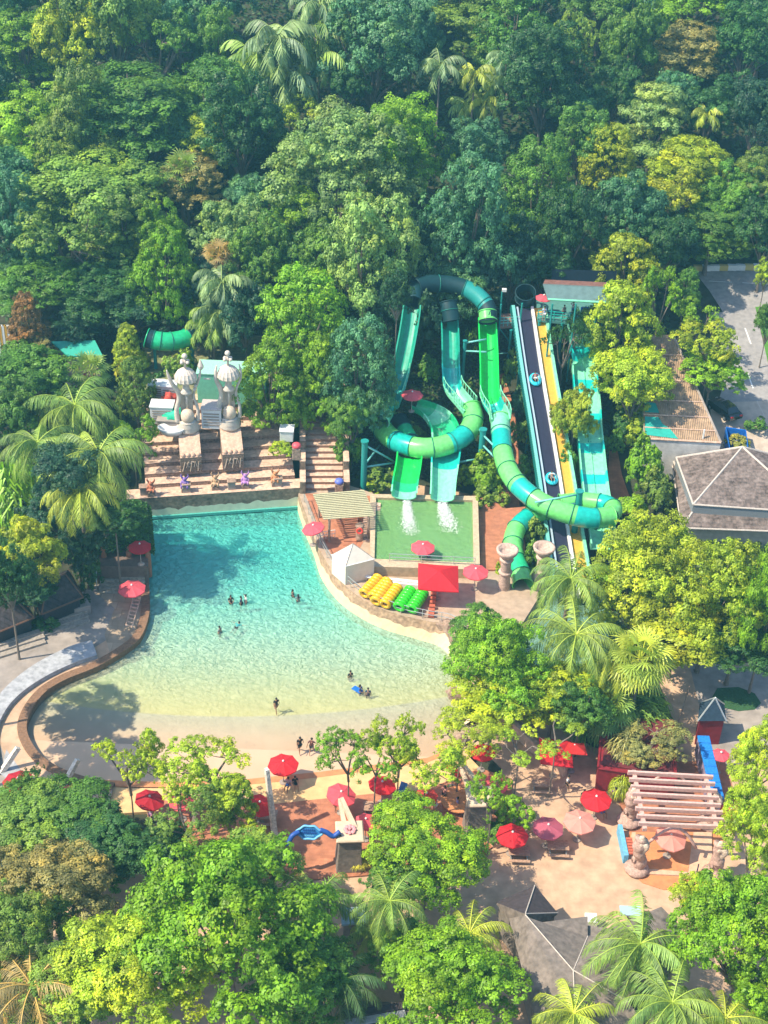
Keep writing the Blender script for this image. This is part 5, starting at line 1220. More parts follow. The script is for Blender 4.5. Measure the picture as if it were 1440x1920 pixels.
def person_proto(pose):
    """pose: joints; facing -Y; metres; pelvis at origin of z=.95 unless given"""
    pel = pose.get('pelvis', (0, 0, .95)); ch = pose.get('chest', (0, 0, 1.32)); nk = pose.get('neck', (0, 0, 1.5)); hd = pose.get('head', (0, -.01, 1.66))
    V = [pel]; Rr = [(.15, .11)]; E = []
    w = tuple(pel[i]*.5+ch[i]*.5 for i in range(3)); a = limb(V, E, Rr, 0, [(w, (.13, .10)), (ch, (.17, .11)), (nk, .055), (hd, (.085, .1))]); hi = a
    limb(V, E, Rr, hi, [((hd[0], hd[1], hd[2]+.09), .07)]); limb(V, E, Rr, hi, [((hd[0], hd[1]-.1, hd[2]-.01), .02)])
    for s in (-1, 1):
        sh, el, wr = pose['arm'][0 if s < 0 else 1]
        i = limb(V, E, Rr, 2, [(sh, .055), (el, .042), (wr, .03)])
        d = Vector(wr)-Vector(el); d.normalize(); sd_ = d.cross(Vector((0, 1, .2))).normalized(); h = Vector(wr)+d*.07
        i = limb(V, E, Rr, i, [(tuple(h), .032)])
        for k in range(4):
            o = sd_*(k-1.5)*.022; limb(V, E, Rr, i, [(tuple(h+o+d*.045), .009), (tuple(h+o*1.2+d*(.075+.012*(1.5-abs(k-1.5)))+Vector((0, -.02, 0))), .007)])
        limb(V, E, Rr, i, [(tuple(h+sd_*(.04)*s+d*.01), .010), (tuple(h+sd_*.055*s+d*.035), .008)])
        hp, kn, an, to = pose['leg'][0 if s < 0 else 1]
        limb(V, E, Rr, 0, [(hp, .085), (kn, .058), (an, .038), (to, .03)])
    body = skin_mesh('body', V, E, Rr, M_SKIN)
    # shirt and shorts follow the same joints
    V2 = [w]; R2 = [(.15, .115)]; E2 = []; c = limb(V2, E2, R2, 0, [(ch, (.19, .13)), (tuple(nk[i]*.75+ch[i]*.25 for i in range(3)), .07)])
    for s in (0, 1):
        sh, el, wr = pose['arm'][s]; m_ = tuple(sh[i]*.35+el[i]*.65 for i in range(3)); limb(V2, E2, R2, 1, [(sh, .072), (m_, .062)])
    limb(V2, E2, R2, 0, [(tuple(pel[i]*.9+w[i]*.1 for i in range(3)), (.165, .125))])
    shirt = skin_mesh('shirt', V2, E2, R2, M_SHIRT)
    V3 = [pel]; R3 = [(.168, .13)]; E3 = []
    for s in (0, 1):
        hp, kn, an, to = pose['leg'][s]; limb(V3, E3, R3, 0, [(hp, .1), (tuple(hp[i]*.25+kn[i]*.75 for i in range(3)), .078)])
    shorts = skin_mesh('shorts', V3, E3, R3, M_SHIRT)
    hb = MB().blob((hd[0], hd[1]+.025, hd[2]+.045), (.105, .115, .115), 1, .05, 2)
    if pose.get('long'): hb.blob((hd[0], hd[1]+.1, hd[2]-.12), (.09, .05, .2), 2, .05, 2)
    hair = bpy.data.meshes.new('hair'); hair.from_pydata(hb.v, [], hb.f); hair.materials.append(M_HAIR); hair.polygons.foreach_set('use_smooth', [True]*len(hair.polygons))
    return body, shirt, shorts, hair
def arms(sp, e1, w1, e2, w2): return [((-sp, 0, 1.42), e1, w1), ((sp, 0, 1.42), e2, w2)]
LEGS = [((-.1, 0, .9), (-.11, -.02, .5), (-.12, .02, .09), (-.12, -.13, .04)), ((.1, 0, .9), (.11, -.02, .5), (.12, .02, .09), (.12, -.13, .04))]
PP = {'stand': person_proto(dict(arm=arms(.2, (-.26, .02, 1.15), (-.27, -.05, .9), (.26, .02, 1.15), (.27, -.05, .9)), leg=LEGS)),
      'hold': person_proto(dict(arm=arms(.2, (-.26, -.1, 1.18), (-.12, -.3, 1.1), (.27, -.08, 1.18), (.14, -.3, 1.12)), leg=LEGS, long=True)),
      'up': person_proto(dict(arm=arms(.2, (-.34, -.1, 1.55), (-.15, -.18, 1.78), (.26, .02, 1.15), (.27, -.05, .9)), leg=LEGS)),
      'walk': person_proto(dict(chest=(0, -.03, 1.32), neck=(0, -.05, 1.5), head=(0, -.08, 1.66), arm=arms(.2, (-.3, -.14, 1.18), (-.33, -.33, 1.02), (.32, .14, 1.18), (.36, .18, .93)),
                                leg=[((-.1, 0, .9), (-.11, -.2, .52), (-.11, -.28, .1), (-.11, -.42, .06)), ((.1, 0, .9), (.1, .08, .5), (.1, .34, .16), (.1, .28, .03))])),
      'sit': person_proto(dict(pelvis=(0, 0, .5), chest=(0, -.02, .88), neck=(0, -.04, 1.06), head=(0, -.07, 1.22), arm=[((-.2, 0, .98), (-.26, -.12, .74), (-.14, -.36, .62)), ((.2, 0, .98), (.26, -.12, .74), (.14, -.36, .62))],
                                leg=[((-.1, -.06, .5), (-.14, -.46, .5), (-.14, -.5, .1), (-.14, -.64, .05)), ((.1, -.06, .5), (.14, -.46, .5), (.14, -.5, .1), (.14, -.64, .05))])),
      'ride': person_proto(dict(pelvis=(0, 0, .3), chest=(0, .22, .58), neck=(0, .28, .74), head=(0, .28, .9), arm=[((-.2, .2, .66), (-.42, .05, .5), (-.45, -.2, .42)), ((.2, .2, .66), (.42, .05, .5), (.45, -.2, .42))],
                                leg=[((-.1, -.06, .3), (-.18, -.46, .55), (-.15, -.85, .35), (-.15, -.97, .42)), ((.1, -.06, .3), (.18, -.46, .55), (.15, -.85, .35), (.15, -.97, .42))], long=True)),
      'swim': person_proto(dict(pelvis=(0, .35, -.05), chest=(0, -.02, .02), neck=(0, -.2, .06), head=(0, -.34, .12), arm=[((-.2, -.1, .02), (-.5, -.2, 0), (-.75, -.3, -.02)), ((.2, -.1, .02), (.5, -.2, 0), (.75, -.3, -.02))],
                                 leg=[((-.1, .4, -.06), (-.15, .8, -.08), (-.18, 1.2, -.08), (-.18, 1.33, -.06)), ((.1, .4, -.06), (.15, .8, -.08), (.18, 1.2, -.08), (.18, 1.33, -.06))]))}
def person(u, v, z, pose, rz, shirt, shorts, label, sc=1.0, dz=0, at=None):
    p = P(u, v, z) if at is None else at; e = empty('person', p, label, 'person', None, rz=R(rz)); e.scale = (sc,)*3
    for nm, me, col in zip(('body', 'shirt', 'shorts', 'hair'), PP[pose], (None, shirt, shorts, None)):
        o = bpy.data.objects.new(nm, me); C.objects.link(o); o.parent = e; o.location = (0, 0, dz)
        if col: o.color = (*col, 1)
    return e
BK = (.02, .02, .025); NV = (.03, .05, .12); WH = (.7, .7, .7); GY = (.2, .22, .25); RD = (.55, .05, .05); BL = (.05, .15, .5)
def wade(u, v, pose, rz, shirt, shorts, label, under=.95):
    return person(u, v, 0, pose, rz, shirt, shorts, label, 1.0, -under)
wade(433, 1132, 'hold', 20, BK, BK, 'swimmer in black standing waist deep, left of the group of three in mid pool', .75)
wade(452, 1133, 'stand', 80, NV, BK, 'swimmer in navy close beside the one in white in mid pool', .8)
wade(461, 1131, 'up', -70, WH, GY, 'swimmer in white shirt with raised arm at the right of the mid pool group', .7)
wade(549, 1118, 'stand', 120, BK, BK, 'rear swimmer in black of the pair nearest the curved pool wall', .95)
wade(559, 1127, 'hold', 200, GY, BK, 'front swimmer in grey of the pair nearest the curved pool wall', .95)
person(446, 1172, 0, 'swim', 160, (.05, .3, .3), BK, 'swimmer with arms spread floating face down below the mid pool group', 1.0, -.03)
wade(412, 1186, 'stand', 60, GY, BK, 'swimmer chest deep at the left below the floating one', 1.0)
wade(657, 1269, 'stand', 30, BK, BK, 'swimmer in black alone chest deep near the pale beach line', 1.05)
wade(675, 1297, 'hold', 60, BL, NV, 'swimmer holding a blue bodyboard near the pale beach line', .95)
wade(690, 1303, 'stand', 0, NV, BK, 'swimmer in dark blue right of the blue bodyboard', .95)
person(518, 1336, -.12, 'walk', 30, BK, (.3, .18, .12), 'person in black walking ashore through shallow water')
person(562, 1411, .02, 'walk', 25, BK, BK, 'person in black with arms apart walking in thin water above the red parasol', 1.05)
person(584, 1413, .02, 'walk', 170, (.12, .04, .04), BK, 'person in dark red brown walking beside the one in black', 1.0)
person(541, 1478, .2, 'sit', -20, (.5, .35, .4), BL, 'seated person in patterned pink top under the beach parasol', 1.0)
person(553, 1476, .2, 'sit', 20, BK, BK, 'seated person in black under the beach parasol', 1.0)
person(803, 1057, 2.0, 'up', 180, (.35, .45, .6), NV, 'lifeguard in pale blue shirt standing with raised arm at the splash pool', .95)
person(815, 1524, .22, 'stand', 60, WH, WH, 'person in white on orange paving at the lower left of the round table')
person(832, 1502, .22, 'hold', -30, PALEP, BK, 'person in pale peach beyond the round table', 1.0)
person(856, 1516, .22, 'sit', 90, (.45, .35, .65), (.4, .3, .5), 'person in lilac seated at the round table')
person(915, 1528, .22, 'stand', 200, (.5, .3, .15), BK, 'person in tan top standing in shade right of the flower pylon')
person(1062, 1482, .05, 'walk', 60, WH, BK, 'person with black hair crossing the lower plaza under the red canopies')
person(1092, 1510, .05, 'stand', 0, BK, BK, 'person in black beside the vivid red parasol')
person(1127, 1528, .05, 'sit', 30, WH, BL, 'person in white seated under the vivid red parasol')
person(1150, 1505, .05, 'stand', 0, (.15, .03, .25), BL, 'person in purple right of the vivid red parasol')
person(720, 1500, .22, 'sit', 0, RD, WH, 'person in red and white seated under the parasol between two trunks')
person(629, 1522, .22, 'stand', 80, (.4, .3, .35), BK, 'person at the left foot of the grey gate pylon', .95)
person(362, 1543, .22, 'stand', 0, (.3, .4, .45), GY, 'person in grey blue under the lower left trees')
person(283, 1533, .22, 'sit', 0, WH, (.4, .2, .4), 'person in white seated under the crimson parasol on the lower left')
person(478, 1536, .22, 'sit', -30, WH, RD, 'person in white seated under the tilted bright red parasol')
person(1019, 601, 13.0, 'stand', 0, (.35, .5, .8), WH, 'attendant in pale blue at the left end of the slide start deck')
person(1073, 592, 13.0, 'up', 0, WH, (.02, .2, .5), 'rider in white waiting on the start deck with a blue mat')
person(1056, 597, 13.0, 'stand', 30, GY, BK, 'rider in grey behind the start deck railing', .95)
person(1098, 1276, .9, 'sit', 0, WH, BK, 'person in white glimpsed through the palms', 1.0)
person(78, 1160, .6, 'stand', 0, RD, WH, 'person in red at the door of the dark roofed shop', 1.0)
# riders on tubes on the black lane
ME_TOR = {}
def torus(Rm, r, n=28, k=10, sx=1, flat_=1):
    b = MB(); b.tube([(Rm*math.cos(2*math.pi*i/n), Rm*math.sin(2*math.pi*i/n), r) for i in range(n)], r, k, closed=True); return b
def tmesh(b, m):
    me = bpy.data.meshes.new('ring'); me.from_pydata(b.v, [], b.f); me.materials.append(m); me.polygons.foreach_set('use_smooth', [True]*len(me.polygons)); return me
M_CYR = plast('cyan raft vinyl', (.03, .50, .62)); M_YR = plast('yellow ring vinyl', (.80, .42, .01), .3); M_GR = plast('green ring vinyl', (.04, .62, .02), .3)
for u, v, lab, pl_, c1, c2 in ((1004, 714, 'upper rider in dark red with arms on a cyan ring on the black lane', 'upper cyan ring raft on the black lane', (.3, .04, .08), WH), (1031, 905, 'lower rider in white on a cyan ring on the black lane', 'lower cyan ring raft on the black lane', WH, GY)):
    best = min(range(len(F)), key=lambda i: abs(0) if False else ((F[i][0]-P(u, v, F[i][0].z)).length)); q, t, s, up = F[best]
    r = bpy.data.objects.new('ring_raft', tmesh(torus(.5, .2), M_CYR)); C.objects.link(r); r.location = q+up*.02; r.rotation_euler = Matrix((s, t, up)).transposed().to_euler(); r.scale = (1, 1.25, 1); tag(r, pl_, 'raft', 'cyan ring rafts')
    pe = person(0, 0, 0, 'ride', 0, c1, c2, lab, .95, 0, at=q+up*.08); az = math.atan2(t.y, t.x)+math.pi/2; pe.rotation_euler = (0, 0, az)
# stacks of rings on the deck: yellow doubles and green singles
dbl = torus(.43, .19); n0 = len(dbl.v); d2 = torus(.43, .19); dbl.add([(x+.98, y, z) for x, y, z in d2.v], d2.f); dbl.v = [(x-.49, y, z) for x, y, z in dbl.v]
ME_DBL = tmesh(dbl, M_YR); ME_SGL = tmesh(torus(.45, .2), M_GR)
def stack(u0, v0, u1, v1, n, me, nm, labs, grp, cat, rz=0, r=.62, lean=.25):
    a, c = P(u0, v0, 2.02+r), P(u1, v1, 2.02+r); d = (c-a); az = math.atan2(d.y, d.x)-math.pi/2
    for i in range(n):
        o = bpy.data.objects.new(nm, me); C.objects.link(o); o.location = a.lerp(c, i/(n-1)); o.rotation_euler = (R(-90)+R(14), 0, az)
        pos = 'frontmost' if i == 0 else 'rearmost' if i == n-1 else ['second', 'third', 'fourth', 'fifth', 'sixth'][i-1]
        tag(o, f'{labs[0]}, {pos} {labs[1]}', cat, grp)
stack(690, 1118, 716, 1090, 0+7, ME_DBL, 'double_ring', ('yellow double swim ring', 'in the left yellow row by the white tent'), 'yellow double rings', 'swim ring')
bpy.data.objects.remove(bpy.data.objects['double_ring'], do_unlink=True) if False else None
stack(712, 1132, 735, 1102, 7, ME_DBL, 'double_ring', ('yellow double swim ring', 'in the right yellow row beside the green rings'), 'yellow double rings', 'swim ring')
stack(747, 1140, 768, 1110, 7, ME_SGL, 'swim_ring', ('green swim ring', 'in the left green row beside the yellow rings'), 'green rings', 'swim ring')
stack(771, 1144, 791, 1114, 7, ME_SGL, 'swim_ring', ('green swim ring', 'in the right green row below the square red canopy'), 'green rings', 'swim ring')
# white tent
eW = empty('white_tent', P(660, 1090, 2.0), 'white square tent with pyramid roof on the deck beside the yellow rings', 'tent')
q = [P(622, 1040, 4.3), P(648, 1062, 4.3), P(703, 1048, 4.3), P(671, 1026, 4.3)]; ap = P(668, 1019, 5.3); ap = Vector((sum(p.x for p in q)/4, sum(p.y for p in q)/4, 5.9))
M_TENT = mat('white tent cloth', (.72, .66, .58), .85, .08, .6)
b = MB(); b.add(q+[ap], [(0, 1, 4), (1, 2, 4), (2, 3, 4), (3, 0, 4)]); b.build('roof', M_TENT, eW)
for i in range(4): MB().tube([q[i], q[(i+1) % 4]], .05, 5).build('eave_pole', M_WHITE, eW); MB().tube([q[i], ap], .035, 5).build('roof_seam', M_GREY, eW)
b = MB(); cc_ = sum(q, Vector())/4
for i in range(4):
    a, c = cc_+(q[i]-cc_)*.985, cc_+(q[(i+1) % 4]-cc_)*.985; bb_ = MB(); bb_.add([a, c, c-Vector((0, 0, 2.3)), a-Vector((0, 0, 2.3))], [(0, 1, 2, 3)]); bb_.build('side_curtain', M_TENT, eW)
# slatted pergola by the stone stairs
M_SLAT = mat('pale green timber', (.50, .46, .28), .8, .2, 2)
eG = empty('slatted_pergola', P(650, 960, 2.0), 'pale green slatted pergola roof at the foot of the stone stairs', 'pergola')
pz = 4.9; tlq, trq, blq, brq = P(587, 928, pz), P(683, 920, pz), P(606, 973, pz), P(703, 966, pz)
for i in range(15):
    t = i/14; a, c = tlq.lerp(blq, t), trq.lerp(brq, t); dd = (blq-tlq).normalized()
    b = MB(); b.box((a+c)/2, ((c-a).length, .17, .1), math.atan2((c-a).y, (c-a).x)); b.build('slat', M_SLAT, eG)
for t in (.12, .88):
    a, c = tlq.lerp(trq, t), blq.lerp(brq, t); MB().tube([a-Vector((0, 0, .2)), c-Vector((0, 0, .2))], .1, 6).build('beam', M_SLAT, eG)
    for k in (a, c): MB().tube([(k.x, k.y, 1.9), (k.x, k.y, pz-.2)], .13, 8).build('pergola_post', M_STONE, eG)
# lifebuoy post, low steps, rail screens on the deck
p = P(674, 1012, 2.0); e = empty('stone_pillar', p, 'short stone pillar with a red lifebuoy below the slatted pergola', 'pillar')
MB().lathe([(.45, 0), (.4, .3), (.38, 1.6), (.48, 1.8), (.4, 1.9)], tuple(p), 14).build('pillar', M_STONE, e, smooth=True)
o = bpy.data.objects.new('lifebuoy', tmesh(torus(.27, .09), mat('red lifebuoy', (.75, .06, .04), .4))); C.objects.link(o); o.location = p+Vector((0, -.5, 1.5)); o.rotation_euler = (R(80), 0, 0); tag(o, 'red lifebuoy hanging on the stone pillar below the slatted pergola', 'lifebuoy')
e = empty('garden_steps', P(690, 1010, 2.0), 'sunlit stone steps between the pillar and the splash pool wall', 'steps')
b = MB()
for i in range(9): q_ = P(690, 1035-i*0, 2.02)+Vector((0.2, i*.62, 0)); b.box(q_+Vector((0, 2-i*0, .0+.06*i)), (1.7, .6, .14+.12*i))
b.build('treads', [M_STEP], e)
e = empty('garden_steps', P(660, 1010, 2.0), 'terracotta steps left of the lifebuoy pillar', 'steps'); b = MB()
for i in range(8): q_ = P(656, 1020, 2.02)+Vector((0, i*.6, 0)); b.box(q_+Vector((0, 0, .05*i)), (1.3, .58, .1+.1*i))
b.build('treads', [M_TERRA], e)
railing('small_barrier', 'short white metal barrier beside the tilted pink parasol', dense([P(594, 1013, 2.02), P(628, 1008, 2.02)], .3), .95, .3, M_WHITE)
railing('splash_railing', 'thin rail along the front of the splash pool behind the lifeguard', dense([P(730, 1052, ZS+.15), P(890, 1060, ZS+.15)], 1), .9, 2.2, M_METAL)
railing('promenade_railing', 'thin rail beside the left stairs above the pink parasol', dense([P(182, 1108, .6), P(182, 1060, 2.4)], 1), 1, 1.5, M_METAL)
# wooden lounge rack and red tiled strip
e = empty('brick_strip', P(814, 1130, 2.0), 'narrow strip of red bricks standing below the square red canopy', 'bench'); b = MB()
for i in range(7): b.box(P(814-i*.9, 1108+i*7.5, 2.25), (.55, .36, .4))
b.build('brick_steps', mat('red brick', (.48, .12, .07), .8, .2, 3), e, bevel=.02)
e = empty('white_bench', P(730, 1087, 2.0), 'long white bench board beside the white tent', 'bench'); MB().box(P(745, 1087, 2.45), (6.2, .35, .08), -.1).build('board', M_WHITE, e, bevel=.02)
for x in (-2.5, 0, 2.5): MB().box(P(745, 1087, 2.2)+Vector((x, -x*.1, 0)), (.1, .3, .4)).build('leg', M_GREY, e)
# ---- stone bowls on columns by the exit tube
def bowl_column(u, v, ut, vt, label, zb=1.2, h=5.6):
    p = P(u, v, zb); tpx = P(ut, vt, zb+h); e = empty('stone_bowl_column', p, label, 'column', 'stone columns with bowls'); tp_ = Vector((p.x*.4+tpx.x*.6, p.y*.5+tpx.y*.5, zb+h))
    m = mat('pinkish carved stone', (.50, .36, .30), .9, .3, 1.6, .6, 5)
    pts = [p, p.lerp(tp_, .25), p.lerp(tp_, .5), p.lerp(tp_, .75), p.lerp(tp_, .88)]
    MB().tube(pts, [.8, .55, .48, .5, .55], 14).build('shaft', m, e, smooth=True); b = MB()
    for k in (0, .12, .5, .8): q_ = p.lerp(tp_, k); b = MB(); b.lathe([(.62 if k else .95, 0), (.7 if k else 1.0, .15), (.6 if k else .85, .32)], tuple(q_), 16); b.build('ring_moulding', m, e, smooth=True)
    b = MB(); b.lathe([(.45, -.1), (.75, .25), (1.0, .6), (1.08, .95), (.85, .97), (.7, .6), (.3, .5)], tuple(p.lerp(tp_, .88)), 20); b.build('bowl', m, e, smooth=True)
bowl_column(944, 1112, 950, 1045, 'left stone column with dark bowl beside the green tube mouth'); bowl_column(1008, 1112, 1022, 1034, 'right stone column with pale carved bowl beside the green tube mouth')
# ================================================================= LEFT SHOPS, STAIRS, VINE ROOF
M_DROOF = mat('dark shingle roof', (.045, .042, .055), .9, .35, 1, .5, brick=(.8, .4, .05, (.4, .4, .4)), col2=(.08, .06, .06)); M_DWALL = mat('dark shutter', (.02, .022, .035), .6, .2, 2, .3, wave=(3, 'X'))
def shop(q, zr, zw, label, ridge, back=None):
    e = empty('dark_roof_shop', Vector((q[0].x, q[0].y, .5)), label, 'shop', 'dark roofed shops on the left')
    b = MB(); b.add(q+ridge, [(0, 1, 5, 4), (1, 2, 5), (2, 3, 4, 5), (3, 0, 4)]); b.build('roof', M_DROOF, e)
    for a, c in ((q[0], q[1]), (q[1], q[2]), (q[1], ridge[1]), (q[0], ridge[0]), (ridge[0], ridge[1])): MB().tube([a, c], .09, 5).build('roof_edge', mat('brown trim', (.16, .08, .05), .8, .2, 2), e)
    cq_ = sum(q, Vector())/4; MB().prism([xy(cq_+(p-cq_)*.86) for p in q], .4, zw).build('shutter_wall', M_DWALL, e)
    return e
shop([P(78, 1152, 2.7), P(156, 1120, 2.7), P(128, 1068, 2.7), P(50, 1100, 2.7)], 2.7, 2.75, 'dark roofed shop with shutters behind the left promenade', [P(88, 1090, 4.6), P(122, 1076, 4.6)])
shop([P(-14, 1190, 2.6), P(64, 1158, 2.6), P(38, 1114, 2.6), P(-60, 1140, 2.6)], 2.6, 2.65, 'dark roofed shop at the left edge beside the promenade', [P(-40, 1145, 4.2), P(28, 1124, 4.2)])
for i, (u, v, l) in enumerate([(124, 1178, 'wooden steps along the shutter wall of the larger dark shop'), (40, 1218, 'wooden steps along the promenade at the left edge shop')]):
    e = empty('plank_steps', P(u, v, .5), l, 'steps'); 
    for k in range(3): c_ = P(u, v, .5)+Vector((-.2*k, .55*k, .1+.12*k)); MB().box(c_, (4.6, .6, .22+.12*k), .55).build('step', mat('grey plank', (.33, .28, .24), .9, .3, 1.5), e, bevel=.02)
e = empty('planter_box', P(152, 1140, .5), 'small grey planter box at the corner of the dark shop', 'planter'); MB().box(P(152, 1140, 1.0), (1.6, 1.2, 1.0), .5).build('box', M_GREY, e, bevel=.03)
c = bpy.data.objects.new('plants', PROTO['S1'][0]); C.objects.link(c); c.parent = e; c.location = (0, 0, .9); c.scale = (.8, .6, .5); c.color = (.03, .07, .02, 1)
# left stairs
e = empty('plank_stairs', P(225, 1108, .6), 'weathered plank stairs above the pink parasol on the left bank', 'stairs')
for i in range(12):
    z1 = .62+.17*i; c_ = P(226, 1110, .6)+Vector((.0, i*.42, 0)); MB().box((c_.x, c_.y, z1/2), (4.3, .44, z1)).build('tread', mat('weathered plank', (.36, .31, .25), .9, .35, 1.2), e, bevel=.02)
# vine covered roof building beside the deep end
e = empty('vine_pavilion', P(218, 1030, .6), 'open pavilion whose flat roof is covered by dense dark green vines', 'pavilion')
q = [P(150, 1018, 4.2), P(283, 1018, 4.2), P(278, 950, 4.2), P(165, 950, 4.2)]; MB().prism([xy(p) for p in q], 4.0, 4.2).build('roof_slab', M_DWALL, e)
for u, v in ((193, 1022), (276, 1022), (240, 1020)): p = P(u, v, 4.0); MB().tube([(p.x, p.y, .2), (p.x, p.y, 4.0)], .28, 10).build('pillar', mat('orange brown pillar', (.40, .16, .09), .8, .2, 2), e)
vb = MB(); MB().prism([xy(P(u, v, 2.6)) for u, v in [(180, 1062), (277, 1062), (277, 1000), (180, 1000)]], .2, 2.6).build('landing', mat('dark brown deck', (.18, .12, .10), .9, .2, 1), e)  # landing in a dark brown base tone
rg = np.random.default_rng(77); n = 26000; ctr = sum(q, Vector())/4; A_ = np.array([list(q[0]), list(q[1]), list(q[2]), list(q[3])]); s_, t_ = rg.uniform(-.04, 1.04, n), rg.uniform(-.04, 1.04, n)
pos = (A_[0]*(1-s_)[:, None]+A_[1]*s_[:, None])*(1-t_)[:, None]+(A_[3]*(1-s_)[:, None]+A_[2]*s_[:, None])*t_[:, None]
pos[:, 2] += rg.uniform(0, .45, n)+.35*np.sin(pos[:, 0]*1.3)*np.sin(pos[:, 1]*1.1); ed = (t_ < .02) | (s_ > .98) | (s_ < .02); pos[ed, 2] -= rg.uniform(0, 1.3, ed.sum())
V_ = leaves(pos, nrm(rg.normal(size=(n, 3))*.5+np.array([.1, -.2, 1])), .28, .6, rg); vo = bpy.data.objects.new('vine_cover', quads_mesh('vine_cover', V_-np.array(e.location), np.stack([rg.uniform(0, 1, n), rg.uniform(0, .5, n)], 1), M_LEAF)); C.objects.link(vo); vo.parent = e; vo.color = (.035, .12, .02, 1)
# lounge frame on the promenade, plank boards
e = empty('lounge_bench', P(240, 1170, .55), 'long slatted deck bench beside the left parasol', 'bench')
for s_ in (0, 1): MB().tube([P(236+s_*12, 1172+s_*3, .95), P(250+s_*14, 1118+s_*2, .95)], .05, 5).build('side_bar', M_STEP, e)
for k in range(9): a = P(236, 1172, .95).lerp(P(250, 1118, .95), k/8); c_ = P(248, 1175, .95).lerp(P(264, 1120, .95), k/8); MB().box((a+c_)/2, ((c_-a).length, .14, .05), math.atan2((c_-a).y, (c_-a).x)).build('slat', M_STEP, e)
for u, v in ((237, 1172), (249, 1174), (263, 1121), (251, 1119)): a = P(u, v, .95); MB().tube([(a.x, a.y, .5), a], .04, 5).build('leg', M_METAL, e)
# ================================================================= GATE PYLONS, SIGN, POSTS
M_PYL = mat('grey brown pylon render', (.24, .20, .17), .9, .3, .9, .3, col2=(.18, .15, .13)); M_BEAM = mat('cream concrete beam', (.60, .46, .34), .9, .15, .8)
def beam(name, a, c, w, m, e, taper=1.0):
    d = (c-a).normalized(); s = d.cross(Vector((0, 0, 1))).normalized(); u = s.cross(d); b = MB(); sweep(b, [a, c], [(-w/2, -w/2), (w/2, -w/2), (w/2, w/2), (-w/2, w/2)][::-1], scale=[1, taper]); return b.build(name, m, e)
def pylon(pb, label, flower, beams, w=1.9, d=1.7, h=3.4, lean=.0):
    e = empty('gate_pylon', pb, label, 'gate pylon', 'gate pylons'); b = MB()
    b.lathe([(w*.78, 0), (w*.70, h*.5), (w*.66, h)], tuple(pb), 4, rot=math.pi/4+.1); b.build('shaft', M_PYL, e, bevel=.08)
    b = MB(); b.lathe([(w*.78, 0), (w*.82, .18), (w*.74, .3)], tuple(pb+Vector((0, 0, h))), 4, rot=math.pi/4+.1); b.build('cap', M_BEAM, e, bevel=.04)
    f = MB()
    for k in range(8): f.blob(pb+Vector((.35*math.cos(k*.785), .35*math.sin(k*.785), h+.42)), (.2, .2, .1), k, .1, 1)
    f.blob(pb+Vector((0, 0, h+.5)), .16, 1, .1, 1); f.build('flower_relief', mat('flower '+flower[0], flower[1], .8), e)
    for a, c in beams: beam('leaning_beam', a, c, .36, M_BEAM, e, .8)
pb = P(654, 1618, .2); pylon(pb, 'grey pylon with pink flower top right of the blue sign arch', ('pink', (.65, .28, .30)), [(P(668, 1558, 3.7), P(640, 1497, 4.6)), (P(648, 1560, 3.6), P(637, 1500, 3.4))])
pb = P(893, 1560, .2); pylon(pb, 'brown pylon with yellow flower top right of the round table', ('yellow', (.6, .55, .12)), [(P(903, 1480, 4.2), P(862, 1425, 4.8)), (P(880, 1482, 4.0), P(864, 1440, 3.4))], h=3.9)
for ub, vb_, ut, vt, h, l in [(516, 1572, 500, 1442, 6.6, 'tall white weathered post leaning at the left end of the blue sign'), (112, 1486, 146, 1424, 2.5, 'pale plank leaning over the lower left pool rim'), (0, 1452, 34, 1402, 2.5, 'mottled white beam leaning at the left edge beside the crimson parasol')]:
    a, c = P(ub, vb_, .2), P(ut, vt, h); e = empty('leaning_post', a, l, 'post'); beam('shaft', a, c, .42, mat('weathered white post', (.70, .62, .54), .9, .4, 1.5, .4), e, .75)
    MB().box(a+Vector((0, 0, .15)), (.8, .8, .3)).build('footing', M_GREY, e, bevel=.04)
# blue sign with scroll arms
eB2 = empty('blue_sign', P(583, 1600, .2), 'blue oval sign on a wavy blue arch between the white post and grey pylon', 'sign')
sz_ = 4.2; M_SB = mat('sign blue', (.03, .20, .50), .6, .25, 2); M_SBD = mat('sign deep blue', (.02, .08, .35), .5, .1, 2); M_SL = mat('sign pale blue', (.16, .45, .75), .6, .1, 2)
cen = P(580, 1560, sz_); f1, f2 = P(527, 1580, sz_-.4), P(637, 1566, sz_-.3)
b = MB(); b.tube(smoothpath([f1+Vector((.0, 0, .1)), f1+Vector((.5, 0, -.1)), P(548, 1567, sz_+.1), P(561, 1560, sz_+.2)], 5), .2, 8); b.build('scroll_arm', M_SBD, eB2, smooth=True)
b = MB(); b.tube(smoothpath([P(600, 1556, sz_+.3), P(613, 1561, sz_+.1), P(625, 1568, sz_-.2), f2+Vector((0, 0, .4))], 5), .2, 8); b.build('scroll_arm', M_SBD, eB2, smooth=True)
tl_ = Matrix.Rotation(R(48), 4, 'X')
def onp(x, y, z=0): v_ = Vector((x, z*.0, y)); n_ = Vector((0, -math.cos(R(25)), math.sin(R(25)))); upv = Vector((.0, math.sin(R(25)), math.cos(R(25)))); return cen+Vector((1, 0, 0))*x+upv*y+n_*z
b = MB(); pr = [(math.cos(a)*.95*(1+.1*math.cos(4*a)), math.sin(a)*.56*(1+.08*math.cos(6*a))) for a in [i*2*math.pi/40 for i in range(40)]]
b.v = [tuple(onp(x, y, -.12)) for x, y in pr]+[tuple(onp(x, y, .12)) for x, y in pr]; b.f = [tuple(range(40)), tuple(range(79, 39, -1))]+[(i, (i+1) % 40, 40+(i+1) % 40, 40+i) for i in range(40)]; b.m = [0]*42; b.build('board', M_SB, eB2)
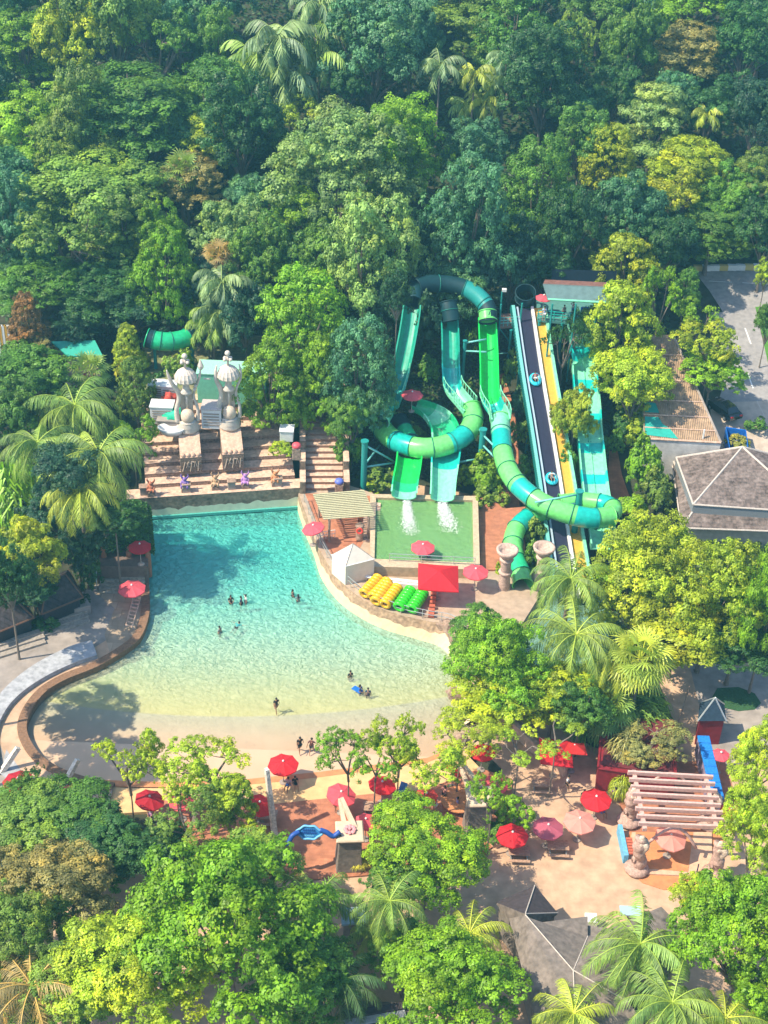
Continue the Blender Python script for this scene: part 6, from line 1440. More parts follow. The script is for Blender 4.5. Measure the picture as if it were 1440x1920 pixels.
b = MB(); b.tube([onp(x*.97, y*.97, .12) for x, y in pr], .09, 6, closed=True); b.build('raised_border', M_SL, eB2, smooth=True)
rr_ = random.Random(5)
for row, (y0, n_, wd) in enumerate([(.22, 6, .22), (0, 8, .2), (-.24, 5, .2)]):
    b = MB()
    for k in range(n_):
        x = (k-(n_-1)/2)*wd*.74; b.tube([onp(x-.06, y0-.09, .15), onp(x-.02, y0+.09, .15), onp(x+.05, y0-.07, .15)], .028, 5)
        if rr_.random() < .6: b.tube([onp(x-.05, y0, .15), onp(x+.05, y0+.03, .15)], .025, 5)
    b.build('letter_row', M_SBD if row < 2 else M_SL, eB2)
for a in (f1, f2): MB().tube([Vector((a.x, a.y, .2)), a], .12, 8).build('sign_post', M_PYL, eB2)
# round table and seats on the plaza
e = empty('round_table', P(862, 1505, .2), 'big round orange table in front of the flower pylon', 'table'); p = P(860, 1500, .9)
MB().tube([p, p+Vector((0, 0, .12))], 1.5, 28).build('table_top', M_ORANGE, e, bevel=.02); MB().tube([(p.x, p.y, .2), p], .3, 12).build('pedestal', M_GREY, e)
def table(u, v, z, label, col=(.5, .32, .25)):
    p = P(u, v, z); e = empty('picnic_table', p, label, 'table', 'picnic tables'); m = mat('table timber', (.42, .26, .18), .8, .3, 2)
    for k in range(5): MB().box(p+Vector((0, (k-2)*.17, .74)), (1.7, .15, .05)).build('board', m, e)
    for y in (-.75, .75): MB().box(p+Vector((0, y, .45)), (1.7, .25, .05)).build('bench_seat', m, e)
    for x in (-.65, .65): MB().box(p+Vector((x, 0, .42)), (.08, 1.5, .06)).build('cross_bar', M_METAL, e); MB().box(p+Vector((x, 0, .37)), (.07, .5, .74)).build('leg', M_METAL, e)
for u, v, l in [(500, 1540, 'timber picnic table under the tilted bright red parasol'), (735, 1510, 'timber picnic table beside the thin tree trunks'), (700, 1525, 'timber picnic table next to the half hidden pink parasol'), (1015, 1480, 'timber picnic table in tree shade on the lower plaza'),
                (972, 1608, 'timber picnic table below the deep red parasol'), (1045, 1598, 'timber picnic table below the mauve parasol'), (310, 1545, 'timber picnic table among the lower left trunks'), (330, 1600, 'timber picnic table in deep shade at the lower left')]: table(u, v, .22 if u < 900 else .05, l)
def lounger(u, v, z, rz, label, col=(.05, .12, .35)):
    p = P(u, v, z); e = empty('deck_chair', p, label, 'chair', None, rz=rz); m = mat('chair cloth '+str(col[0]), col, .8)
    MB().box((0, 0, .35), (.6, 1.3, .06)).build('seat', m, e, local=True); MB().box((0, .85, .62), (.6, .7, .06), rx=.9).build('backrest', m, e, local=True)
    for x in (-.25, .25):
        for y in (-.5, .5): MB().tube([(x, y, 0), (x, y, .35)], .03, 5).build('leg', M_METAL, e, local=True)
lounger(727, 1492, .22, .5, 'dark blue deck chair under the parasol between two trunks'); lounger(748, 1497, .22, -.4, 'dark blue deck chair right of the other under the thin trees')
# ================================================================= RIGHT: PINK PERGOLA, RED HOUSE, BLUE WALL, ROOFS
M_PKB = mat('pink painted timber', (.58, .37, .33), .8, .2, 1.5, .2); zp = 3.9
flat('pergola_floor', M_ORANGE, [(1170, 1600), (1185, 1635), (1205, 1655), (1245, 1668), (1300, 1665), (1345, 1645), (1360, 1560), (1180, 1560)], .12, .1)
flat('pergola_step', mat('peach stone edging', (.60, .38, .26), .85, .15, 1), [(1176, 1610), (1182, 1628), (1210, 1638), (1335, 1644), (1335, 1560), (1185, 1560)], .26, .15)
flat('pergola_inner_floor', M_ORANGE, [(1192, 1608), (1215, 1628), (1290, 1634), (1300, 1560), (1192, 1560)], .30, .05)
flat('pergola_court', M_TERRA, [(1130, 1420), (1180, 1560), (1400, 1560), (1360, 1430)], .075, .03)
eQ = empty('pink_pergola', P(1265, 1560, .2), 'pink slatted pergola carried by twisted stone figures at the lower right', 'pergola')
for k in range(8):
    t = k/7; a = P(1176, 1453, zp).lerp(P(1196, 1549, zp), t); c = P(1336, 1462, zp).lerp(P(1362, 1556, zp), t)
    MB().box((a+c)/2+Vector((0, 0, .28)), ((c-a).length, .2, .4), math.atan2((c-a).y, (c-a).x)).build('cross_beam', M_PKB, eQ, bevel=.03)
for a, c in (((1188, 1446), (1209, 1556)), ((1322, 1454), (1345, 1562))):
    beam('side_beam', P(*a, zp), P(*c, zp), .32, M_PKB, eQ)
def arc(a, c, h, y=0): return [a.lerp(c, i/14)+Vector((0, y*math.sin(math.pi*i/14), h*math.sin(math.pi*i/14))) for i in range(15)]
MB().tube(arc(P(1218, 1468, 2.6), P(1290, 1470, 2.6), 1.2), .1, 7).build('curved_brace', M_PKB, eQ, smooth=True)
MB().tube(arc(P(1216, 1580, 1.6), P(1305, 1590, 1.6), 2.0), .13, 7).build('curved_brace', M_PKB, eQ, smooth=True)
def twist(p, h, label_m, e, s=1.0, nm='carved_support'):
    m = mat('rosy carved stone', (.46, .30, .25), .85, .35, 2, .7, 5); b = MB(); n = 22; pts = []; rr = []
    for i in range(n+1):
        f = i/n; pts.append(p+Vector((.18*math.sin(f*6), .18*math.cos(f*5), f*h))); rr.append(s*(.50-.10*f+.22*mnoise.noise(Vector((f*9, p.x, p.y)))))
    b.tube(pts, rr, 12); o = b.build(nm, m, e, smooth=True); b = MB()
    for i in range(6): b.blob(p+Vector((.3*math.cos(i*2.2-1), .3*math.sin(i*2.2-1), h*(.12+.12*i))), (.22*s, .22*s, .3*s), i, .6, 2)
    b.build('carved_face', m, e, smooth=True); MB().blob(p+Vector((.1, -.1, h*.82)), (.5*s, .42*s, .85*s), 9, .35, 3).build('shell_top', mat('cream shell', (.60, .47, .38), .8, .3, 2, .5), e, smooth=True); MB().lathe([(.95*s, 0), (1.0*s, .2), (.7*s, .45)], tuple(p), 14).build('foot', m, e, smooth=True)
for u, v, h in ((1193, 1630, 3.5), (1178, 1540, 3.5), (1338, 1640, 3.5), (1328, 1545, 3.5)): twist(P(u, v, .2), h, '', eQ)
e = empty('blue_ramp_wall', P(1160, 1600, .1), 'narrow light blue wall with red brick cap left of the pink pergola', 'wall')
a, c = P(1160, 1560, .1), P(1172, 1618, .1); d = (c-a).normalized(); s = Vector((-d.y, d.x, 0))*.18
MB().prism([xy(a-s), xy(c-s), xy(c+s), xy(a+s)], 0, 1.0).build('wall', mat('sky blue render', (.14, .40, .62), .8, .2, 1.5), e)
for k in range(6): MB().box(a.lerp(c, .5+k*.09)+Vector((.45, 0, 1.0)), (.5, .22, .12)).build('brick', mat('red brick', (.5, .12, .07)), e)
e = empty('black_gate', P(1303, 1650, .1), 'small black railing at the front corner of the pergola floor', 'gate'); a, c = P(1300, 1664, .1), P(1306, 1638, .1)
for k in range(6): q_ = a.lerp(c, k/5); MB().tube([q_, q_+Vector((0, 0, 1.1))], .05, 5).build('bar', M_BLK, e)
MB().tube([a+Vector((0, 0, 1.1)), c+Vector((0, 0, 1.1))], .05, 5).build('top_rail', M_BLK, e)
# red house under plants
M_CRIM = mat('crimson render', (.22, .01, .02), .8, .25, .8, .1)
e = empty('crimson_building', P(1200, 1440, 0), 'low crimson walled building overgrown with climbing plants', 'building')
q = [P(1122, 1440, 2.6), P(1268, 1462, 2.6), P(1262, 1352, 2.6), P(1130, 1345, 2.6)]; MB().prism([xy(p) for p in q], 0, 2.6).build('walls', M_CRIM, e)
q2_ = [sum(q, Vector())/4+(p-sum(q, Vector())/4)*.9 for p in q]; MB().prism([xy(p) for p in q2_], 2.6, 2.75).build('roof', mat('dull red roof', (.14, .02, .025), .9, .3, .8), e)
for i in range(4):
    a, c = q[i], q[(i+1) % 4]; MB().tube([a, c], .12, 6).build('parapet', M_CRIM, e)
e = empty('blue_slanted_wall', P(1330, 1430, 0), 'long bright blue capped wall right of the crimson building', 'wall')
a, c = P(1318, 1382, 2.0), P(1346, 1500, 2.0); d = (c-a).normalized(); s = Vector((-d.y, d.x, 0))*.45
MB().prism([xy(a-s), xy(c-s), xy(c+s), xy(a+s)], 0, 2.0).build('wall', mat('violet wall', (.28, .22, .34), .8, .2, 1), e)  # wall body in a violet base tone
for k in range(8): q_ = a.lerp(c, (k+.5)/8); MB().box(q_+Vector((0, 0, .12)), (1.05, (c-a).length/8-.03, .22), math.atan2(d.y, d.x)-math.pi/2).build('cap_stone', mat('bright blue cap', (.02, .20, .62), .5, .3, 2), e, bevel=.06)
e = empty('pyramid_kiosk', P(1335, 1370, 0), 'small kiosk with glassy pyramid roof and crimson walls on the right', 'kiosk'); q = [P(1308, 1352, 3.0), P(1362, 1352, 3.0), P(1358, 1320, 3.0), P(1312, 1318, 3.0)]; ap = sum(q, Vector())/4+Vector((0, 0, 1.7))
b = MB(); b.add(q+[ap], [(0, 1, 4), (1, 2, 4), (2, 3, 4), (3, 0, 4)]); b.build('pyramid_roof', mat('slate glass', (.03, .05, .08), .25, .3, 1.2), e)
for k in q: MB().tube([k, ap], .07, 5).build('hip_bar', M_METAL, e)
cq_ = sum(q, Vector())/4; MB().prism([xy(cq_+(p-cq_)*.85) for p in q], 0, 3.0).build('walls', M_CRIM, e)
# narrow leaning partition near the crimson building
for a, c, l in [((1268, 1370), (1290, 1300), 'thin brown rope rail beside the path right of the crimson building')]:
    railing('rope_rail', l, dense([P(*a, .05), P(*c, .05)], 2), .9, 2.5, M_STONE)
# bottom roofs
M_SLATE = mat('dusty grey roof', (.15, .125, .11), .9, .35, .8, .3, col2=(.23, .185, .16)); M_SLD = mat('dark brown roof', (.06, .045, .05), .9, .3, 1, .4)
def roofpoly(name, pts, label, walls, m=M_SLATE, faces=None, ridges=(), mats=None):
    e = empty(name, Vector((pts[0][0], pts[0][1], 0)), label, 'building'); 
    for k, f in enumerate(faces): MB().add([pts[i] for i in f]+[pts[i]-Vector((0, 0, .12)) for i in f], [tuple(range(len(f))), tuple(range(len(f), 2*len(f)))[::-1]]).build('roof_slope', mats[k] if mats else m, e)
    for i, j in ridges: MB().tube([pts[i]+Vector((0, 0, .04)), pts[j]+Vector((0, 0, .02))], .045, 6).build('ridge_tile', M_RIDGE, e)
    cq_ = sum([pts[i] for i in walls], Vector())/len(walls); MB().prism([xy(cq_+(pts[i]-cq_)*.9) for i in walls], 0, min(pts[i].z for i in walls)-.15).build('walls', M_PYL, e)
pts = [P(930, 1692, 3.4), P(1003, 1660, 3.4), P(1046, 1712, 3.4), P(985, 1760, 3.4), P(985, 1714, 5.4)]
roofpoly('small_gable_house', pts, 'dark brown pointed roof at the upper left of the lower roofs', (0, 1, 2, 3), faces=[(0, 1, 4), (1, 2, 4), (2, 3, 4), (3, 0, 4)], ridges=[(4, 1), (4, 2)], mats=[M_SLD, M_SLD, M_SLATE, M_SLATE])
pts = [P(955, 1722, 4.2), P(985, 1716, 5.6), P(1010, 1730, 4.6), P(1102, 1718, 4.0), P(1102, 1756, 4.0), P(1240, 1700, 4.0), P(1280, 1740, 4.0), P(1180, 1880, 5.4), P(1075, 1820, 5.6), P(1078, 1900, 5.4), P(1000, 1895, 3.8), P(1075, 1990, 4), P(1250, 1980, 4)]
roofpoly('hipped_roof_building', pts, 'large dusty grey cross hipped roof at the bottom right', (0, 3, 6, 12, 11, 10), faces=[(0, 1, 8, 9, 10), (1, 2, 3, 4, 8), (4, 5, 6, 7, 8), (8, 7, 12, 9), (10, 9, 12, 11)], ridges=[(1, 8), (8, 9), (4, 8), (8, 7)], mats=[M_SLATE, M_SLATE, M_SLATE, M_SLATE, M_SLATE])
e = empty('grey_box_unit', P(1107, 1730, .1), 'small pale box at the roof corner on the sandy plaza', 'box'); MB().box(P(1107, 1730, .6), (.9, .9, 1.2)).build('body', M_WHITE, e, bevel=.03)
e = empty('blue_panel_stand', P(1182, 1708, .1), 'pale blue flat panel lying beside the lower palms on the plaza', 'panel'); MB().box(P(1182, 1708, 1.0), (1.6, .9, .1)).build('panel', mat('pale blue panel', (.35, .5, .6), .5), e); MB().box(P(1182, 1708, .5), (.2, .2, 1.0)).build('post', M_METAL, e)
e = empty('tiled_low_roof', P(680, 1900, 0), 'dark ribbed roof with pale bands under palms at the bottom edge', 'building'); b = MB()
for k in range(6): a, c = P(640, 1905+k*16, 3-.1*k), P(760, 1885+k*16, 3-.1*k); MB().box((a+c)/2, ((c-a).length, .55, .18), math.atan2((c-a).y, (c-a).x)).build('roof_rib', [M_SLD, M_PALEST][k % 2], e)
MB().box(P(700, 1940, 1.4), (5, 3.5, 2.6)).build('walls', M_PYL, e)
e = empty('blue_roof_hut', P(660, 1730, 0), 'faint pale blue roof sheet beneath the lower palms', 'hut'); q = [P(640, 1735, 2.8), P(690, 1728, 2.8), P(686, 1700, 2.8), P(640, 1702, 2.8)]; MB().prism([xy(p) for p in q], 2.65, 2.8).build('roof', mat('pale blue roof', (.35, .45, .55), .6, .2, 1), e); MB().prism([xy(sum(q, Vector())/4+(p-sum(q, Vector())/4)*.8) for p in q], 0, 2.65).build('walls', M_PYL, e)
e = empty('light_blue_bin', P(147, 1765, 0), 'small light blue tank showing among the lower left trees', 'tank'); MB().lathe([(.8, 0), (.85, .8), (.6, 1.2)], tuple(P(147, 1775, .2)), 14).build('tank', mat('light blue tank', (.20, .55, .7), .5), e, smooth=True)
# walls of the planter under the right thin trees, white leaning screens
for u0, v0, u1, v1, z, w_, l in [(898, 1545, 928, 1590, .9, .5, 'rough stone planter wall below the flower pylon'), (928, 1590, 1015, 1548, .6, .3, 'low concrete planter edge running up to the right'), (930, 1342, 1008, 1418, 1.3, .5, 'cream masonry wall between the beach and the lower plaza'), (1008, 1418, 1060, 1455, 1.0, .5, 'low wall continuing under the red canopies')]:
    a, c = P(u0, v0, 0), P(u1, v1, 0); d = (c-a).normalized(); s = Vector((-d.y, d.x, 0))*w_/2; tag(MB().prism([xy(a-s), xy(c-s), xy(c+s), xy(a+s)], 0, z).build('low_wall', M_STEP, bevel=.08), l, 'wall')
# rocks at the end of the tube deck
for i, (u, v, s_) in enumerate([(838, 1172, 1.1), (850, 1182, .9), (862, 1198, 1.1), (852, 1300, .8), (845, 1165, .7), (868, 1340, .8), (862, 1385, .7), (872, 1240, 1.0)]):
    p = P(u, v, 1.4 if v < 1250 else .4); tag(MB().blob(p, (s_, s_*.8, s_*.8), i*3, .3, 2).build('boulder', M_STONE), ['brown boulder beside the end of the deck railing', 'small boulder leaning on the wall end below the tube deck', 'pinkish boulder at the corner of the pool bank', 'boulder at the right pool edge beside the pale beach line', 'rounded boulder on the deck corner', 'boulder at the right water edge under the trees', 'lowest boulder of the right water edge', 'large boulder between wall end and trees'][i], 'boulder', 'boulders at the right pool bank')
# yellow bromeliad pot
e = empty('potted_bromeliad', P(672, 1622, .2), 'bright yellow green bromeliad in front of the grey gate pylon', 'potted plant'); MB().lathe([(.35, 0), (.5, .4)], tuple(P(672, 1622, .2)), 12).build('pot', M_STONE, e); c = bpy.data.objects.new('leaves', ME_STRAP); C.objects.link(c); c.parent = e; c.location = (0, 0, .3); c.scale = (.9, .9, .7); c.color = (.5, .5, .06, 1)
# beam bodyboard
tag(MB().box(P(670, 1293, .06), (.55, 1.0, .08), .9).build('bodyboard', M_BLU, bevel=.03), 'bright blue bodyboard floating beside a swimmer', 'bodyboard')
b = MB(); p = P(1094, 600, 13); b.box(p+Vector((0, 0, .9)), (.9, .25, 1.5)); tag(b.build('blue_mat', M_BLU, bevel=.1), 'upright bright blue mat on the slide start deck', 'mat')
#==PART5==
# ================================================================= VEGETATION
TF = [  # forest, back to front: u, v, w, h, kind, colour, label
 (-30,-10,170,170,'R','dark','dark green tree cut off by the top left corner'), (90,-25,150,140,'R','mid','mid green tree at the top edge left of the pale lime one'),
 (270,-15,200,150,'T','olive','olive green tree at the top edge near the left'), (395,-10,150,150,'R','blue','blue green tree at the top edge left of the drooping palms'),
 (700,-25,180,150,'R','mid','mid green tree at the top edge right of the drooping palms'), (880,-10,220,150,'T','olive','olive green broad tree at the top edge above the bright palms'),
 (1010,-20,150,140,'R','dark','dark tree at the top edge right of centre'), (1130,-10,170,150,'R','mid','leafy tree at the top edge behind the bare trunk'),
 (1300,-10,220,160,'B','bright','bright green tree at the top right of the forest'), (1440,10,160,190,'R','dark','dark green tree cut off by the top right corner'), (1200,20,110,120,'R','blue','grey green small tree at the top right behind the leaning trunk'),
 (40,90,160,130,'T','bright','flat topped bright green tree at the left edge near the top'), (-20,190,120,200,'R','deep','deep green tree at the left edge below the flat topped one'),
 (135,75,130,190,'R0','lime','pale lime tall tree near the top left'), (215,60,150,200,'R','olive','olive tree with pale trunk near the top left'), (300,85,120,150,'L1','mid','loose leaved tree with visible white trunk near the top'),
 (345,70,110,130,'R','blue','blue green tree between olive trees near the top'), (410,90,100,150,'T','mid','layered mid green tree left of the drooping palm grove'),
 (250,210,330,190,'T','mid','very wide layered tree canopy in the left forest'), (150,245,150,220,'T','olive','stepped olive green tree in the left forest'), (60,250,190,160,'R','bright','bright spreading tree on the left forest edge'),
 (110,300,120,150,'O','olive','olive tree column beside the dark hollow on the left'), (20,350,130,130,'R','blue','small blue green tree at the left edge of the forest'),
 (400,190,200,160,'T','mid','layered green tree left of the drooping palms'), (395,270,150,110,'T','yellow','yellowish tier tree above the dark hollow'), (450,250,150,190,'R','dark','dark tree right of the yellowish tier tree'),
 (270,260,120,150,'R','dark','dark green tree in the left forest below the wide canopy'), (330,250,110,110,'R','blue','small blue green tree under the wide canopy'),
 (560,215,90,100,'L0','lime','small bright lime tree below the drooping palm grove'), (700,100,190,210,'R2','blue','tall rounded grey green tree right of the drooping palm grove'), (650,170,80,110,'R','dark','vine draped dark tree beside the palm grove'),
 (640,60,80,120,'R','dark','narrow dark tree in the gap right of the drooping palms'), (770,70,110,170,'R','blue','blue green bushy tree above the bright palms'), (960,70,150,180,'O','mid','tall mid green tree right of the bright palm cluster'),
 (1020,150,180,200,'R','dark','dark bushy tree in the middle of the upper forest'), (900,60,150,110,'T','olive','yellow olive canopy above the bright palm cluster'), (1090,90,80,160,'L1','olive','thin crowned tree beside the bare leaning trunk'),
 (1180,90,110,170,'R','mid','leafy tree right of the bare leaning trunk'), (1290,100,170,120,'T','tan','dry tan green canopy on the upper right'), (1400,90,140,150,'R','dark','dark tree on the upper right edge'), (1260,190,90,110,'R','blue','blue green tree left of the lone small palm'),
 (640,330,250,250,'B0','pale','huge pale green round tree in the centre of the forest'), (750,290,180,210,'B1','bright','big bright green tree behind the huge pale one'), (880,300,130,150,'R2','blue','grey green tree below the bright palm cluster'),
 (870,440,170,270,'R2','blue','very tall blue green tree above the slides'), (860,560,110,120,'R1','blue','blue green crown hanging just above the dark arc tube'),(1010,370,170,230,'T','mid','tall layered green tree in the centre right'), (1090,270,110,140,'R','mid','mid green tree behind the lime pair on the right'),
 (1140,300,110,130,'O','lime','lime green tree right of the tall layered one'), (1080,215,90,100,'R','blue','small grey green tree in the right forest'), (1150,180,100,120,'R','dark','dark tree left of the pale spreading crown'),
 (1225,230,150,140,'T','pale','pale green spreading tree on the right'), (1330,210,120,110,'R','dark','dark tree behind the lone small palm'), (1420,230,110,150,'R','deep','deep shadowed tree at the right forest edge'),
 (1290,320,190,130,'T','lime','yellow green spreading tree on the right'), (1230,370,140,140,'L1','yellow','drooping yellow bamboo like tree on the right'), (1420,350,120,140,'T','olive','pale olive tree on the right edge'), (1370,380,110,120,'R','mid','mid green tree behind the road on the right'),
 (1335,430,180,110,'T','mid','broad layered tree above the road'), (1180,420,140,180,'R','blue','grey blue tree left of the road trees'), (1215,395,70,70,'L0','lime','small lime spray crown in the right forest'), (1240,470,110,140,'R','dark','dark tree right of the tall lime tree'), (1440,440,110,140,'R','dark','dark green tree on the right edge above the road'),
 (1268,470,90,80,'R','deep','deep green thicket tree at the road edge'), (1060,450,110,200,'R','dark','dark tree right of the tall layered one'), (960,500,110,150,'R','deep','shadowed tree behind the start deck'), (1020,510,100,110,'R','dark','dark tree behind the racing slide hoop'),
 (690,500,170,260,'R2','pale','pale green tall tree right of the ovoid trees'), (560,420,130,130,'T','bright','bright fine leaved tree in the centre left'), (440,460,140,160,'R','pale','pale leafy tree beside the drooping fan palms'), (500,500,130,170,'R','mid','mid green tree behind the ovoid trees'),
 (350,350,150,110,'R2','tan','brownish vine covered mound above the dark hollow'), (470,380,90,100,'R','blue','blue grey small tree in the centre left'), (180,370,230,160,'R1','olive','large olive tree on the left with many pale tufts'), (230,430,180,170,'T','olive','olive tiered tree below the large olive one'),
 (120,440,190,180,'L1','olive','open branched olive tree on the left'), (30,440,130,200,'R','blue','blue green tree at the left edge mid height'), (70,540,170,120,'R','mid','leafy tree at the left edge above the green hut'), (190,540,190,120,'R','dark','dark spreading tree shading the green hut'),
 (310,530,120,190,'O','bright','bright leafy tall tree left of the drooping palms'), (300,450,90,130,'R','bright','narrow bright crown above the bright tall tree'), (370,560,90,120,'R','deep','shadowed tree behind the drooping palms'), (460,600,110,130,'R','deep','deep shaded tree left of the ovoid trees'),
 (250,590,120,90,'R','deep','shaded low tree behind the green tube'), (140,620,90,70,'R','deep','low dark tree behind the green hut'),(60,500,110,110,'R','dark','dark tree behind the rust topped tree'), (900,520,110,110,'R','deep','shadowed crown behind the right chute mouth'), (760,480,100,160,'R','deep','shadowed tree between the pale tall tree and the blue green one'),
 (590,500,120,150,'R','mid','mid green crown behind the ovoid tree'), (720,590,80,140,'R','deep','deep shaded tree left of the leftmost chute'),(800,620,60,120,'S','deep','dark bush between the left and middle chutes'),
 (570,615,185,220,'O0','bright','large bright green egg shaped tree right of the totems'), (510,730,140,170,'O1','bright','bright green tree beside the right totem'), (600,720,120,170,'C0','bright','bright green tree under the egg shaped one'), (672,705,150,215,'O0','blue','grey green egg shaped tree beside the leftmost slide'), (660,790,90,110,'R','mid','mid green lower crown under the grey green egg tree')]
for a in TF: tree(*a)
TM = [  # park trees on the left and right
 (52,620,105,130,'C0','rust','reddish topped conical tree at the left edge'), (60,660,80,70,'R','tan','orange tan crown below the reddish one'), (60,715,150,120,'R1','mid','dense green tree above the coconut palms at the left'), (240,655,80,90,'C0','lime','yellow green conical tree left of the green tube'),
 (255,735,80,120,'O','olive','rust flecked green tree left of the totems'), (250,820,80,110,'L1','bright','bright shrub tree at the left end of the terrace'), (340,690,50,60,'S','olive','small olive bush behind the left totem'),
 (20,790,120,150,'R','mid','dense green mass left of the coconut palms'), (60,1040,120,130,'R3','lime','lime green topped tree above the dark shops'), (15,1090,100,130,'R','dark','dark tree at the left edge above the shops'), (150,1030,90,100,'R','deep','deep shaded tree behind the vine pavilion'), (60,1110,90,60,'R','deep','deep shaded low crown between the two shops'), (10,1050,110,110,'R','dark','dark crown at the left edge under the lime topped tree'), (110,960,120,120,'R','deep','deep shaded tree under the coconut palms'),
 (1170,510,130,140,'O1','lime','upper crown of the tall lime tree right of the start deck'), (1160,620,140,180,'O1','lime','tall lime tree right of the start deck'), (1240,560,70,130,'L1','bright','bright thin tree beside the tall lime tree'), (1190,730,130,140,'R1','lime','lime tree overhanging the long shed'), (1060,640,70,130,'L1','dark','dark feathery tree right of the racing slide'),
 (1075,790,80,120,'R3','yellow','yellow green tree between racing and wavy slides'), (1310,600,70,90,'L1','bright','bamboo like bright tree left of the road'), (1335,650,118,125,'L1','lime','feathery lime tree left of the road'), (1335,700,110,90,'R','bright','feathery bright tree behind the black car'), (1285,550,60,90,'O','mid','pointed mid green tree beside the road'),
 (1440,610,50,80,'R','mid','tree at the right edge beside the road'), (1436,520,40,60,'R','lime','small lime crown at the right edge by the far road'),
 (1195,1090,215,215,'B1','yellow','large yellow green tree below the pavilion'), (1335,1125,195,220,'B0','lime','large lime tree below the pavilion right of the yellow green one'), (1270,1180,200,110,'R3','yellow','yellow flowering lower crown right of the fan palm'), (1440,1150,120,230,'B0','bright','green tree mass at the right edge below the pavilion'),
 (1380,1200,170,130,'R','dark','dark tree above the grey plaza on the right'),
 (942,1250,175,185,'B0','bright','big green tree at the right end of the pool'), (900,1190,120,90,'R0','mid','upper crown of the tree at the right end of the pool'), (1040,1300,150,130,'R3','lime','yellow green tree below the coconut palms on the right'), (925,1325,165,85,'R1','lime','lime tree above the red canopies'), (1090,1330,110,110,'R','mid','green tree left of the crimson building'),
 (240,1425,115,140,'L1','lime','tall thin open tree at the left end of the beach'), (400,1440,140,120,'L0','lime','open crowned tree on the lower left beach edge'), (330,1460,110,110,'L1','lime','small open crown left of the beach tree pair'), (430,1510,110,110,'R3','lime','dense lime crown left of the tilted parasol'), (350,1540,120,110,'L0','olive','olive open tree among the lower left parasols'),
 (655,1415,95,110,'L0','bright','small open tree with pale trunk right of the beach parasol'), (705,1425,80,90,'L2','bright','thin open tree over the parasol between two trunks'), (750,1395,105,130,'L1','lime','yellow green open tree at the beach edge'), (800,1430,120,110,'L1','lime','lime open tree over the orange paving'), (865,1385,115,95,'L0','lime','loose lime tree over the upper red parasols'), (925,1490,75,100,'L1','bright','leafy tree growing from the stone planter'), (975,1400,90,70,'L2','lime','open lime tree beside the cream wall'), (1045,1380,90,70,'L2','lime','open lime crown above the square red canopies'),
 (800,1605,215,170,'B1','bright','large round fine leaved tree beside the gate pylon'), (740,1660,120,90,'R','mid','green crown below the gate pylon'), (60,1500,130,90,'R','mid','leafy green crown at the lower left edge'), (130,1530,150,110,'R1','mid','leafy green tree beside the lower left edge'), (50,1560,160,110,'R','olive','olive tree at the left edge of the lower park'), (200,1590,140,110,'R','dark','dark tree left of the big bright tree'), (300,1600,120,70,'R','dark','low dark crown under the lower left parasols'),
 (100,1670,230,200,'B1','tan','dull tan green large tree at the lower left edge'), (30,1750,180,180,'R','olive','olive tree at the lower left corner'), (250,1830,280,220,'B0','lime','yellow green big tree at the bottom left'), (120,1860,200,150,'R','olive','olive tree at the bottom left edge'),
 (430,1740,340,340,'B0','bright','huge vivid green tree at the bottom left centre'), (470,1640,200,130,'B1','olive','olive green crown behind the huge vivid tree'), (560,1850,200,170,'R2','mid','dark green lower crown beside the huge vivid tree'),
 (850,1870,260,190,'B0','bright','big green tree at the bottom centre'), (760,1790,130,110,'R','mid','green tree between the lower palms'), (1418,1565,135,165,'B1','lime','lime tree right of the pink pergola'), (1428,1425,112,145,'B1','lime','lime tree at the right edge above the pink pergola'), (1400,1765,235,255,'B0','bright','large green tree at the lower right edge'), (1310,1680,100,90,'R','lime','lime crown at the lower right corner of the pergola'),
 (1430,1880,140,130,'R','bright','green tree at the bottom right corner'), (1215,1395,120,80,'L0','tan','dry tan plant climbing over the crimson building'), (1215,1405,90,60,'L1','tan','olive climbing tree on the crimson building')]
for a in TM:
    u, v = a[0], a[1]; z0 = None
    h = {(1215,1425): 3.0, (1215,1395): 3.5, (15,1090): 9.5, (60,1040): 8.5}.get((u, v))
    if h: a = a[:7]; tree(*a, hc=h); continue
    if a[4].startswith('L') and v > 1350: h = 7.0 if u < 1100 else 3.6
    tree(*a, hc=h)
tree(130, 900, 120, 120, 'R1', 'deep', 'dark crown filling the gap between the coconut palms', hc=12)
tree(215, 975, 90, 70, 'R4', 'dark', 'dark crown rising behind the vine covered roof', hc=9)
tree(-120, 1270, 190, 190, 'R1', 'mid', 'tall tree just outside the left edge shading the beach', hc=13); tree(-110, 1160, 170, 170, 'R4', 'mid', 'tall tree just outside the left edge shading the shops', hc=13)
tree(745, 560, 60, 90, 'R2', 'deep', 'shadowed crown left of the hooded slide top', hc=17)
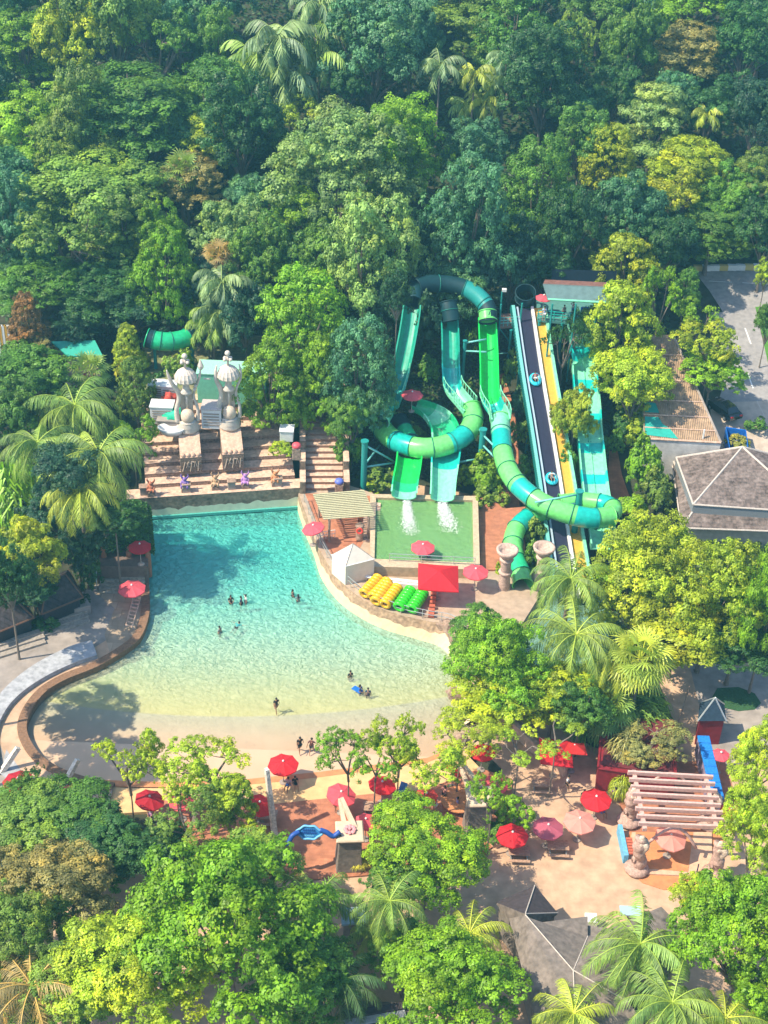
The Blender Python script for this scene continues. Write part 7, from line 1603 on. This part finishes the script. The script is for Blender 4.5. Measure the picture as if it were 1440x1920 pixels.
# tall palms ---------------------------------------------------------------
for a in [(140,760,190,'coco','mid','tall coconut palm at the left, upper one of the trio',10), (185,850,200,'coco','olive','coconut palm with large arching fronds left of the stage',14), (150,920,170,'coco','lime','coconut palm with yellowing hanging fronds above the vine pavilion',12),
          (70,830,170,'coco','mid','coconut palm at the left edge beside the trio',12),
          (1080,1190,200,'coco','olive','coconut palm with red fruit in front of the lower slide pool',9,None,(0,0),True), (1070,1085,170,'coco','mid','tall coconut palm with red fruit right of the stone bowl columns',10,None,(0,0),True), (1150,1240,140,'coco','lime','coconut palm leaning behind the fan palm on the right',7),
          (590,1690,200,'coco','mid','coconut palm below the blue sign arch',6), (730,1690,170,'coco','mid','slender coconut palm between the round trees at the bottom',8), (880,1750,160,'coco','lime','bright young coconut palm left of the grey roofs',5), (1200,1770,235,'coco','mid','large coconut palm over the grey roofs',8),
          (1075,1900,190,'coco','lime','coconut palm cut off by the bottom edge near the centre right',7), (1260,1880,210,'coco','mid','coconut palm at the bottom edge right of the grey roofs',8), (1360,1910,170,'coco','lime','coconut palm at the bottom right edge',7), (60,1850,230,'coco','tan','dull tan coconut palm at the bottom left corner',7), (640,1840,180,'coco','dark','shaded coconut palm right of the huge vivid tree',6), (700,1745,120,'coco','mid','small palm beside the pale blue roof',4),
          (1200,1235,130,'fan','lime','fan palm with pale trunk above the crimson building',8), (168,695,80,'fan','mid','fan palm with red fruit behind the coconut palms',7,None,(0,0),True),
          (520,75,150,'areca','pale','tallest drooping palm of the grove near the top',14,None,(0,0),False,'drooping palms',3), (590,70,120,'areca','mid','drooping palm at the right of the grove near the top',12,None,(0,0),False,'drooping palms',3), (475,110,120,'areca','mid','drooping palm at the left of the grove near the top',11,None,(0,0),False,'drooping palms',2), (545,165,110,'areca','pale','lowest drooping palm of the top grove',8,None,(0,0),False,'drooping palms',2), (600,10,120,'areca','pale','drooping palm at the top edge above the grove',14,None,(0,0),False,'drooping palms',2), (650,10,70,'areca','mid','drooping palm at the top edge centre',14),
          (825,125,100,'areca','pale','largest bright palm of the right cluster',12,None,(0,0),False,'bright palms',1), (890,140,80,'areca','lime','slim bright palm in the middle of the right cluster',11,None,(0,0),False,'bright palms',2), (950,110,80,'areca','pale','bright palm at the right end of the cluster',12,None,(0,0),False,'bright palms',2), (930,165,70,'areca','mid','lower palm of the bright right cluster',8), (875,200,80,'areca','mid','low spreading palm below the bright cluster',5,None,(0,0),False,'bright palms',2), (1325,215,70,'areca','lime','lone small palm with pale trunk on the upper right',9), (1200,200,60,'areca','mid','small palm beside the pale spreading tree',8),
          (415,530,110,'areca','pale','palm with many white stems above the green tube slide',11,None,(0,0),False,None,4), (395,590,90,'areca','mid','lower drooping palm beside the white stemmed palm',8,None,(0,0),False,None,3), (340,320,80,'fan','mid','fan palm crown poking out above the brownish mound',9), (345,680,50,'areca','lime','small bright palm behind the left totem',3),(240,690,60,'areca','yellow','yellow leaved banana like palm left of the totems',3),
          (1140,1330,110,'fan','mid','low fan palm beside the crimson building',4),(410,480,70,'fan','tan','red fruited palm top in the centre left forest',10,None,(0,0),True)]:
    u, v, w, k, c, l, h = a[:7]; z0 = a[7] if len(a) > 7 else None
    palm(u, v, w, k, c, l, h, z0, *(a[8:11] if len(a) > 8 else ()), **({'stems': a[11]} if len(a) > 11 else {}))
# strap leaved masses
for a in [(35,930,150,190,'bright','dense strap leaved plant at the left edge beside the palms'), (1080,1280,110,90,'mid','strap leaved clump left of the fan palm'), (1170,1320,150,90,'olive','long strap leaved clump behind the crimson building'), (1165,1400,70,110,'tan','dry strap leaved clump hanging over the crimson wall'), (1100,1350,80,80,'mid','strap leaved clump at the left corner of the crimson building'), (1160,1470,40,60,'yellow','yellow strap leaved clump left of the pink pergola')]:
    straps(*a)
# shrubs among slides
for i, a in enumerate([(770,830,70,60,'mid','round dark bush inside the ring'),(800,700,40,60,'mid','bush between the left and middle chutes'),(870,740,40,40,'olive','flowering bush right of the middle chute railing'),(890,650,30,70,'mid','bush between the middle and right chutes'),(905,900,70,90,'bright','bright bush right of the landing chutes'),(912,945,60,60,'olive','brownish bush right of the splash pool'),(870,900,40,50,'lime','lime bush beside the right landing chute'),
   (645,860,50,70,'mid','green bush left of the thick teal column'),(662,850,40,60,'bright','bright bush right of the stone stairs'),(700,915,40,24,'lime','small plant by the splash pool corner'),(720,900,60,30,'olive','low planting left of the landing chutes'),(965,700,40,80,'olive','bush left of the racing slide top'),(972,760,40,60,'blue','grey green round bush left of the racing slide'),(978,820,36,60,'olive','orange tinged bush left of the racing slide'),
   (985,890,36,60,'mid','green bush between tube and racing slide'),(970,640,36,60,'dark','dark bush below the side deck'),(1000,1010,44,70,'olive','tall leafy bush between the exit tube and racing slide'),(1000,1060,50,80,'mid','leafy bush between the two bowl columns'),(950,1020,30,30,'bright','small bush left of the exit tube'),(933,1080,20,50,'lime','slim bush beside the left bowl column'),
   (1060,880,44,80,'mid','bush between racing and wavy slides low'),(1075,700,40,60,'dark','dark bush between racing and wavy slides'),(1062,930,30,50,'olive','olive bush behind the tall teal column'),(1190,800,60,80,'lime','lime bush at the corner of the long shed'),(1200,880,70,110,'bright','green hedge bush below the white shed wall'),(1225,930,60,90,'olive','orange flecked bush left of the pavilion'),(1185,960,60,60,'bright','bush at the foot of the east path'),(1165,800,50,60,'dark','dark bush right of the wavy slide'),
   (1150,840,40,60,'mid','bush above the east path'),(1120,820,30,60,'deep','shaded bush at the wavy slide edge'),(545,750,40,40,'mid','small bush behind the right totem'),(590,800,80,40,'deep','dark bushes above the stone stairs'),(470,780,50,40,'lime','low bush beside the right totem'),(640,820,60,50,'deep','deep green bush at the top of the stone stairs'),(300,720,40,50,'dark','dark bush behind the grey unit'),(350,730,40,40,'dark','dark bush behind the left totem shoulder'),
   (90,1170,50,40,'dark','dark bush between the two shops'),(165,1080,50,80,'dark','dark climber beside the plank stairs'),(960,1530,60,60,'bright','bush in the stone planter'),(930,1560,40,40,'mid','grass tuft in the stone planter'),(650,1560,30,26,'lime','small plant left of the pink parasol'),(200,1640,80,50,'mid','low bush at the lower left path'),(240,1580,60,60,'bright','bright bush among lower left trunks'),(1180,1440,50,60,'tan','dry plant at the left wall of the crimson building'),
   (1230,1440,60,50,'grass','green climber at the front of the crimson building'),(1150,1090,60,60,'bright','green shrub right of the upper fruiting palm'),(900,1120,30,30,'bright','small sprig on the deck edge'),(1420,800,36,30,'mid','shrub at the right edge behind the pavilion'),(130,660,60,40,'deep','dark shrub in front of the green hut'),(110,690,80,50,'mid','green shrub below the green hut'), (740,760,36,60,'deep','dark shrub right of the leftmost chute'), (800,770,60,40,'deep','dark shrub above the bowl chute'),(750,700,30,60,'deep','dark shrub left of the leftmost chute')]):
    shrub(*a[:5], a[5])
# undergrowth: leaf litter and low plants covering the hill and the beds (uncountable)
def undergrowth(name, n, fn, size, col, seed):
    rg = np.random.default_rng(seed); pts = []
    while len(pts) < n:
        x, y = fn(rg)
        pts.append((x, y, gz(x, y)+rg.uniform(0, 1) ** 2*size*2.2+.3*size*math.sin(x*.9)*math.sin(y*1.1)))
    pos = np.array(pts); V = leaves(pos, nrm(rg.normal(size=(n, 3))*.6+np.array([0, -.2, 1])), size, .6, rg)
    o = bpy.data.objects.new(name, quads_mesh(name, V, np.stack([rg.uniform(0, .9, n), rg.uniform(0, .6, n)], 1), M_LEAF)); C.objects.link(o); o.color = (*col, 1); tag(o, kind='stuff')
def hill(rg):
    while True:
        y = 150+rg.uniform(0, 1)**.8*95; x = rg.uniform(-.42, .42)*y*1.0; q = CR.transposed() @ (Vector((x, y, gz(x, y)))-Vector((0, 0, CAMZ))); u, v = 720-FPX*q.x/q.z, 960+FPX*q.y/q.z
        if u < 1290 or v < 492: return x, y
undergrowth('forest_undergrowth', 60000, hill, .9, (.035, .085, .025), 1)
def bed(rg):
    while True:
        u, v = rg.uniform(600, 1200), rg.uniform(560, 960)
        if v > 900 and u < 940: continue
        p = P(u, v, 4); p = PG(u, v, .2)
        if 915 < u < 980 and v > 700: continue
        if u > 1138 and v > 840: continue
        return p.x, p.y
undergrowth('slide_bed_planting', 14000, bed, .5, (.04, .10, .025), 2)
def bed2(rg):
    while True:
        u, v = rg.uniform(-150, 290), rg.uniform(620, 1060)
        if v > 1000 and u > 100: continue
        if u > 245 and v > 700: continue
        p = PG(u, v, .2); return p.x, p.y
undergrowth('left_bed_planting', 12000, bed2, .5, (.03, .08, .025), 3)
def bed3(rg):
    p = PG(rg.uniform(1140, 1560), rg.uniform(1000, 1235), .1); return p.x, p.y
undergrowth('right_bed_planting', 9000, bed3, .5, (.035, .085, .02), 4)
